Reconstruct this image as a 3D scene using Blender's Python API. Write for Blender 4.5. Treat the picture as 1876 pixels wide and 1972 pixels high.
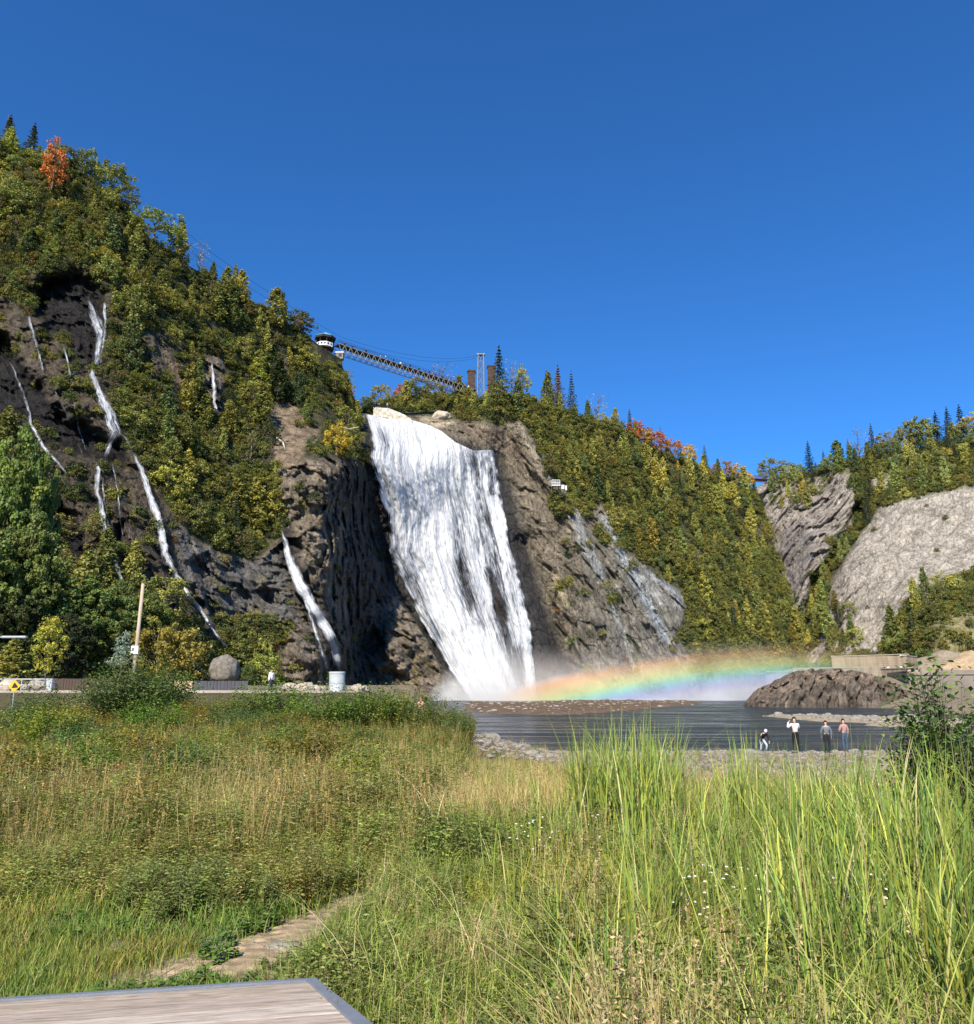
import bpy, bmesh, math, random
import numpy as np
from mathutils import Vector, Matrix
R = math.radians
random.seed(7); rng = np.random.default_rng(7)
for _o in list(bpy.data.objects): bpy.data.objects.remove(_o)
SC = bpy.context.scene
COL = SC.collection

# ------------------------------------------------------------------ camera
EYE = 3.7
TILT = math.atan(332/1500.0)
cam_d = bpy.data.cameras.new('camera'); cam = bpy.data.objects.new('camera', cam_d); COL.objects.link(cam)
cam.location = (0, 0, EYE); cam.rotation_euler = (R(90)+TILT, 0, 0)
cam_d.sensor_fit = 'HORIZONTAL'; cam_d.sensor_width = 36; cam_d.lens = 36*1500/1876
cam_d.clip_start = 0.05; cam_d.clip_end = 20000
SC.camera = cam

# ------------------------------------------------------------------ sky, sun, exposure
SUN_EL, SUN_AZ = 40.0, 15.0      # azimuth: degrees left of straight behind the camera
world = bpy.data.worlds.new('World'); SC.world = world; world.use_nodes = True
wn = world.node_tree; wn.nodes.clear()
sky = wn.nodes.new('ShaderNodeTexSky'); sky.sky_type = 'NISHITA'; sky.sun_disc = False
sky.sun_elevation = R(SUN_EL); sky.altitude = 1200; sky.air_density = 1.0; sky.dust_density = 0.15; sky.ozone_density = 8.0
sdir = Vector((-math.sin(R(SUN_AZ))*math.cos(R(SUN_EL)), -math.cos(R(SUN_AZ))*math.cos(R(SUN_EL)), math.sin(R(SUN_EL))))
sky.sun_rotation = math.atan2(sdir.x, sdir.y)
bg = wn.nodes.new('ShaderNodeBackground'); bg.inputs[1].default_value = 0.088
wo = wn.nodes.new('ShaderNodeOutputWorld')
tnt = wn.nodes.new('ShaderNodeMix'); tnt.data_type = 'RGBA'; tnt.blend_type = 'MULTIPLY'; tnt.inputs[0].default_value = 1.0
tnt.inputs[7].default_value = (0.46, 1.0, 1.36, 1)      # the deep clear blue of a dry autumn sky
wn.links.new(sky.outputs[0], tnt.inputs[6]); wn.links.new(tnt.outputs[2], bg.inputs[0]); wn.links.new(bg.outputs[0], wo.inputs[0])
sl = bpy.data.lights.new('sun', 'SUN'); sl.energy = 5.0; sl.angle = R(0.5); sl.color = (1.0, 0.92, 0.78)
sun = bpy.data.objects.new('sun', sl); COL.objects.link(sun)
sun.rotation_euler = (-sdir).to_track_quat('-Z', 'Y').to_euler()
SC.view_settings.view_transform = 'Standard'; SC.view_settings.look = 'None'
SC.view_settings.exposure = 0.72; SC.view_settings.gamma = 1.0
SC.cycles.max_bounces = 6; SC.cycles.diffuse_bounces = 2; SC.cycles.glossy_bounces = 2
SC.cycles.transparent_max_bounces = 12; SC.cycles.volume_bounces = 0
SC.cycles.use_denoising = True
SC.cycles.volume_step_rate = 1.0

# ------------------------------------------------------------------ helpers: rays, noise, masks
CT, ST = math.cos(TILT), math.sin(TILT)
def pos(px, py, D):
    px = np.asarray(px, float); py = np.asarray(py, float); D = np.asarray(D, float)
    X = (px-938)/1500; Y = (986-py)/1500
    dy = CT - Y*ST; dz = ST + Y*CT
    k = D/dy
    return np.stack([X*k, D+0*k, EYE + dz*k], -1)
def zpos(px, py, z):
    "point at height z seen at px, py"
    Y = (986-py)/1500; dy = CT-Y*ST; dz = ST+Y*CT
    D = (z-EYE)/dz*dy
    return pos(px, py, D)
def proj(p):
    p = np.asarray(p, float); d = p-np.array([0, 0, EYE])
    f = d[..., 1]*CT+d[..., 2]*ST; u = -d[..., 1]*ST+d[..., 2]*CT
    f = np.maximum(f, 1e-6)
    return 938+1500*d[..., 0]/f, 986-1500*u/f
_perm = rng.permutation(256); _perm = np.concatenate([_perm, _perm, _perm])
_grad = rng.normal(size=(256, 3)); _grad /= np.linalg.norm(_grad, axis=1)[:, None]
def noise3(x, y, z):
    xi = np.floor(x).astype(int); yi = np.floor(y).astype(int); zi = np.floor(z).astype(int)
    xf, yf, zf = x-xi, y-yi, z-zi
    xi &= 255; yi &= 255; zi &= 255
    f = lambda t: t*t*t*(t*(t*6-15)+10)
    u, v, w = f(xf), f(yf), f(zf)
    def g(a, b, c):
        h = _perm[_perm[_perm[(xi+a) & 255]+((yi+b) & 255)]+((zi+c) & 255)]
        G = _grad[h]
        return G[..., 0]*(xf-a)+G[..., 1]*(yf-b)+G[..., 2]*(zf-c)
    l = lambda a, b, t: a+(b-a)*t
    return 1.6*l(l(l(g(0,0,0), g(1,0,0), u), l(g(0,1,0), g(1,1,0), u), v),
             l(l(g(0,0,1), g(1,0,1), u), l(g(0,1,1), g(1,1,1), u), v), w)
def fbm(x, y, z, octv=4, ridged=False):
    s = 0; a = 1; t = 0
    for i in range(octv):
        n = noise3(x*2**i+i*17.3, y*2**i+i*5.1, z*2**i+i*9.7)
        if ridged: n = 1-2*np.abs(n)
        s = s+a*n; t += a; a *= 0.5
    return s/t
def facets(x, y, z, seed=0):
    "angular blocks: every cell of a jittered lattice is a tilted plane of its own"
    x, y, z = [np.asarray(a, float) for a in (x, y, z)]; xi, yi, zi = np.floor(x), np.floor(y), np.floor(z)
    best = np.full(x.shape, 1e9); out = np.zeros(x.shape)
    for dx in (-1, 0, 1):
        for dy in (-1, 0, 1):
            for dz in (-1, 0, 1):
                cx, cy, cz = xi+dx, yi+dy, zi+dz
                h = _perm[_perm[_perm[cx.astype(int)+seed & 255]+(cy.astype(int) & 255)]+(cz.astype(int) & 255)]
                g = _grad[h]; ux, uy, uz = x-(cx+.5+.42*g[..., 0]), y-(cy+.5+.42*g[..., 1]), z-(cz+.5+.42*g[..., 2])
                d = ux*ux+uy*uy+uz*uz; m = d < best; g2 = _grad[(h+57) & 255]
                best = np.where(m, d, best); out = np.where(m, g2[..., 0]*.6+.9*(g2[..., 0]*ux+g2[..., 1]*uy+g2[..., 2]*uz), out)
    return out
def smooth(e0, e1, x):
    t = np.clip((x-e0)/(e1-e0), 0, 1); return t*t*(3-2*t)
def inpoly(px, py, poly):
    px = np.asarray(px, float); py = np.asarray(py, float)
    ins = np.zeros(np.broadcast(px, py).shape, bool); n = len(poly)
    for i in range(n):
        x0, y0 = poly[i]; x1, y1 = poly[(i+1) % n]
        if y0 == y1: continue
        c = ((y0 > py) != (y1 > py)) & (px < (x1-x0)*(py-y0)/(y1-y0)+x0)
        ins ^= c
    return ins
def polydist(px, py, poly):
    "signed distance in pixels, positive inside"
    px = np.asarray(px, float); py = np.asarray(py, float)
    d = np.full(np.broadcast(px, py).shape, 1e9); n = len(poly)
    for i in range(n):
        x0, y0 = poly[i]; x1, y1 = poly[(i+1) % n]
        dx, dy = x1-x0, y1-y0; L = dx*dx+dy*dy+1e-9
        t = np.clip(((px-x0)*dx+(py-y0)*dy)/L, 0, 1)
        d = np.minimum(d, np.hypot(px-x0-t*dx, py-y0-t*dy))
    return np.where(inpoly(px, py, poly), d, -d)
def linedist(px, py, pts):
    d = np.full(np.broadcast(px, py).shape, 1e9)
    for (x0, y0), (x1, y1) in zip(pts[:-1], pts[1:]):
        dx, dy = x1-x0, y1-y0; L = dx*dx+dy*dy+1e-9
        t = np.clip(((px-x0)*dx+(py-y0)*dy)/L, 0, 1)
        d = np.minimum(d, np.hypot(px-x0-t*dx, py-y0-t*dy))
    return d
class TPS:
    def __init__(s, pts, smoothing=0.002):
        P = np.array(pts, float); s.P = P[:, :2]/100; v = np.log(P[:, 2]); n = len(P)
        K = s.k(s.P)+smoothing*np.eye(n); A = np.zeros((n+3, n+3)); A[:n, :n] = K
        A[:n, n] = 1; A[:n, n+1:] = s.P; A[n, :n] = 1; A[n+1:, :n] = s.P.T
        s.w = np.linalg.solve(A, np.r_[v, 0, 0, 0])
    def k(s, Q):
        r2 = ((Q[:, None]-s.P[None])**2).sum(-1)+1e-12
        return 0.5*r2*np.log(r2)
    def __call__(s, px, py):
        px, py = np.broadcast_arrays(np.asarray(px, float), np.asarray(py, float))
        sh = px.shape; Q = np.stack([px.ravel(), py.ravel()], -1)/100
        o = np.empty(len(Q))
        for i in range(0, len(Q), 40000):
            q = Q[i:i+40000]; o[i:i+40000] = s.k(q)@s.w[:-3]+s.w[-3]+q@s.w[-2:]
        return np.exp(o).reshape(sh)

# ------------------------------------------------------------------ helpers: objects
def tag(o, label=None, cat=None, group=None, kind=None):
    if label: o['label'] = label
    if cat: o['category'] = cat
    if group: o['group'] = group
    if kind: o['kind'] = kind
    return o
def empty(name, loc, label=None, cat=None, group=None, rz=0):
    o = bpy.data.objects.new(name, None); COL.objects.link(o); o.location = tuple(float(c) for c in loc); o.rotation_euler.z = rz
    o.empty_display_size = 0.3
    return tag(o, label, cat, group)
def npmesh(name, V, F, mat=None, attrs=None, smooth_=True):
    "V (n,3), F (m,4) quads or (m,3) tris; attrs: dict name -> (n,) float or (n,3) colour"
    me = bpy.data.meshes.new(name); V = np.asarray(V, np.float32); F = np.asarray(F, np.int32)
    me.vertices.add(len(V)); me.vertices.foreach_set('co', V.ravel())
    k = F.shape[1]; me.loops.add(F.size); me.loops.foreach_set('vertex_index', F.ravel())
    me.polygons.add(len(F)); me.polygons.foreach_set('loop_start', np.arange(0, F.size, k, dtype=np.int32))
    me.polygons.foreach_set('loop_total', np.full(len(F), k, np.int32))
    me.polygons.foreach_set('use_smooth', np.full(len(F), smooth_, bool))
    for n, a in (attrs or {}).items():
        a = np.asarray(a, np.float32)
        if a.ndim == 1:
            at = me.attributes.new(n, 'FLOAT', 'POINT'); at.data.foreach_set('value', a)
        elif a.shape[1] == 2:
            at = me.attributes.new(n, 'FLOAT_VECTOR', 'POINT'); at.data.foreach_set('vector', np.c_[a, np.zeros(len(a))].astype(np.float32).ravel())
        else:
            at = me.attributes.new(n, 'FLOAT_COLOR', 'POINT'); at.data.foreach_set('color', np.c_[a, np.ones(len(a))].astype(np.float32).ravel())
    me.update(calc_edges=True); me.validate()
    if mat: me.materials.append(mat)
    return me
def link(name, me, parent=None, loc=None):
    o = bpy.data.objects.new(name, me); COL.objects.link(o)
    if parent: o.parent = parent
    if loc is not None: o.location = tuple(float(c) for c in loc)
    return o
def gridfaces(nr, nc):
    i = np.arange(nr*nc).reshape(nr, nc)
    return np.stack([i[:-1, :-1], i[:-1, 1:], i[1:, 1:], i[1:, :-1]], -1).reshape(-1, 4)
class MB:
    "collects boxes, bars and tubes; build() links them as one mesh object"
    def __init__(s): s.bm = bmesh.new()
    def box(s, c, size, rz=0, M=None, bev=0):
        m = Matrix.Translation(Vector([float(q) for q in c])) @ Matrix.Rotation(rz, 4, 'Z') @ Matrix.Diagonal((*[float(q) for q in size], 1))
        if M is not None: m = M @ m
        g = bmesh.ops.create_cube(s.bm, size=1, matrix=m)
        if bev:
            es = list({e for v in g['verts'] for e in v.link_edges}); bmesh.ops.bevel(s.bm, geom=es, offset=bev, segments=2, affect='EDGES')
        return s
    def tube(s, a, b, r, r2=None, n=8):
        a, b = Vector([float(q) for q in a]), Vector([float(q) for q in b]); d = b-a
        if d.length < 1e-6: return s
        m = Matrix.Translation((a+b)/2) @ d.to_track_quat('Z', 'Y').to_matrix().to_4x4()
        bmesh.ops.create_cone(s.bm, cap_ends=True, segments=n, radius1=r, radius2=r if r2 is None else r2, depth=d.length, matrix=m)
        return s
    def path(s, pts, rs, n=7):
        for i in range(len(pts)-1): s.tube(pts[i], pts[i+1], rs[i], rs[i+1], n)
        return s
    def prism(s, poly, z0, z1):
        lo = [s.bm.verts.new((x, y, z0)) for x, y in poly]; hi = [s.bm.verts.new((x, y, z1)) for x, y in poly]
        s.bm.faces.new(lo[::-1]); s.bm.faces.new(hi); n = len(poly)
        for i in range(n): s.bm.faces.new((lo[i], lo[(i+1) % n], hi[(i+1) % n], hi[i]))
        return s
    def lathe(s, prof, c=(0, 0, 0), n=16):
        rings = []
        for r, z in prof: rings.append([s.bm.verts.new((c[0]+r*math.cos(6.2832*k/n), c[1]+r*math.sin(6.2832*k/n), c[2]+z)) for k in range(n)])
        for a, b in zip(rings[:-1], rings[1:]):
            for k in range(n): s.bm.faces.new((a[k], a[(k+1) % n], b[(k+1) % n], b[k]))
        s.bm.faces.new(rings[0][::-1]); s.bm.faces.new(rings[-1])
        return s
    def build(s, name, mat, parent=None, loc=None, shade=False):
        me = bpy.data.meshes.new(name); bmesh.ops.recalc_face_normals(s.bm, faces=s.bm.faces); s.bm.to_mesh(me); s.bm.free()
        me.materials.append(mat)
        if shade: me.shade_smooth()
        return link(name, me, parent, loc)
def children(o): return [c for c in bpy.data.objects if c.parent is o]
def copy_tree(o, parent=None):
    c = o.copy(); COL.objects.link(c); c.parent = parent
    for ch in children(o): copy_tree(ch, c)
    return c

# ------------------------------------------------------------------ materials
MATS = {}
def newmat(name):
    m = bpy.data.materials.new(name); m.use_nodes = True; nt = m.node_tree; nt.nodes.clear()
    out = nt.nodes.new('ShaderNodeOutputMaterial'); MATS[name] = m
    return m, nt, out
def N(nt, t, **kw):
    n = nt.nodes.new(t)
    for k, v in kw.items():
        if k.startswith('i_'):
            key = k[2:]; key = int(key) if key.isdigit() else key
            n.inputs[key].default_value = v
        else: setattr(n, k, v)
    return n
def texco(nt, scale=(1, 1, 1), rot=(0, 0, 0), src='Object'):
    t = N(nt, 'ShaderNodeTexCoord'); mp = N(nt, 'ShaderNodeMapping'); nt.links.new(t.outputs[src], mp.inputs[0])
    mp.inputs['Scale'].default_value = scale; mp.inputs['Rotation'].default_value = rot
    return mp.outputs[0]
def noise_n(nt, vec, scale, detail=5, rough=0.6, dist=0):
    n = N(nt, 'ShaderNodeTexNoise'); n.inputs['Scale'].default_value = scale; n.inputs['Detail'].default_value = detail
    n.inputs['Roughness'].default_value = rough; n.inputs['Distortion'].default_value = dist
    if vec is not None: nt.links.new(vec, n.inputs['Vector'])
    return n.outputs[0]
def ramp(nt, fac, stops):
    r = N(nt, 'ShaderNodeValToRGB'); els = r.color_ramp.elements
    while len(els) < len(stops): els.new(0.5)
    for e, (p, c) in zip(els, stops):
        e.position = p; e.color = (*c, 1) if isinstance(c, tuple) else (c, c, c, 1)
    nt.links.new(fac, r.inputs[0]); return r.outputs[0]
def math_n(nt, op, a, b=None, c=None, clamp=False):
    m = N(nt, 'ShaderNodeMath', operation=op, use_clamp=clamp)
    for i, v in enumerate((a, b, c)):
        if v is None: continue
        if isinstance(v, (int, float)): m.inputs[i].default_value = v
        else: nt.links.new(v, m.inputs[i])
    return m.outputs[0]
def mixc(nt, a, b, fac, mode='MIX'):
    m = N(nt, 'ShaderNodeMix', data_type='RGBA', blend_type=mode)
    for s, v in ((m.inputs[0], fac), (m.inputs[6], a), (m.inputs[7], b)):
        if isinstance(v, (int, float)): s.default_value = v
        elif isinstance(v, tuple): s.default_value = (*v, 1)
        else: nt.links.new(v, s)
    return m.outputs[2]
def bump(nt, h, strength, dist, normal=None):
    b = N(nt, 'ShaderNodeBump'); b.inputs['Strength'].default_value = strength; b.inputs['Distance'].default_value = dist
    nt.links.new(h, b.inputs['Height'])
    if normal is not None: nt.links.new(normal, b.inputs['Normal'])
    return b.outputs[0]
def attr(nt, name, typ='GEOMETRY'):
    a = N(nt, 'ShaderNodeAttribute', attribute_name=name, attribute_type=typ); return a
def principled(nt, out, color, rough=0.8, spec=0.3, metal=0.0, normal=None):
    p = N(nt, 'ShaderNodeBsdfPrincipled')
    for k, v in (('Base Color', color), ('Roughness', rough), ('Metallic', metal)):
        if isinstance(v, (int, float)): p.inputs[k].default_value = v
        elif isinstance(v, tuple): p.inputs[k].default_value = (*v, 1)
        else: nt.links.new(v, p.inputs[k])
    p.inputs['Specular IOR Level'].default_value = spec
    if normal is not None: nt.links.new(normal, p.inputs['Normal'])
    nt.links.new(p.outputs[0], out.inputs[0]); return p
def simple(name, c, rough=0.7, spec=0.3, metal=0.0, var=0.25, scale=3.0, bmp=0.15, stretch=(1, 1, 1)):
    m, nt, out = newmat(name); v = texco(nt, stretch)
    n = noise_n(nt, v, scale, 6, 0.65)
    lo = tuple(x*(1-var) for x in c); hi = tuple(min(1, x*(1+var)) for x in c)
    col = ramp(nt, n, [(0.3, lo), (0.7, hi)])
    n2 = noise_n(nt, v, scale*9, 3, 0.6)
    principled(nt, out, col, rough, spec, metal, bump(nt, n2, bmp, 0.02)); return m
# foliage: per-vertex tint times per-instance colour
def foliage(name, trans=0.3, rough=0.6, spec=0.25):
    m, nt, out = newmat(name)
    a = attr(nt, 'tint'); b = attr(nt, 'icol', 'INSTANCER')
    col = mixc(nt, a.outputs['Color'], b.outputs['Color'], 1.0, 'MULTIPLY')
    p = N(nt, 'ShaderNodeBsdfPrincipled'); nt.links.new(col, p.inputs['Base Color']); p.inputs['Roughness'].default_value = rough; p.inputs['Specular IOR Level'].default_value = spec
    t = N(nt, 'ShaderNodeBsdfTranslucent'); nt.links.new(mixc(nt, col, (1.0, 1.0, 0.45), 1.0, 'MULTIPLY'), t.inputs[0])
    mx = N(nt, 'ShaderNodeMixShader'); mx.inputs[0].default_value = trans
    nt.links.new(p.outputs[0], mx.inputs[1]); nt.links.new(t.outputs[0], mx.inputs[2]); nt.links.new(mx.outputs[0], out.inputs[0])
    return m
M_leaf = foliage('leaf', 0.32); M_blade = foliage('blade', 0.24, 0.5, 0.3)
M_bark = simple('bark', (0.16, 0.13, 0.10), 0.9, 0.1, var=0.4, scale=2, bmp=0.6, stretch=(6, 6, 1))
# rock: colour attribute 'tint' refined by streaks, cracks and bump
def rockmat(name, fine=1.0, streak_rot=(0, 0, 0), streak=(0.25, 0.25, 0.04), wet=False, bs=1.0, vein=0.0):
    m, nt, out = newmat(name); a = attr(nt, 'tint')
    v = texco(nt); vs = texco(nt, streak, streak_rot)
    n1 = noise_n(nt, v, 0.35*fine, 9, 0.68, 0.4); n2 = noise_n(nt, v, 1.6*fine, 6, 0.7); n3 = noise_n(nt, vs, 3.0, 6, 0.65, 0.6)
    c = mixc(nt, a.outputs['Color'], ramp(nt, n1, [(0.28, 0.42), (0.5, 1.0), (0.72, 1.5)]), 1.0, 'MULTIPLY')
    c = mixc(nt, c, ramp(nt, n3, [(0.34, 0.5), (0.5, 1.0), (0.66, 1.45)]), 1.0, 'MULTIPLY')
    vo = N(nt, 'ShaderNodeTexVoronoi', feature='DISTANCE_TO_EDGE'); vo.inputs['Scale'].default_value = 0.35*fine
    nt.links.new(mixc(nt, v, noise_n(nt, v, 0.8, 4), 0.35), vo.inputs['Vector'])
    c = mixc(nt, c, ramp(nt, vo.outputs[0], [(0.0, 0.45), (0.06, 1.0)]), 0.6, 'MULTIPLY')
    c = mixc(nt, c, ramp(nt, n2, [(0.3, 0.7), (0.7, 1.25)]), 0.8, 'MULTIPLY')
    h = math_n(nt, 'ADD', math_n(nt, 'MULTIPLY', n1, 1.2), math_n(nt, 'MULTIPLY', n3, 0.8))
    h = math_n(nt, 'ADD', h, math_n(nt, 'MULTIPLY', ramp(nt, vo.outputs[0], [(0.0, 0.0), (.12, 1.0)]), .35)); b1 = bump(nt, h, 0.95, 1.5*bs); b2 = bump(nt, n2, 1.0, 0.7*bs, b1)
    w = attr(nt, 'wet'); rg = math_n(nt, 'SUBTRACT', 0.92, math_n(nt, 'MULTIPLY', w.outputs['Fac'], 0.45))
    principled(nt, out, c, rg, 0.3, 0, b2); return m
M_rockA = rockmat('rock_left', 1.0, (0, R(-20), 0))
M_rockB = rockmat('rock_right', 1.0, (0, R(-28), 0), (0.5, 0.5, 0.04), bs=.55)
M_rockC = rockmat('rock_far', 0.8, (0, R(30), 0), (0.6, 0.6, 0.04), bs=0.3)
M_concrete = simple('concrete', (0.36, 0.31, 0.25), 0.9, 0.15, var=0.2, scale=0.35, bmp=0.4)
M_concrete_dark = simple('stained_concrete', (0.24, 0.20, 0.16), 0.9, 0.15, var=0.25, scale=0.3, bmp=0.4)
M_asphalt = simple('asphalt', (0.30, 0.27, 0.24), 0.95, 0.1, var=0.2, scale=2)
M_white = simple('white_paint', (0.75, 0.76, 0.74), 0.5, 0.4, var=0.06)
M_steel = simple('galvanised_steel', (0.48, 0.50, 0.50), 0.45, 0.5, 0.4, var=0.15)
M_pale = simple('pale_steel', (0.26, 0.25, 0.21), 0.6, 0.4, var=0.1)
M_black = simple('black_metal', (0.02, 0.02, 0.022), 0.5, 0.4, var=0.2)
M_darkroof = simple('dark_timber', (0.05, 0.04, 0.035), 0.8, 0.2)
M_teal = simple('teal_roof', (0.16, 0.42, 0.50), 0.5, 0.4, var=0.15, scale=1)
M_polewood = simple('pole_wood', (0.42, 0.34, 0.25), 0.85, 0.15, var=0.25, scale=2, bmp=0.5, stretch=(8, 8, .6))
M_glass = simple('window_glass', (0.04, 0.06, 0.08), 0.1, 0.6, var=0.1)
# ================================================================== landforms
def cinterp(t, pts):
    p = np.array(pts, float); return np.interp(t, p[:, 0], p[:, 1])
def aniso(P, ang, sx, sz, sy=None):
    "noise coordinates turned by ang in the x-z plane and stretched"
    c, s = math.cos(ang), math.sin(ang); x, y, z = P[..., 0], P[..., 1], P[..., 2]
    return (x*c+z*s)/sx, y/(sy or sx), (-x*s+z*c)/sz

# ---- A: the wooded cliff on the left
EDGE_A = [(230, -140), (262, -60), (275, 0), (300, 60), (330, 150), (400, 240), (455, 285), (510, 360), (560, 450), (625, 560), (662, 612), (690, 655),
          (740, 675), (790, 690), (830, 698), (900, 712), (985, 735), (1060, 742), (1130, 760), (1180, 790), (1270, 842), (1352, 908)]
tpsA = TPS([(-400,1345,60),(0,1345,84),(200,1345,96),(400,1345,116),(560,1345,140),(660,1345,160),(700,1345,190),(780,1345,194),(905,1345,203),
            (-400,230,100),(0,270,116),(150,330,128),(285,455,141),(450,560,168),(610,665,197),(560,760,182),(0,800,97),(0,560,108),(200,800,112),(200,560,122),
            (300,1100,108),(400,800,142),(480,1000,144),(560,1000,152),(640,1050,160),(650,1250,158),(655,900,166),(690,860,200),(710,1000,204),(720,1150,196),(750,1250,192),
            (820,1290,198),(680,760,210),(690,1250,192),(330,1300,106),(480,1200,132),(540,1100,146)])
ROCK_A = [
 [(-350,640),(0,560),(55,620),(75,535),(150,520),(212,575),(208,720),(235,850),(275,890),(330,990),(335,1060),(430,1235),(320,1200),(260,1130),(130,1100),(60,900),(0,800),(-350,900)],
 [(330,1000),(420,1060),(480,1080),(545,1030),(535,900),(600,880),(692,885),(715,960),(742,1080),(790,1190),(910,1350),(545,1350),(535,1260),(565,1200),(480,1190),(400,1200),(340,1080)],
 [(388,690),(432,690),(436,800),(400,805)], [(262,640),(330,640),(340,715),(290,730)]]
SOIL_A = [[(505,790),(560,770),(600,840),(570,900),(530,890)], [(520,700),(550,690),(560,730),(530,750)], [(330,700),(360,700),(350,760),(330,770)], [(590,830),(620,820),(610,870)]]
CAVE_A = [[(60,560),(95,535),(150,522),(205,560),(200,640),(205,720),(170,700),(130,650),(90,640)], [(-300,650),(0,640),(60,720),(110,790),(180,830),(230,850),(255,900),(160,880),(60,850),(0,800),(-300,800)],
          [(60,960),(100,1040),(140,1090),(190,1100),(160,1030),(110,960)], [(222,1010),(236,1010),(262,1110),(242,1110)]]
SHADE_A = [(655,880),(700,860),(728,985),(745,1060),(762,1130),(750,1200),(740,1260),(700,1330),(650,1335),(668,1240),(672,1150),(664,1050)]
def rockmask(px, py, polys, soft=8, jit=None):
    m = np.zeros(np.shape(px))
    for p in polys:
        x = np.array(p); b = (px > x[:, 0].min()-30) & (px < x[:, 0].max()+30) & (py > x[:, 1].min()-30) & (py < x[:, 1].max()+30)
        if b.any(): m[b] = np.maximum(m[b], smooth(-soft, soft, polydist(px[b], py[b], p)))
    return m
def warp(px, py, a=9, s=0.025):
    return px+a*noise3(px*s, py*s, 0*px+3.3)+a*.5*noise3(px*s*3, py*s*3, 0*px+7.7), py+a*noise3(px*s, py*s, 0*px+11.3)+a*.5*noise3(px*s*3, py*s*3, 0*px+1.7)
def depthA(px, py):
    px, py = np.broadcast_arrays(np.asarray(px, float), np.asarray(py, float))
    D = tpsA(px, py)*(1+.30*np.clip((620-px)/620, 0, 1.5)); P = pos(px, py, D); wx, wy = warp(px, py)
    rk = rockmask(wx, wy, ROCK_A, 14); ch = smooth(400, 320, px)
    u, v, w = aniso(P, R(28), 5, 22)
    D = D+(1-rk)*2.5*fbm(P[..., 0]/14, P[..., 1]/14, P[..., 2]/14, 3)
    D = D-rk*(3.4-.8*ch)*(fbm(u, v, w, 4, True)-.35)
    u, v, w = aniso(P, R(40), 1.6, 6)
    D = D-rk*0.7*fbm(u, v, w, 3, True)-rk*0.35*fbm(P[..., 0]/.9, P[..., 1]/.9, P[..., 2]/.9, 3)
    st = fbm(P[..., 0]/14, P[..., 1]/14, P[..., 2]/3.2, 3)         # ledges
    D = D+rk*(1-.8*ch)*.7*smooth(-.12, .12, st)
    u, v, w = aniso(P, R(20), 5, 4); D = D-rk*(1-.7*ch)*2.1*facets(u, v, w); u, v, w = aniso(P, R(-15), 1.9, 1.5); D = D-rk*(1-.5*ch)*.65*facets(u, v, w, 9)
    D = D+5.5*rockmask(wx, wy, CAVE_A[:2], 14)+3*rockmask(wx, wy, CAVE_A[2:], 8)
    return D
def edgeA(py): return cinterp(py, EDGE_A)+3*noise3(py*.05, py*0+.5, py*0)
nr, nc = 460, 400
pyA = np.linspace(230, 1352, nr)[:, None]*np.ones((1, nc))
sA = np.linspace(0, 1, nc)[None, :]**0.9
eA = edgeA(pyA[:, 0])[:, None]
pxA = -330+(eA+330)*sA
DA = depthA(pxA, pyA)
PA = pos(pxA, pyA, DA)
def extend(P, side, steps, turn=0.0, dz=0.0):
    e = P[:, -1] if side == 'right' else P[0]
    d = e[:, :2]/np.linalg.norm(e[:, :2], axis=1)[:, None]; c, s = math.cos(turn), math.sin(turn)
    d = np.stack([d[:, 0]*c-d[:, 1]*s, d[:, 0]*s+d[:, 1]*c], -1)
    outs = []
    for k in steps:
        q = e.copy(); q[:, :2] += d*k; q[:, 2] += dz*k+ (0.6*np.sin(e[:, 0]*.7+k)); outs.append(q)
    return outs
def colours_A(px, py, P):
    wx, wy = warp(px, py); n = fbm(P[..., 0]/10, P[..., 1]/10, P[..., 2]/10, 4)[..., None]
    def C(c): return np.array(c)*np.ones(px.shape+(1,))
    col = C((.085, .078, .036))*(1+.5*n)
    rk = rockmask(wx, wy, ROCK_A, 8)[..., None]
    rock = C((.24, .195, .145))*(1+.65*n)
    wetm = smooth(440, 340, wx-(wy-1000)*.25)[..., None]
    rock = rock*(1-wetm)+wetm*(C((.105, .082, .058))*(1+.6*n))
    sl = rockmask(wx, wy, [[(330,1000),(420,1060),(480,1080),(545,1060),(570,1200),(480,1190),(400,1200),(340,1080)]], 10)[..., None]
    rock = rock*(1-sl)+sl*C((.17, .16, .15))*(1+.4*n)
    moss = smooth(.12, .45, fbm(P[..., 0]/5, P[..., 1]/5, P[..., 2]/5, 4)+.05)[..., None]*.6
    rock = rock*(1-moss)+moss*C((.19, .155, .055))
    cv = rockmask(wx, wy, CAVE_A, 10)[..., None]; rock = rock*(1-cv)+cv*C((.02, .018, .018))  # near-black hollows: their shade put into the wet rock's colour
    sh = rockmask(wx, wy, [SHADE_A], 8)[..., None]; rock = rock*(1-sh*.75)+sh*.75*C((.045, .042, .042))  # shadow side of the wall painted dark into the rock colour
    # wet bands beside the cascades
    w5 = smooth(34, 8, linedist(wx, wy, [(540,1010),(562,1080),(592,1150),(632,1210),(655,1300)]))[..., None]
    rock = rock*(1-w5)+w5*C((.06, .05, .04))
    col = col*(1-rk)+rk*rock
    so = rockmask(wx, wy, SOIL_A, 8)[..., None]; col = col*(1-so)+so*C((.27, .20, .135))
    lo = smooth(1235, 1260, py)*smooth(640, 600, px)*(1-rk[..., 0]); lo = lo[..., None]
    col = col*(1-lo)+lo*C((.14, .13, .055))*(1+.5*n)
    return np.clip(col, .004, .9), np.clip(wetm[..., 0]*rk[..., 0]*.9+w5[..., 0], 0, 1)
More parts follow.
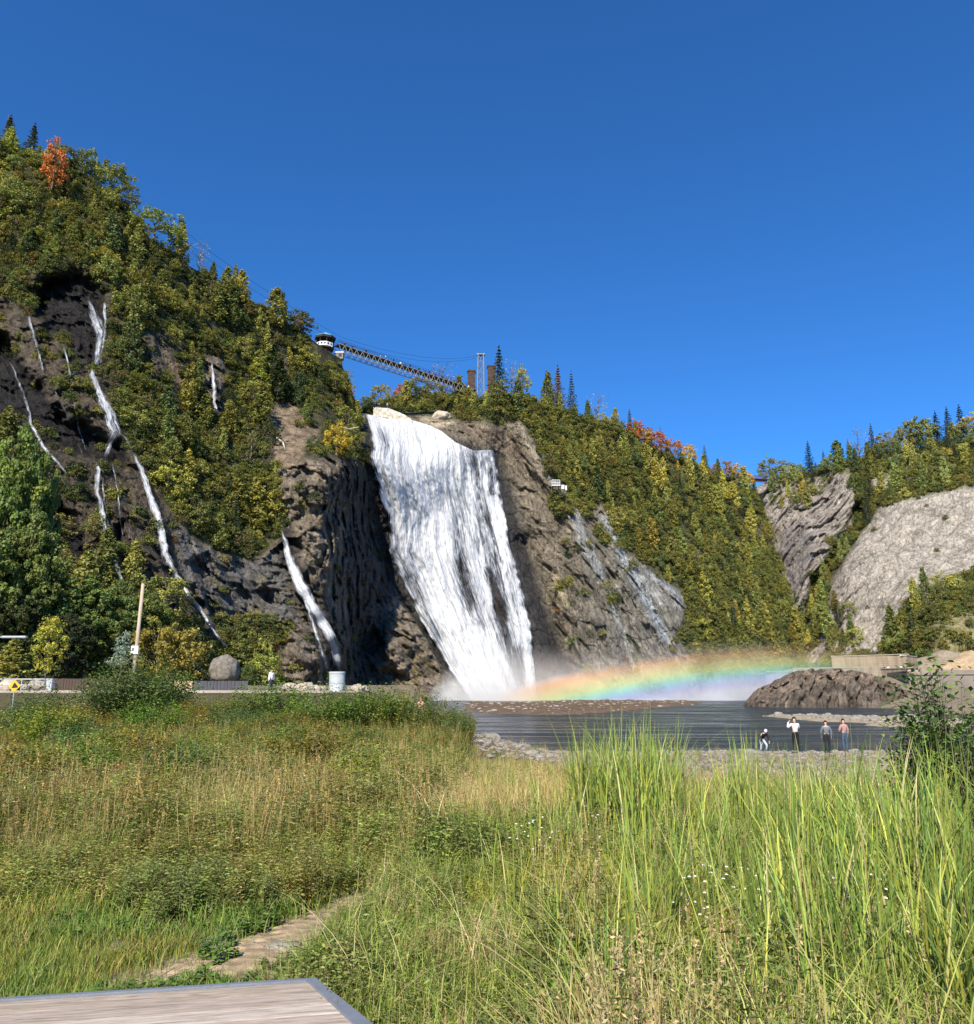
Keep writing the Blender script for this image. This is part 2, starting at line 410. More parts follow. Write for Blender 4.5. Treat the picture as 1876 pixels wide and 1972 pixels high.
colA, wetA = colours_A(pxA, pyA, PA)
exc = extend(PA, 'right', (1.5, 6, 18, 45, 90), 0.12, -0.01)
full = np.concatenate([PA]+[q[:, None] for q in exc], 1)
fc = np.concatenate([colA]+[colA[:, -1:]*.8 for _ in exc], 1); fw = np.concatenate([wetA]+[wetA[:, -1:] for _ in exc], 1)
top = []
e = full[0]
for k in (8, 30, 80):
    q = e.copy(); q[:, 1] += k; top.insert(0, q)
full = np.concatenate([np.stack(top), full], 0); fc = np.concatenate([fc[:1]]*3+[fc], 0); fw = np.concatenate([fw[:1]]*3+[fw], 0)
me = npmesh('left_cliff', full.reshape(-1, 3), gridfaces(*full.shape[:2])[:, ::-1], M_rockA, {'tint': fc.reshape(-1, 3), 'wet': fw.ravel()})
tag(link('left_cliff', me), kind='structure')

# ---- B: the wall of the falls, the cliff on their right and the wooded hill behind
TOP_B = [(600,800),(640,795),(700,782),(740,778),(780,768),(850,765),(900,765),(940,768),(1000,765),(1050,775),(1100,798),(1160,810),(1210,838),(1260,872),(1330,893),(1400,925),(1450,942),
         (1475,985),(1500,1085),(1518,1140),(1530,1200),(1545,1262),(1565,1300)]
tpsB = TPS([(600,1352,198),(760,1352,199),(900,1352,205),(1000,1350,212),(1150,1345,222),(1300,1340,236),(1450,1320,252),(1565,1310,262),
            (700,1100,208),(900,1100,222),(1000,1100,226),(1100,1100,228),(1250,1150,240),(1400,1150,262),(1520,1150,284),(600,1000,208),
            (700,812,217),(770,828,223),(850,840,227),(960,878,237),(1050,900,240),(1150,960,247),(1200,1040,244),(640,805,222),
            (600,780,240),(700,785,240),(780,785,246),(850,785,250),(900,795,240),(935,770,236),(1000,780,243),(1100,800,257),(1300,893,286),(1400,930,306),(1450,945,316),(1500,1085,300),
            (1300,1050,262),(1200,900,258),(860,960,224),(860,1250,212)])
ROCK_B = [[(600,790),(850,806),(872,812),(900,812),(960,818),(1000,812),(1030,850),(1062,880),(1098,960),(1125,1000),(1160,965),(1195,1050),(1250,1095),(1305,1135),(1325,1170),(1305,1225),(1340,1290),(1350,1352),(600,1352)]]
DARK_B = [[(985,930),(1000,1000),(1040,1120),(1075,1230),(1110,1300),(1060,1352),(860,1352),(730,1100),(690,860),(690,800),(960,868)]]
def depthB(px, py):
    px, py = np.broadcast_arrays(np.asarray(px, float), np.asarray(py, float))
    D = tpsB(px, py); P = pos(px, py, D); wx, wy = warp(px, py, 6)
    rk = rockmask(wx, wy, ROCK_B, 10); dk = rockmask(px, py, DARK_B, 25)
    D = D+(1-rk)*3.5*fbm(P[..., 0]/16, P[..., 1]/16, P[..., 2]/16, 3)
    u, v, w = aniso(P, R(32), 6, 26)
    D = D-(rk*(1-.6*dk))*3.2*(fbm(u, v, w, 4, True)-.3)
    u, v, w = aniso(P, R(28), 1.7, 9)
    D = D-rk*(1-.5*dk)*1.2*fbm(u, v, w, 3, True)-rk*0.2*fbm(P[..., 0]/1.3, P[..., 1]/1.3, P[..., 2]/1.3, 3)
    u, v, w = aniso(P, R(35), 4, 8); D = D-rk*(1-.5*dk)*.9*facets(u, v, w); u, v, w = aniso(P, R(30), 1.7, 5); D = D-rk*(1-.4*dk)*.3*facets(u, v, w, 9)
    # a crest of rock running down to the right, and gullies beside it
    D = D-4.0*np.exp(-(linedist(px, py, [(1005,835),(1060,930),(1110,1010),(1160,1090)])/20)**2)
    D = D+3.5*np.exp(-(linedist(px, py, [(1095,950),(1150,1050),(1200,1180),(1225,1290)])/16)**2)*rk
    D = D+5*np.exp(-(linedist(px, py, [(1015,1050),(1060,1180),(1100,1290)])/22)**2)
    return D
nr, nc = 300, 480
pxB = np.linspace(600, 1565, nc)[None, :]*np.ones((nr, 1))
tb = cinterp(pxB[0], TOP_B)+2.5*noise3(pxB[0]*.06, 0*pxB[0], 0*pxB[0])
pyB = tb[None, :]+(1354-tb[None, :])*np.linspace(0, 1, nr)[:, None]
DB = depthB(pxB, pyB); PB = pos(pxB, pyB, DB)
def colours_B(px, py, P):
    wx, wy = warp(px, py, 6); n = fbm(P[..., 0]/9, P[..., 1]/9, P[..., 2]/9, 5)[..., None]
    def C(c): return np.array(c)*np.ones(px.shape+(1,))
    col = C((.085, .08, .035))*(1+.5*n)
    rk = rockmask(wx, wy, ROCK_B, 6)[..., None]
    rock = C((.175, .145, .105))*(1+.4*n)
    g = smooth(1080, 1260, wx+.25*(wy-1100))[..., None]; rock = rock*(1-g)+g*C((.20, .185, .155))*(1+.4*n)
    rock = rock*(1-.3*smooth(.0, .5, fbm(P[..., 0]/3, P[..., 1]/3, P[..., 2]/6, 4))[..., None])
    u, v, w = aniso(P, R(30), 1.0, 14); rock = rock*(1+.45*fbm(u, v, w, 4))[..., None]
    def line(pts, w, c, k):
        nonlocal rock
        jn = 1+.9*fbm(px/14, py/30, px*0, 3)
        m = (k*np.exp(-(linedist(wx, wy, pts)/(w*np.clip(jn, .2, 2)))**2))[..., None]; rock = rock*(1-m)+m*C(c)
    line([(1010,835),(1050,900),(1090,950),(1100,1010)], 13, (.33, .28, .20), .75)
    line([(1100,960),(1130,1040),(1165,1120),(1195,1200),(1225,1290)], 5, (.50, .48, .42), .85)
    line([(1110,1000),(1125,1060),(1150,1100)], 12, (.30, .31, .30), .7)
    line([(1165,1000),(1200,1060),(1215,1100),(1250,1160),(1280,1230)], 9, (.36, .40, .44), .75)
    line([(1215,1075),(1245,1120),(1275,1160)], 7, (.45, .45, .42), .8)
    line([(1255,1100),(1290,1130),(1310,1160)], 12, (.30, .32, .34), .7)
    line([(1070,1115),(1076,1140),(1088,1162)], 9, (.50, .42, .27), .8)
    line([(900,822),(960,850),(1000,870)], 14, (.20, .15, .11), .6)
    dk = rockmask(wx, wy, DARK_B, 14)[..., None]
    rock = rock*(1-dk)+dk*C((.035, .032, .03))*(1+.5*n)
    pk = rockmask(wx, wy, [[(800,798),(870,795),(880,818),(830,822)]], 5)[..., None]; rock = rock*(1-pk)+pk*C((.40, .33, .24))
    col = col*(1-rk)+rk*rock
    fl = smooth(1235, 1300, py+.03*(px-1300))[..., None]*smooth(1180, 1260, px)[..., None]; col = col*(1-fl*.6)+fl*.6*C((.15, .13, .09))
    return np.clip(col, .004, .9), np.clip(dk[..., 0]+.0, 0, 1)
colB, wetB = colours_B(pxB, pyB, PB)
back = []
for k in (2, 8, 25, 70):
    q = PB[0].copy(); d = q[:, :2]/np.linalg.norm(q[:, :2], axis=1)[:, None]; q[:, :2] += d*k; back.insert(0, q)
fullB = np.concatenate([np.stack(back), PB], 0)
fc = np.concatenate([colB[:1]]*4+[colB], 0); fw = np.concatenate([wetB[:1]]*4+[wetB], 0)
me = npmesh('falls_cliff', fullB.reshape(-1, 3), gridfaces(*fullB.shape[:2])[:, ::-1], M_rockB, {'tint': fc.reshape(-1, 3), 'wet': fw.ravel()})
tag(link('falls_cliff', me), kind='structure')

# ---- C: the far bluff and the bare slope on the right
TOP_C = [(1380,960),(1440,945),(1475,930),(1500,925),(1560,915),(1640,885),(1700,875),(1760,862),(1830,850),(1900,845),(2100,830)]
tpsC = TPS([(1380,1320,300),(1500,1315,285),(1600,1310,262),(1700,1310,245),(1876,1300,225),(2100,1300,210),
            (1400,960,338),(1480,935,330),(1560,920,324),(1640,890,312),(1760,868,300),(1876,850,290),(2100,835,275),
            (1500,1080,312),(1560,1080,296),(1600,1120,284),(1640,1000,300),(1680,1060,278),(1780,1060,268),(1876,1100,250),(1700,960,292),(1780,940,284),(1876,930,276),(1620,1200,272),(1700,1200,258),(1780,1200,236),(1876,1180,232)])
ROCK_C = [[(1380,930),(1500,930),(1520,925),(1640,910),(1648,975),(1640,1010),(1600,1040),(1585,1090),(1560,1110),(1550,1180),(1530,1250),(1500,1250)],
          [(1600,1130),(1640,1050),(1672,1010),(1690,985),(1740,965),(1790,950),(1876,938),(2100,930),(2100,1080),(1876,1100),(1800,1130),(1750,1165),(1715,1215),(1690,1262),(1590,1262),(1560,1300),(1540,1300),(1590,1210)],
          [(1680,925),(1715,915),(1720,945),(1690,960)], [(1505,1240),(1560,1250),(1530,1300),(1490,1300)]]
def depthC(px, py):
    px, py = np.broadcast_arrays(np.asarray(px, float), np.asarray(py, float))
    D = tpsC(px, py); P = pos(px, py, D); wx, wy = warp(px, py, 6)
    rk = rockmask(wx, wy, ROCK_C, 8); sc = smooth(1600, 1680, px)
    u, v, w = aniso(P, R(-38), 5, 24)
    D = D-rk*(1-sc*.75)*5.5*(fbm(u, v, w, 4, True)-.3)
    u, v, w = aniso(P, R(-40), 1.5, 16)
    D = D-rk*(1.1-.45*sc)*fbm(u, v, w, 3, True)-rk*(.35-.28*sc)*fbm(P[..., 0]/1.5, P[..., 1]/1.5, P[..., 2]/1.5, 3)
    u, v, w = aniso(P, R(-38), 4, 10); D = D-rk*(1-sc*.85)*1.6*facets(u, v, w); D = D+(1-rk)*3*fbm(P[..., 0]/14, P[..., 1]/14, P[..., 2]/14, 3)
    D = D+10*np.exp(-(linedist(px, py, [(1655,985),(1620,1060),(1575,1130),(1550,1200)])/16)**2)
    return D
nr, nc = 220, 330
pxC = np.linspace(1380, 2100, nc)[None, :]*np.ones((nr, 1))
tc = cinterp(pxC[0], TOP_C)+3*noise3(pxC[0]*.05, 0*pxC[0]+4, 0*pxC[0])
pyC = tc[None, :]+(1335-tc[None, :])*np.linspace(0, 1, nr)[:, None]
DC = depthC(pxC, pyC); PC = pos(pxC, pyC, DC)
def colours_C(px, py, P):
    wx, wy = warp(px, py, 6); n = fbm(P[..., 0]/9, P[..., 1]/9, P[..., 2]/9, 5)[..., None]
    def C(c): return np.array(c)*np.ones(px.shape+(1,))
    col = C((.09, .085, .04))*(1+.5*n); rk = rockmask(wx, wy, ROCK_C, 6)[..., None]
    rock = C((.235, .205, .178))*(1+.35*n); sc = smooth(1610, 1670, wx)[..., None]; rock = rock*(1-sc)+sc*C((.275, .245, .205))*(1+.15*n)
    dk = rockmask(wx, wy, [[(1500,1030),(1560,1010),(1565,1080),(1530,1160),(1505,1150)]], 12)[..., None]; rock = rock*(1-dk)+dk*C((.15, .135, .125))
    u, v, w = aniso(P, R(-42), .9, 16); rock = rock*(1+.30*fbm(u, v, w, 4))[..., None]*(1+.12*fbm(P[..., 0]/3, P[..., 1]/3, P[..., 2]/3, 3))[..., None]
    col = col*(1-rk)+rk*rock
    g = rockmask(wx, wy, [[(1720,1290),(1800,1210),(1876,1130),(2100,1090),(2100,1290)]], 12)[..., None]; col = col*(1-g)+g*C((.17, .15, .07))*(1+.3*n)
    return np.clip(col, .004, .9)
colC = colours_C(pxC, pyC, PC)
back = []
for k in (3, 12, 35, 100):
    q = PC[0].copy(); d = q[:, :2]/np.linalg.norm(q[:, :2], axis=1)[:, None]; q[:, :2] += d*k; back.insert(0, q)
fullC = np.concatenate([np.stack(back), PC], 0); fc = np.concatenate([colC[:1]]*4+[colC], 0)
me = npmesh('far_bluff', fullC.reshape(-1, 3), gridfaces(*fullC.shape[:2])[:, ::-1], M_rockC, {'tint': fc.reshape(-1, 3), 'wet': 0*fc[..., 0].ravel()})
tag(link('far_bluff', me), kind='structure')

# ---- the ground: meadow, embankment, road bed, shore, bars, pool bed; one sheet to the horizon
def toplan(poly, z=0.0): return [tuple(zpos(x, y, z)[:2]) for x, y in poly]
BAR1 = toplan([(905,1352),(960,1356),(1100,1351),(1230,1351),(1350,1353),(1320,1358),(1250,1364),(1180,1371),(1080,1377),(960,1375),(900,1368)])
BAR2 = toplan([(1470,1379),(1560,1380),(1640,1382),(1760,1384),(1850,1386),(1850,1402),(1700,1400),(1640,1391),(1560,1388)])
PATH = toplan([(705,1728),(755,1745),(712,1780),(640,1826),(575,1862),(465,1890),(345,1915),(200,1938),(180,1908),(320,1868),(410,1845),(495,1797),(560,1764),(640,1740)], 1.66)
def shore_x(y): return np.interp(y, [30, 45, 60, 100, 170, 200, 230], [3, 0.5, -6.5, -12, -27, -12, -12])
def ground(x, y):
    x, y = np.broadcast_arrays(np.asarray(x, float), np.asarray(y, float))
    near = 1.72-.42*smooth(5, 20, y)
    left = near-.05*smooth(20, 35, y); emb = smooth(47, 56, y)
    left = left*(1-emb)+3.12*emb+.4*smooth(68, 90, y)
    right = near-1.02*smooth(12, 40, y)-1.9*smooth(40, 64, y)+.18*fbm(x/7, y/5, 0*x, 3)*smooth(30, 40, y)
    k = smooth(-4.5, 3.5, shore_x(y)-x+1.2*noise3(x/5, y/5, 0*x)); k = np.where(y < 28, smooth(-5, 5, shore_x(y)-x)*.6+.0, k)
    z = right*(1-k)+left*k
    for poly, h in ((BAR1, .38), (BAR2, .30)):
        b = (y > 60) & (y < 260) & (x > -30) & (x < 130)
        if b.any():
            d = polydist(x[b], y[b], poly); d = d+1.5*noise3(x[b]/3, y[b]/4, 0*x[b]); zz = z[b]; zz = np.maximum(zz, -.9+(.9+h)*smooth(-5, 2.5, d)+.35*fbm(x[b]/2.5, y[b]/5, 0*x[b], 4)*smooth(-3, 2, d)); z[b] = zz
    rb = smooth(56, 74, x-.12*(y-120))*smooth(70, 110, y); z = z*(1-rb)+(3.0+2.5*smooth(130, 190, y))*rb
    far = smooth(232, 262, y); z = z*(1-far)+.6*far
    z = z+.06*fbm(x/1.7, y/1.7, 0*x, 3)*smooth(80, 40, y)
    far2 = smooth(500, 1500, np.hypot(x, y)); z = z*(1-far2)-2.0*far2
    return z
def sinhgrid(lo, hi, n, k): 
    t = np.linspace(-1, 1, n); s = np.sinh(k*t)/math.sinh(k); return np.where(s < 0, -lo*s*1.0, hi*s)
gx = sinhgrid(-4000, 4000, 520, 6.0)*1.0; gx = np.where(gx < 0, gx, gx); gx = np.sort(np.unique(np.concatenate([-np.abs(gx), np.abs(gx), np.linspace(-40, 110, 260)])))
gy = np.sort(np.unique(np.concatenate([-np.geomspace(1, 4000, 40), np.linspace(0, 60, 240), np.linspace(60.4, 270, 300), np.geomspace(275, 6000, 40)])))
GX, GY = np.meshgrid(gx, gy); GZ = ground(GX, GY)
n = fbm(GX/2.2, GY/2.2, 0*GX, 4)[..., None]
def C_(c, like): return np.array(c)*np.ones(like.shape+(1,))
gc = C_((.10, .085, .045), GX)*(1+.35*n)
dp = polydist(GX, GY, PATH)*((GY < 15) & (GY > 2)); pm = smooth(-.30, .10, np.where((GY < 15) & (GY > 2), polydist(GX, GY, PATH), -9)+.35*fbm(GX*2.2, GY*2.2, 0*GX, 4))[..., None]
gc = gc*(1-pm)+pm*C_((.46, .345, .215), GX)*(1+.3*n)
shore = (smooth(17, 21, GY)*smooth(1, 4, GX-shore_x(GY)+4))[..., None]; gc = gc*(1-shore)+shore*C_((.26, .21, .15), GX)*(1+.5*n)
wet = smooth(.16, .0, GZ)[..., None]*(GY > 30)[..., None]; gc = gc*(1-.55*wet)
bm_ = smooth(-3, 0, np.where((GY > 60) & (GY < 260), polydist(GX, GY, BAR1), -99))[..., None]; gc = gc*(1-bm_)+bm_*C_((.15, .105, .07), GX)*(1+.6*n)
bm_ = smooth(-3, 0, np.where((GY > 60) & (GY < 200), polydist(GX, GY, BAR2), -99))[..., None]; gc = gc*(1-bm_)+bm_*C_((.34, .28, .20), GX)*(1+.4*n)
fr = smooth(195, 215, GY)[..., None]; gc = gc*(1-fr)+fr*C_((.11, .092, .07), GX)*(1+.5*n)
rd = (smooth(56, 57, GY)*smooth(-4, -7, GX))[..., None]; gc = gc*(1-rd)+rd*C_((.22, .18, .13), GX)*(1+.4*n)
gm, nt, out = newmat('ground_soil'); a = attr(nt, 'tint'); v = texco(nt)
n1 = noise_n(nt, v, 9, 8, 0.7); n2 = noise_n(nt, v, 60, 4, 0.7)
vo = N(nt, 'ShaderNodeTexVoronoi'); vo.inputs['Scale'].default_value = 7; nt.links.new(v, vo.inputs['Vector'])
c = mixc(nt, a.outputs['Color'], ramp(nt, n1, [(0.3, .6), (0.7, 1.35)]), 1.0, 'MULTIPLY')
c = mixc(nt, c, ramp(nt, vo.outputs['Distance'], [(0.1, 1.25), (0.5, .75)]), 0.6, 'MULTIPLY'); c = mixc(nt, c, ramp(nt, n2, [(0.3, .75), (0.7, 1.2)]), .8, 'MULTIPLY')
principled(nt, out, c, .95, .15, 0, bump(nt, n2, .6, .03, bump(nt, vo.outputs['Distance'], .6, .08)))
P = np.stack([GX, GY, GZ], -1)
me = npmesh('ground', P.reshape(-1, 3), gridfaces(*GX.shape), gm, {'tint': np.clip(gc, .01, .9).reshape(-1, 3)})
tag(link('ground', me), kind='structure')

# ---- the pool
wm, nt, out = newmat('pool_water'); v = texco(nt)
w1 = noise_n(nt, texco(nt, (0.9, 1.6, 1)), 1.1, 5, 0.6, .4); w2 = noise_n(nt, texco(nt, (2.5, 5, 1)), 2.2, 4, 0.6)
w3 = noise_n(nt, texco(nt, (.03, .07, 1)), 1.0, 4, 0.6)
w4 = noise_n(nt, texco(nt, (.10, .55, 1)), 1.0, 5, .6, .3); h = math_n(nt, 'ADD', math_n(nt, 'MULTIPLY', w4, 3.0), math_n(nt, 'ADD', w1, math_n(nt, 'MULTIPLY', w2, .35)))
foam = attr(nt, 'foam')
foamf = math_n(nt, 'MULTIPLY', foam.outputs['Fac'], ramp(nt, noise_n(nt, texco(nt, (.5, 1.4, 1)), 1.4, 6, .7), [(.42, 0.0), (.62, 1.0)]), clamp=True)
base = mixc(nt, (.018, .024, .026), (.04, .05, .055), w3)
base = mixc(nt, base, (.7, .72, .74), foamf)
p = principled(nt, out, base, .12, .22, 0, bump(nt, h, .9, .25)); nt.links.new(math_n(nt, 'ADD', ramp(nt, noise_n(nt, texco(nt, (.06, .4, 1)), 1.0, 5, .65, .4), [(.38, .08), (.6, .42)]), math_n(nt, 'MULTIPLY', foamf, .5)), p.inputs['Roughness'])
wx_ = np.linspace(-60, 180, 260); wy_ = np.linspace(25, 262, 260); WX, WY = np.meshgrid(wx_, wy_)
fo = np.exp(-np.abs(WY-(203+.12*(WX+5)))/9)*smooth(-14, -4, WX)*smooth(90, 20, WX)*1.2+.0
me = npmesh('pool', np.stack([WX, WY, 0*WX], -1).reshape(-1, 3), gridfaces(*WX.shape), wm, {'foam': fo.ravel()})
tag(link('pool_water', me), kind='structure')

# ================================================================== falling water
def watermat(name, sx=1.0, white=(.80, .80, .80), thin=(.25, .28, .33), gapk=1.0):
    m, nt, out = newmat(name)
    f = attr(nt, 'flow'); cov = attr(nt, 'cover')
    def vec(a, b):
        mp = N(nt, 'ShaderNodeMapping'); mp.inputs['Scale'].default_value = (a, b, 1); nt.links.new(f.outputs['Vector'], mp.inputs[0]); return mp.outputs[0]
    s1 = noise_n(nt, vec(.42*sx, .06*sx), 1.0, 7, .66, .9); s2 = noise_n(nt, vec(2.6*sx, .22*sx), 1.0, 6, .68, 1.1); s3 = noise_n(nt, vec(1.0*sx, .42*sx), 1.0, 7, .72, 1.6)
    s = math_n(nt, 'ADD', math_n(nt, 'MULTIPLY', s1, .36), math_n(nt, 'ADD', math_n(nt, 'MULTIPLY', s2, .38), math_n(nt, 'MULTIPLY', s3, .26)))
    al = math_n(nt, 'ADD', math_n(nt, 'MULTIPLY', math_n(nt, 'SUBTRACT', s, .5), 11.0), math_n(nt, 'MULTIPLY', math_n(nt, 'SUBTRACT', cov.outputs['Fac'], .5), 2.6))
    r = N(nt, 'ShaderNodeMapRange', interpolation_type='SMOOTHSTEP'); nt.links.new(al, r.inputs[0]); r.inputs[1].default_value = -.75; r.inputs[2].default_value = 1.15
    dens = N(nt, 'ShaderNodeMapRange', interpolation_type='SMOOTHSTEP'); nt.links.new(al, dens.inputs[0]); dens.inputs[1].default_value = -.5; dens.inputs[2].default_value = 2.2
    big = noise_n(nt, vec(.16*sx, .05*sx), 1.0, 5, .6, 1.2); mid = noise_n(nt, vec(.5*sx, .2*sx), 1.0, 6, .7, 2.0)
    shd = math_n(nt, 'MULTIPLY', ramp(nt, big, [(.36, .80), (.58, 1.05)]), ramp(nt, mid, [(.36, .74), (.56, 1.08)]))  # grey noise paints billow shading and thinner water into the colour
    col = mixc(nt, thin, white, math_n(nt, 'MULTIPLY', dens.outputs[0], shd, clamp=True))
    h = math_n(nt, 'ADD', s, math_n(nt, 'MULTIPLY', s2, .6))
    d = N(nt, 'ShaderNodeBsdfPrincipled'); nt.links.new(col, d.inputs['Base Color']); d.inputs['Roughness'].default_value = .55; d.inputs['Specular IOR Level'].default_value = .35
    nt.links.new(bump(nt, h, .8, .8/sx), d.inputs['Normal'])
    tr = N(nt, 'ShaderNodeBsdfTransparent'); mx = N(nt, 'ShaderNodeMixShader')
    nt.links.new(r.outputs[0], mx.inputs[0]); nt.links.new(tr.outputs[0], mx.inputs[1]); nt.links.new(d.outputs[0], mx.inputs[2]); nt.links.new(mx.outputs[0], out.inputs[0])
    return m
M_falls = watermat('falls_water', .42); M_stream = watermat('stream_water', 1.1, gapk=.7)
def sample(pts, t):
    p = np.array(pts, float); L = np.r_[0, np.cumsum(np.hypot(*np.diff(p, axis=0).T))]; L /= L[-1]
    return np.stack([np.interp(t, L, p[:, 0]), np.interp(t, L, p[:, 1])], -1)
LIP = [(692,796),(720,800),(745,806),(790,808),(825,818),(850,830),(878,852),(900,862),(912,868),(940,866),(962,868)]
BOT = [(900,1347),(940,1349),(975,1349),(1005,1345),(1040,1342)]
LED = [(692,796),(705,850),(702,880),(718,930),(735,985),(738,1060),(765,1120),(795,1180),(850,1275),(900,1347)]
RED = [(962,868),(968,900),(970,930),(984,1010),(1002,1080),(1015,1140),(1028,1200),(1036,1280),(1040,1342)]
nu, nv = 260, 420
u = np.linspace(0, 1, nu)[None, :, None]; v = np.linspace(0, 1, nv)[:, None, None]
T, Bt, Lf, Rt = sample(LIP, u[0, :, 0])[None], sample(BOT, u[0, :, 0])[None], sample(LED, v[:, 0, 0])[:, None], sample(RED, v[:, 0, 0])[:, None]
FP = (1-v)*T+v*Bt+(1-u)*Lf+u*Rt-((1-u)*(1-v)*np.array(LIP[0])+u*(1-v)*np.array(LIP[-1])+(1-u)*v*np.array(BOT[0])+u*v*np.array(BOT[-1]))
fx, fy = FP[..., 0], FP[..., 1]
U = u[..., 0]+0*fx; V = v[..., 0]+0*fy
FD = tpsB(fx, fy)-2.6
fu, fv = U*52, V*88
FD = FD-2.2*fbm(fu/8, fv/24, 0*fu, 4, True)-.7*fbm(fu/2.2, fv/9, 0*fu+3, 4)-.3*fbm(fu/.8, fv/2.2, 0*fu+3, 3)
FD = FD-2.5*smooth(.35, .9, V)*np.exp(-((U-.35)/.3)**2)
FW = pos(fx, fy, FD)
cov = np.full(fx.shape, .92)+.16*smooth(.75, .2, U)
def cl(pts, w, a):
    global cov
    cov = cov+a*np.exp(-(linedist(fx, fy, pts)/w)**2)
cl([(738,830),(750,870),(766,905)], 11, -.34); cl([(735,1000),(756,1080),(785,1140)], 22, -.26); cl([(790,1110),(815,1170),(845,1230)], 14, -.28)
cl([(800,1190),(830,1240),(862,1300)], 12, -.24); cl([(720,900),(728,950)], 12, -.2)
cl([(872,950),(880,1010),(888,1080),(900,1160)], 20, -.34); cl([(915,872),(918,930),(932,1010),(950,1100),(968,1180)], 17, -.36)
cl([(947,905),(948,950)], 8, -.55); cl([(962,1170),(978,1240),(996,1300)], 12, -.42); cl([(1003,1250),(1006,1320)], 9, -.4); cl([(880,1080),(900,1130),(925,1200)], 18, -.26)
cl([(940,1100),(960,1170)], 9, -.3); cl([(985,1090),(1000,1180)], 8, -.25); cl([(790,900),(830,1010)], 30, .16); cl([(870,870),(850,1000),(862,1120),(900,1250),(940,1330)], 28, .18)
cl([(955,885),(975,1010),(998,1110),(1014,1210),(1024,1330)], 8, .25); cl([(905,900),(912,980),(928,1080),(945,1160)], 7, .25); cl([(1015,1120),(1030,1200),(1036,1290)], 8, -.2)
cl([(880,1345),(1000,1345)], 16, .3); cl([(925,1230),(955,1300),(965,1335)], 16, .35)
ew = .07+.05*noise3(V*9, V*0, V*0)+.03*noise3(V*31, V*0, V*0); ed = np.minimum(smooth(0, ew, U), smooth(1, 1-ew, U)); cov = cov*ed-(1-ed)*.35
me = npmesh('waterfall', FW.reshape(-1, 3), gridfaces(nv, nu)[:, ::-1], M_falls, {'cover': cov.ravel(), 'flow': np.stack([fu.ravel(), fv.ravel()], -1)})
tag(link('waterfall', me), 'tall wide white waterfall plunging over the cliff into the dark pool', 'waterfall')

def stream(name, label, pts, widths, dfun, cover=.75, off=.9, taper=True, group=None):
    L = np.hypot(*np.diff(np.array(pts, float), axis=0).T).sum(); n = int(max(12, L/3.5)); k = 13
    t = np.linspace(0, 1, n); c = sample(pts, t); d = np.gradient(c, axis=0); d /= np.linalg.norm(d, axis=1)[:, None]
    c[:, 0] += 2.2*noise3(t*L/22, t*0+len(label), t*0)+1.2*noise3(t*L/8, t*0+len(label), t*0)
    w = np.interp(t, np.linspace(0, 1, len(widths)), widths)*(1+.25*noise3(t*L/14, t*0+2.7, t*0))
    s = np.linspace(-.5, .5, k)
    w = w*(1.0 if cover < .9 else .9); q = c[:, None, :]+s[None, :, None]*w[:, None, None]*np.stack([d[:, 1], -d[:, 0]], -1)[:, None, :]
    D0 = dfun(q[..., 0], q[..., 1]); ctr = dfun(c[:, 0], c[:, 1])[:, None]; mn = D0.min(1)
    mn = np.min([np.roll(np.pad(mn, 3, mode='edge'), k_)[3:-3] for k_ in (-2, -1, 0, 1, 2)], 0)
    for _ in range(6): pd_ = np.pad(mn, 1, mode='edge'); mn = np.minimum((pd_[:-2]+pd_[1:-1]+pd_[2:])/3, mn+.3)
    D = mn[:, None]-off*.5-(.25-s[None, :]**2)*.5+0*D0
    P = pos(q[..., 0], q[..., 1], D); mpp = ctr[:, 0].mean()/1500
    cv = cover+.10-.75*np.abs(s[None, :]*2)**2.0+0*D; cv = cv-.7*(smooth(.12, 0, t)+smooth(.92, 1, t))[:, None]*(1 if taper else 0)
    fl = np.stack([((s[None, :]*w[:, None])*mpp+hash(label) % 50).ravel(), (t[:, None]*L*mpp+0*D).ravel()], -1)
    me = npmesh(name, P.reshape(-1, 3), gridfaces(n, k), M_stream, {'cover': cv.ravel(), 'flow': fl})
    return tag(link(name, me), label, 'cascade', group)
GS = 'thin cascades running down the left cliff'
stream('cascade', 'braided white cascade falling from the dark overhang high on the left cliff', [(163,556),(178,600),(194,640),(188,690),(176,722),(190,755),(210,795),(222,830),(210,862),(198,890)], [6,15,28,24,12,16,26,34,14,12], depthA, .62, group=GS)
stream('cascade', 'thin strand joining the braided cascade from the right under the overhang', [(200,572),(204,620),(200,660),(192,705)], [8,10,9,6], depthA, .5, group=GS)
stream('cascade', 'fine thread of water linking the braided cascade to the long slender one', [(222,815),(232,835),(246,850),(256,868)], [8,7,6,7], depthA, .5, group=GS)
stream('cascade', 'fine thread running beside the twisting cascade on its far right', [(214,880),(226,940),(232,1000),(240,1060),(250,1110)], [4,5,5,6,5], depthA, .4, group=GS)
stream('cascade', 'fine branching thread on the mossy rock left of the braided cascade', [(118,650),(132,700),(140,760),(150,820),(170,880)], [4,5,4,5,4], depthA, .32, group=GS)
stream('cascade', 'lowest thread of the long slender cascade spreading over grass covered rocks', [(405,1205),(420,1228),(440,1250)], [9,10,8], depthA, .45, group=GS)
stream('cascade', 'twisting cascade left of two that run to the treetops behind the pole', [(176,872),(190,905),(186,945),(200,1000),(214,1060),(236,1122),(244,1135)], [10,14,12,14,16,12,12], depthA, .6, group=GS)
stream('cascade', 'short thin strand between dark rock and the twisting cascade', [(196,905),(200,950),(206,1000),(214,1055)], [5,6,5,6], depthA, .4, group=GS)
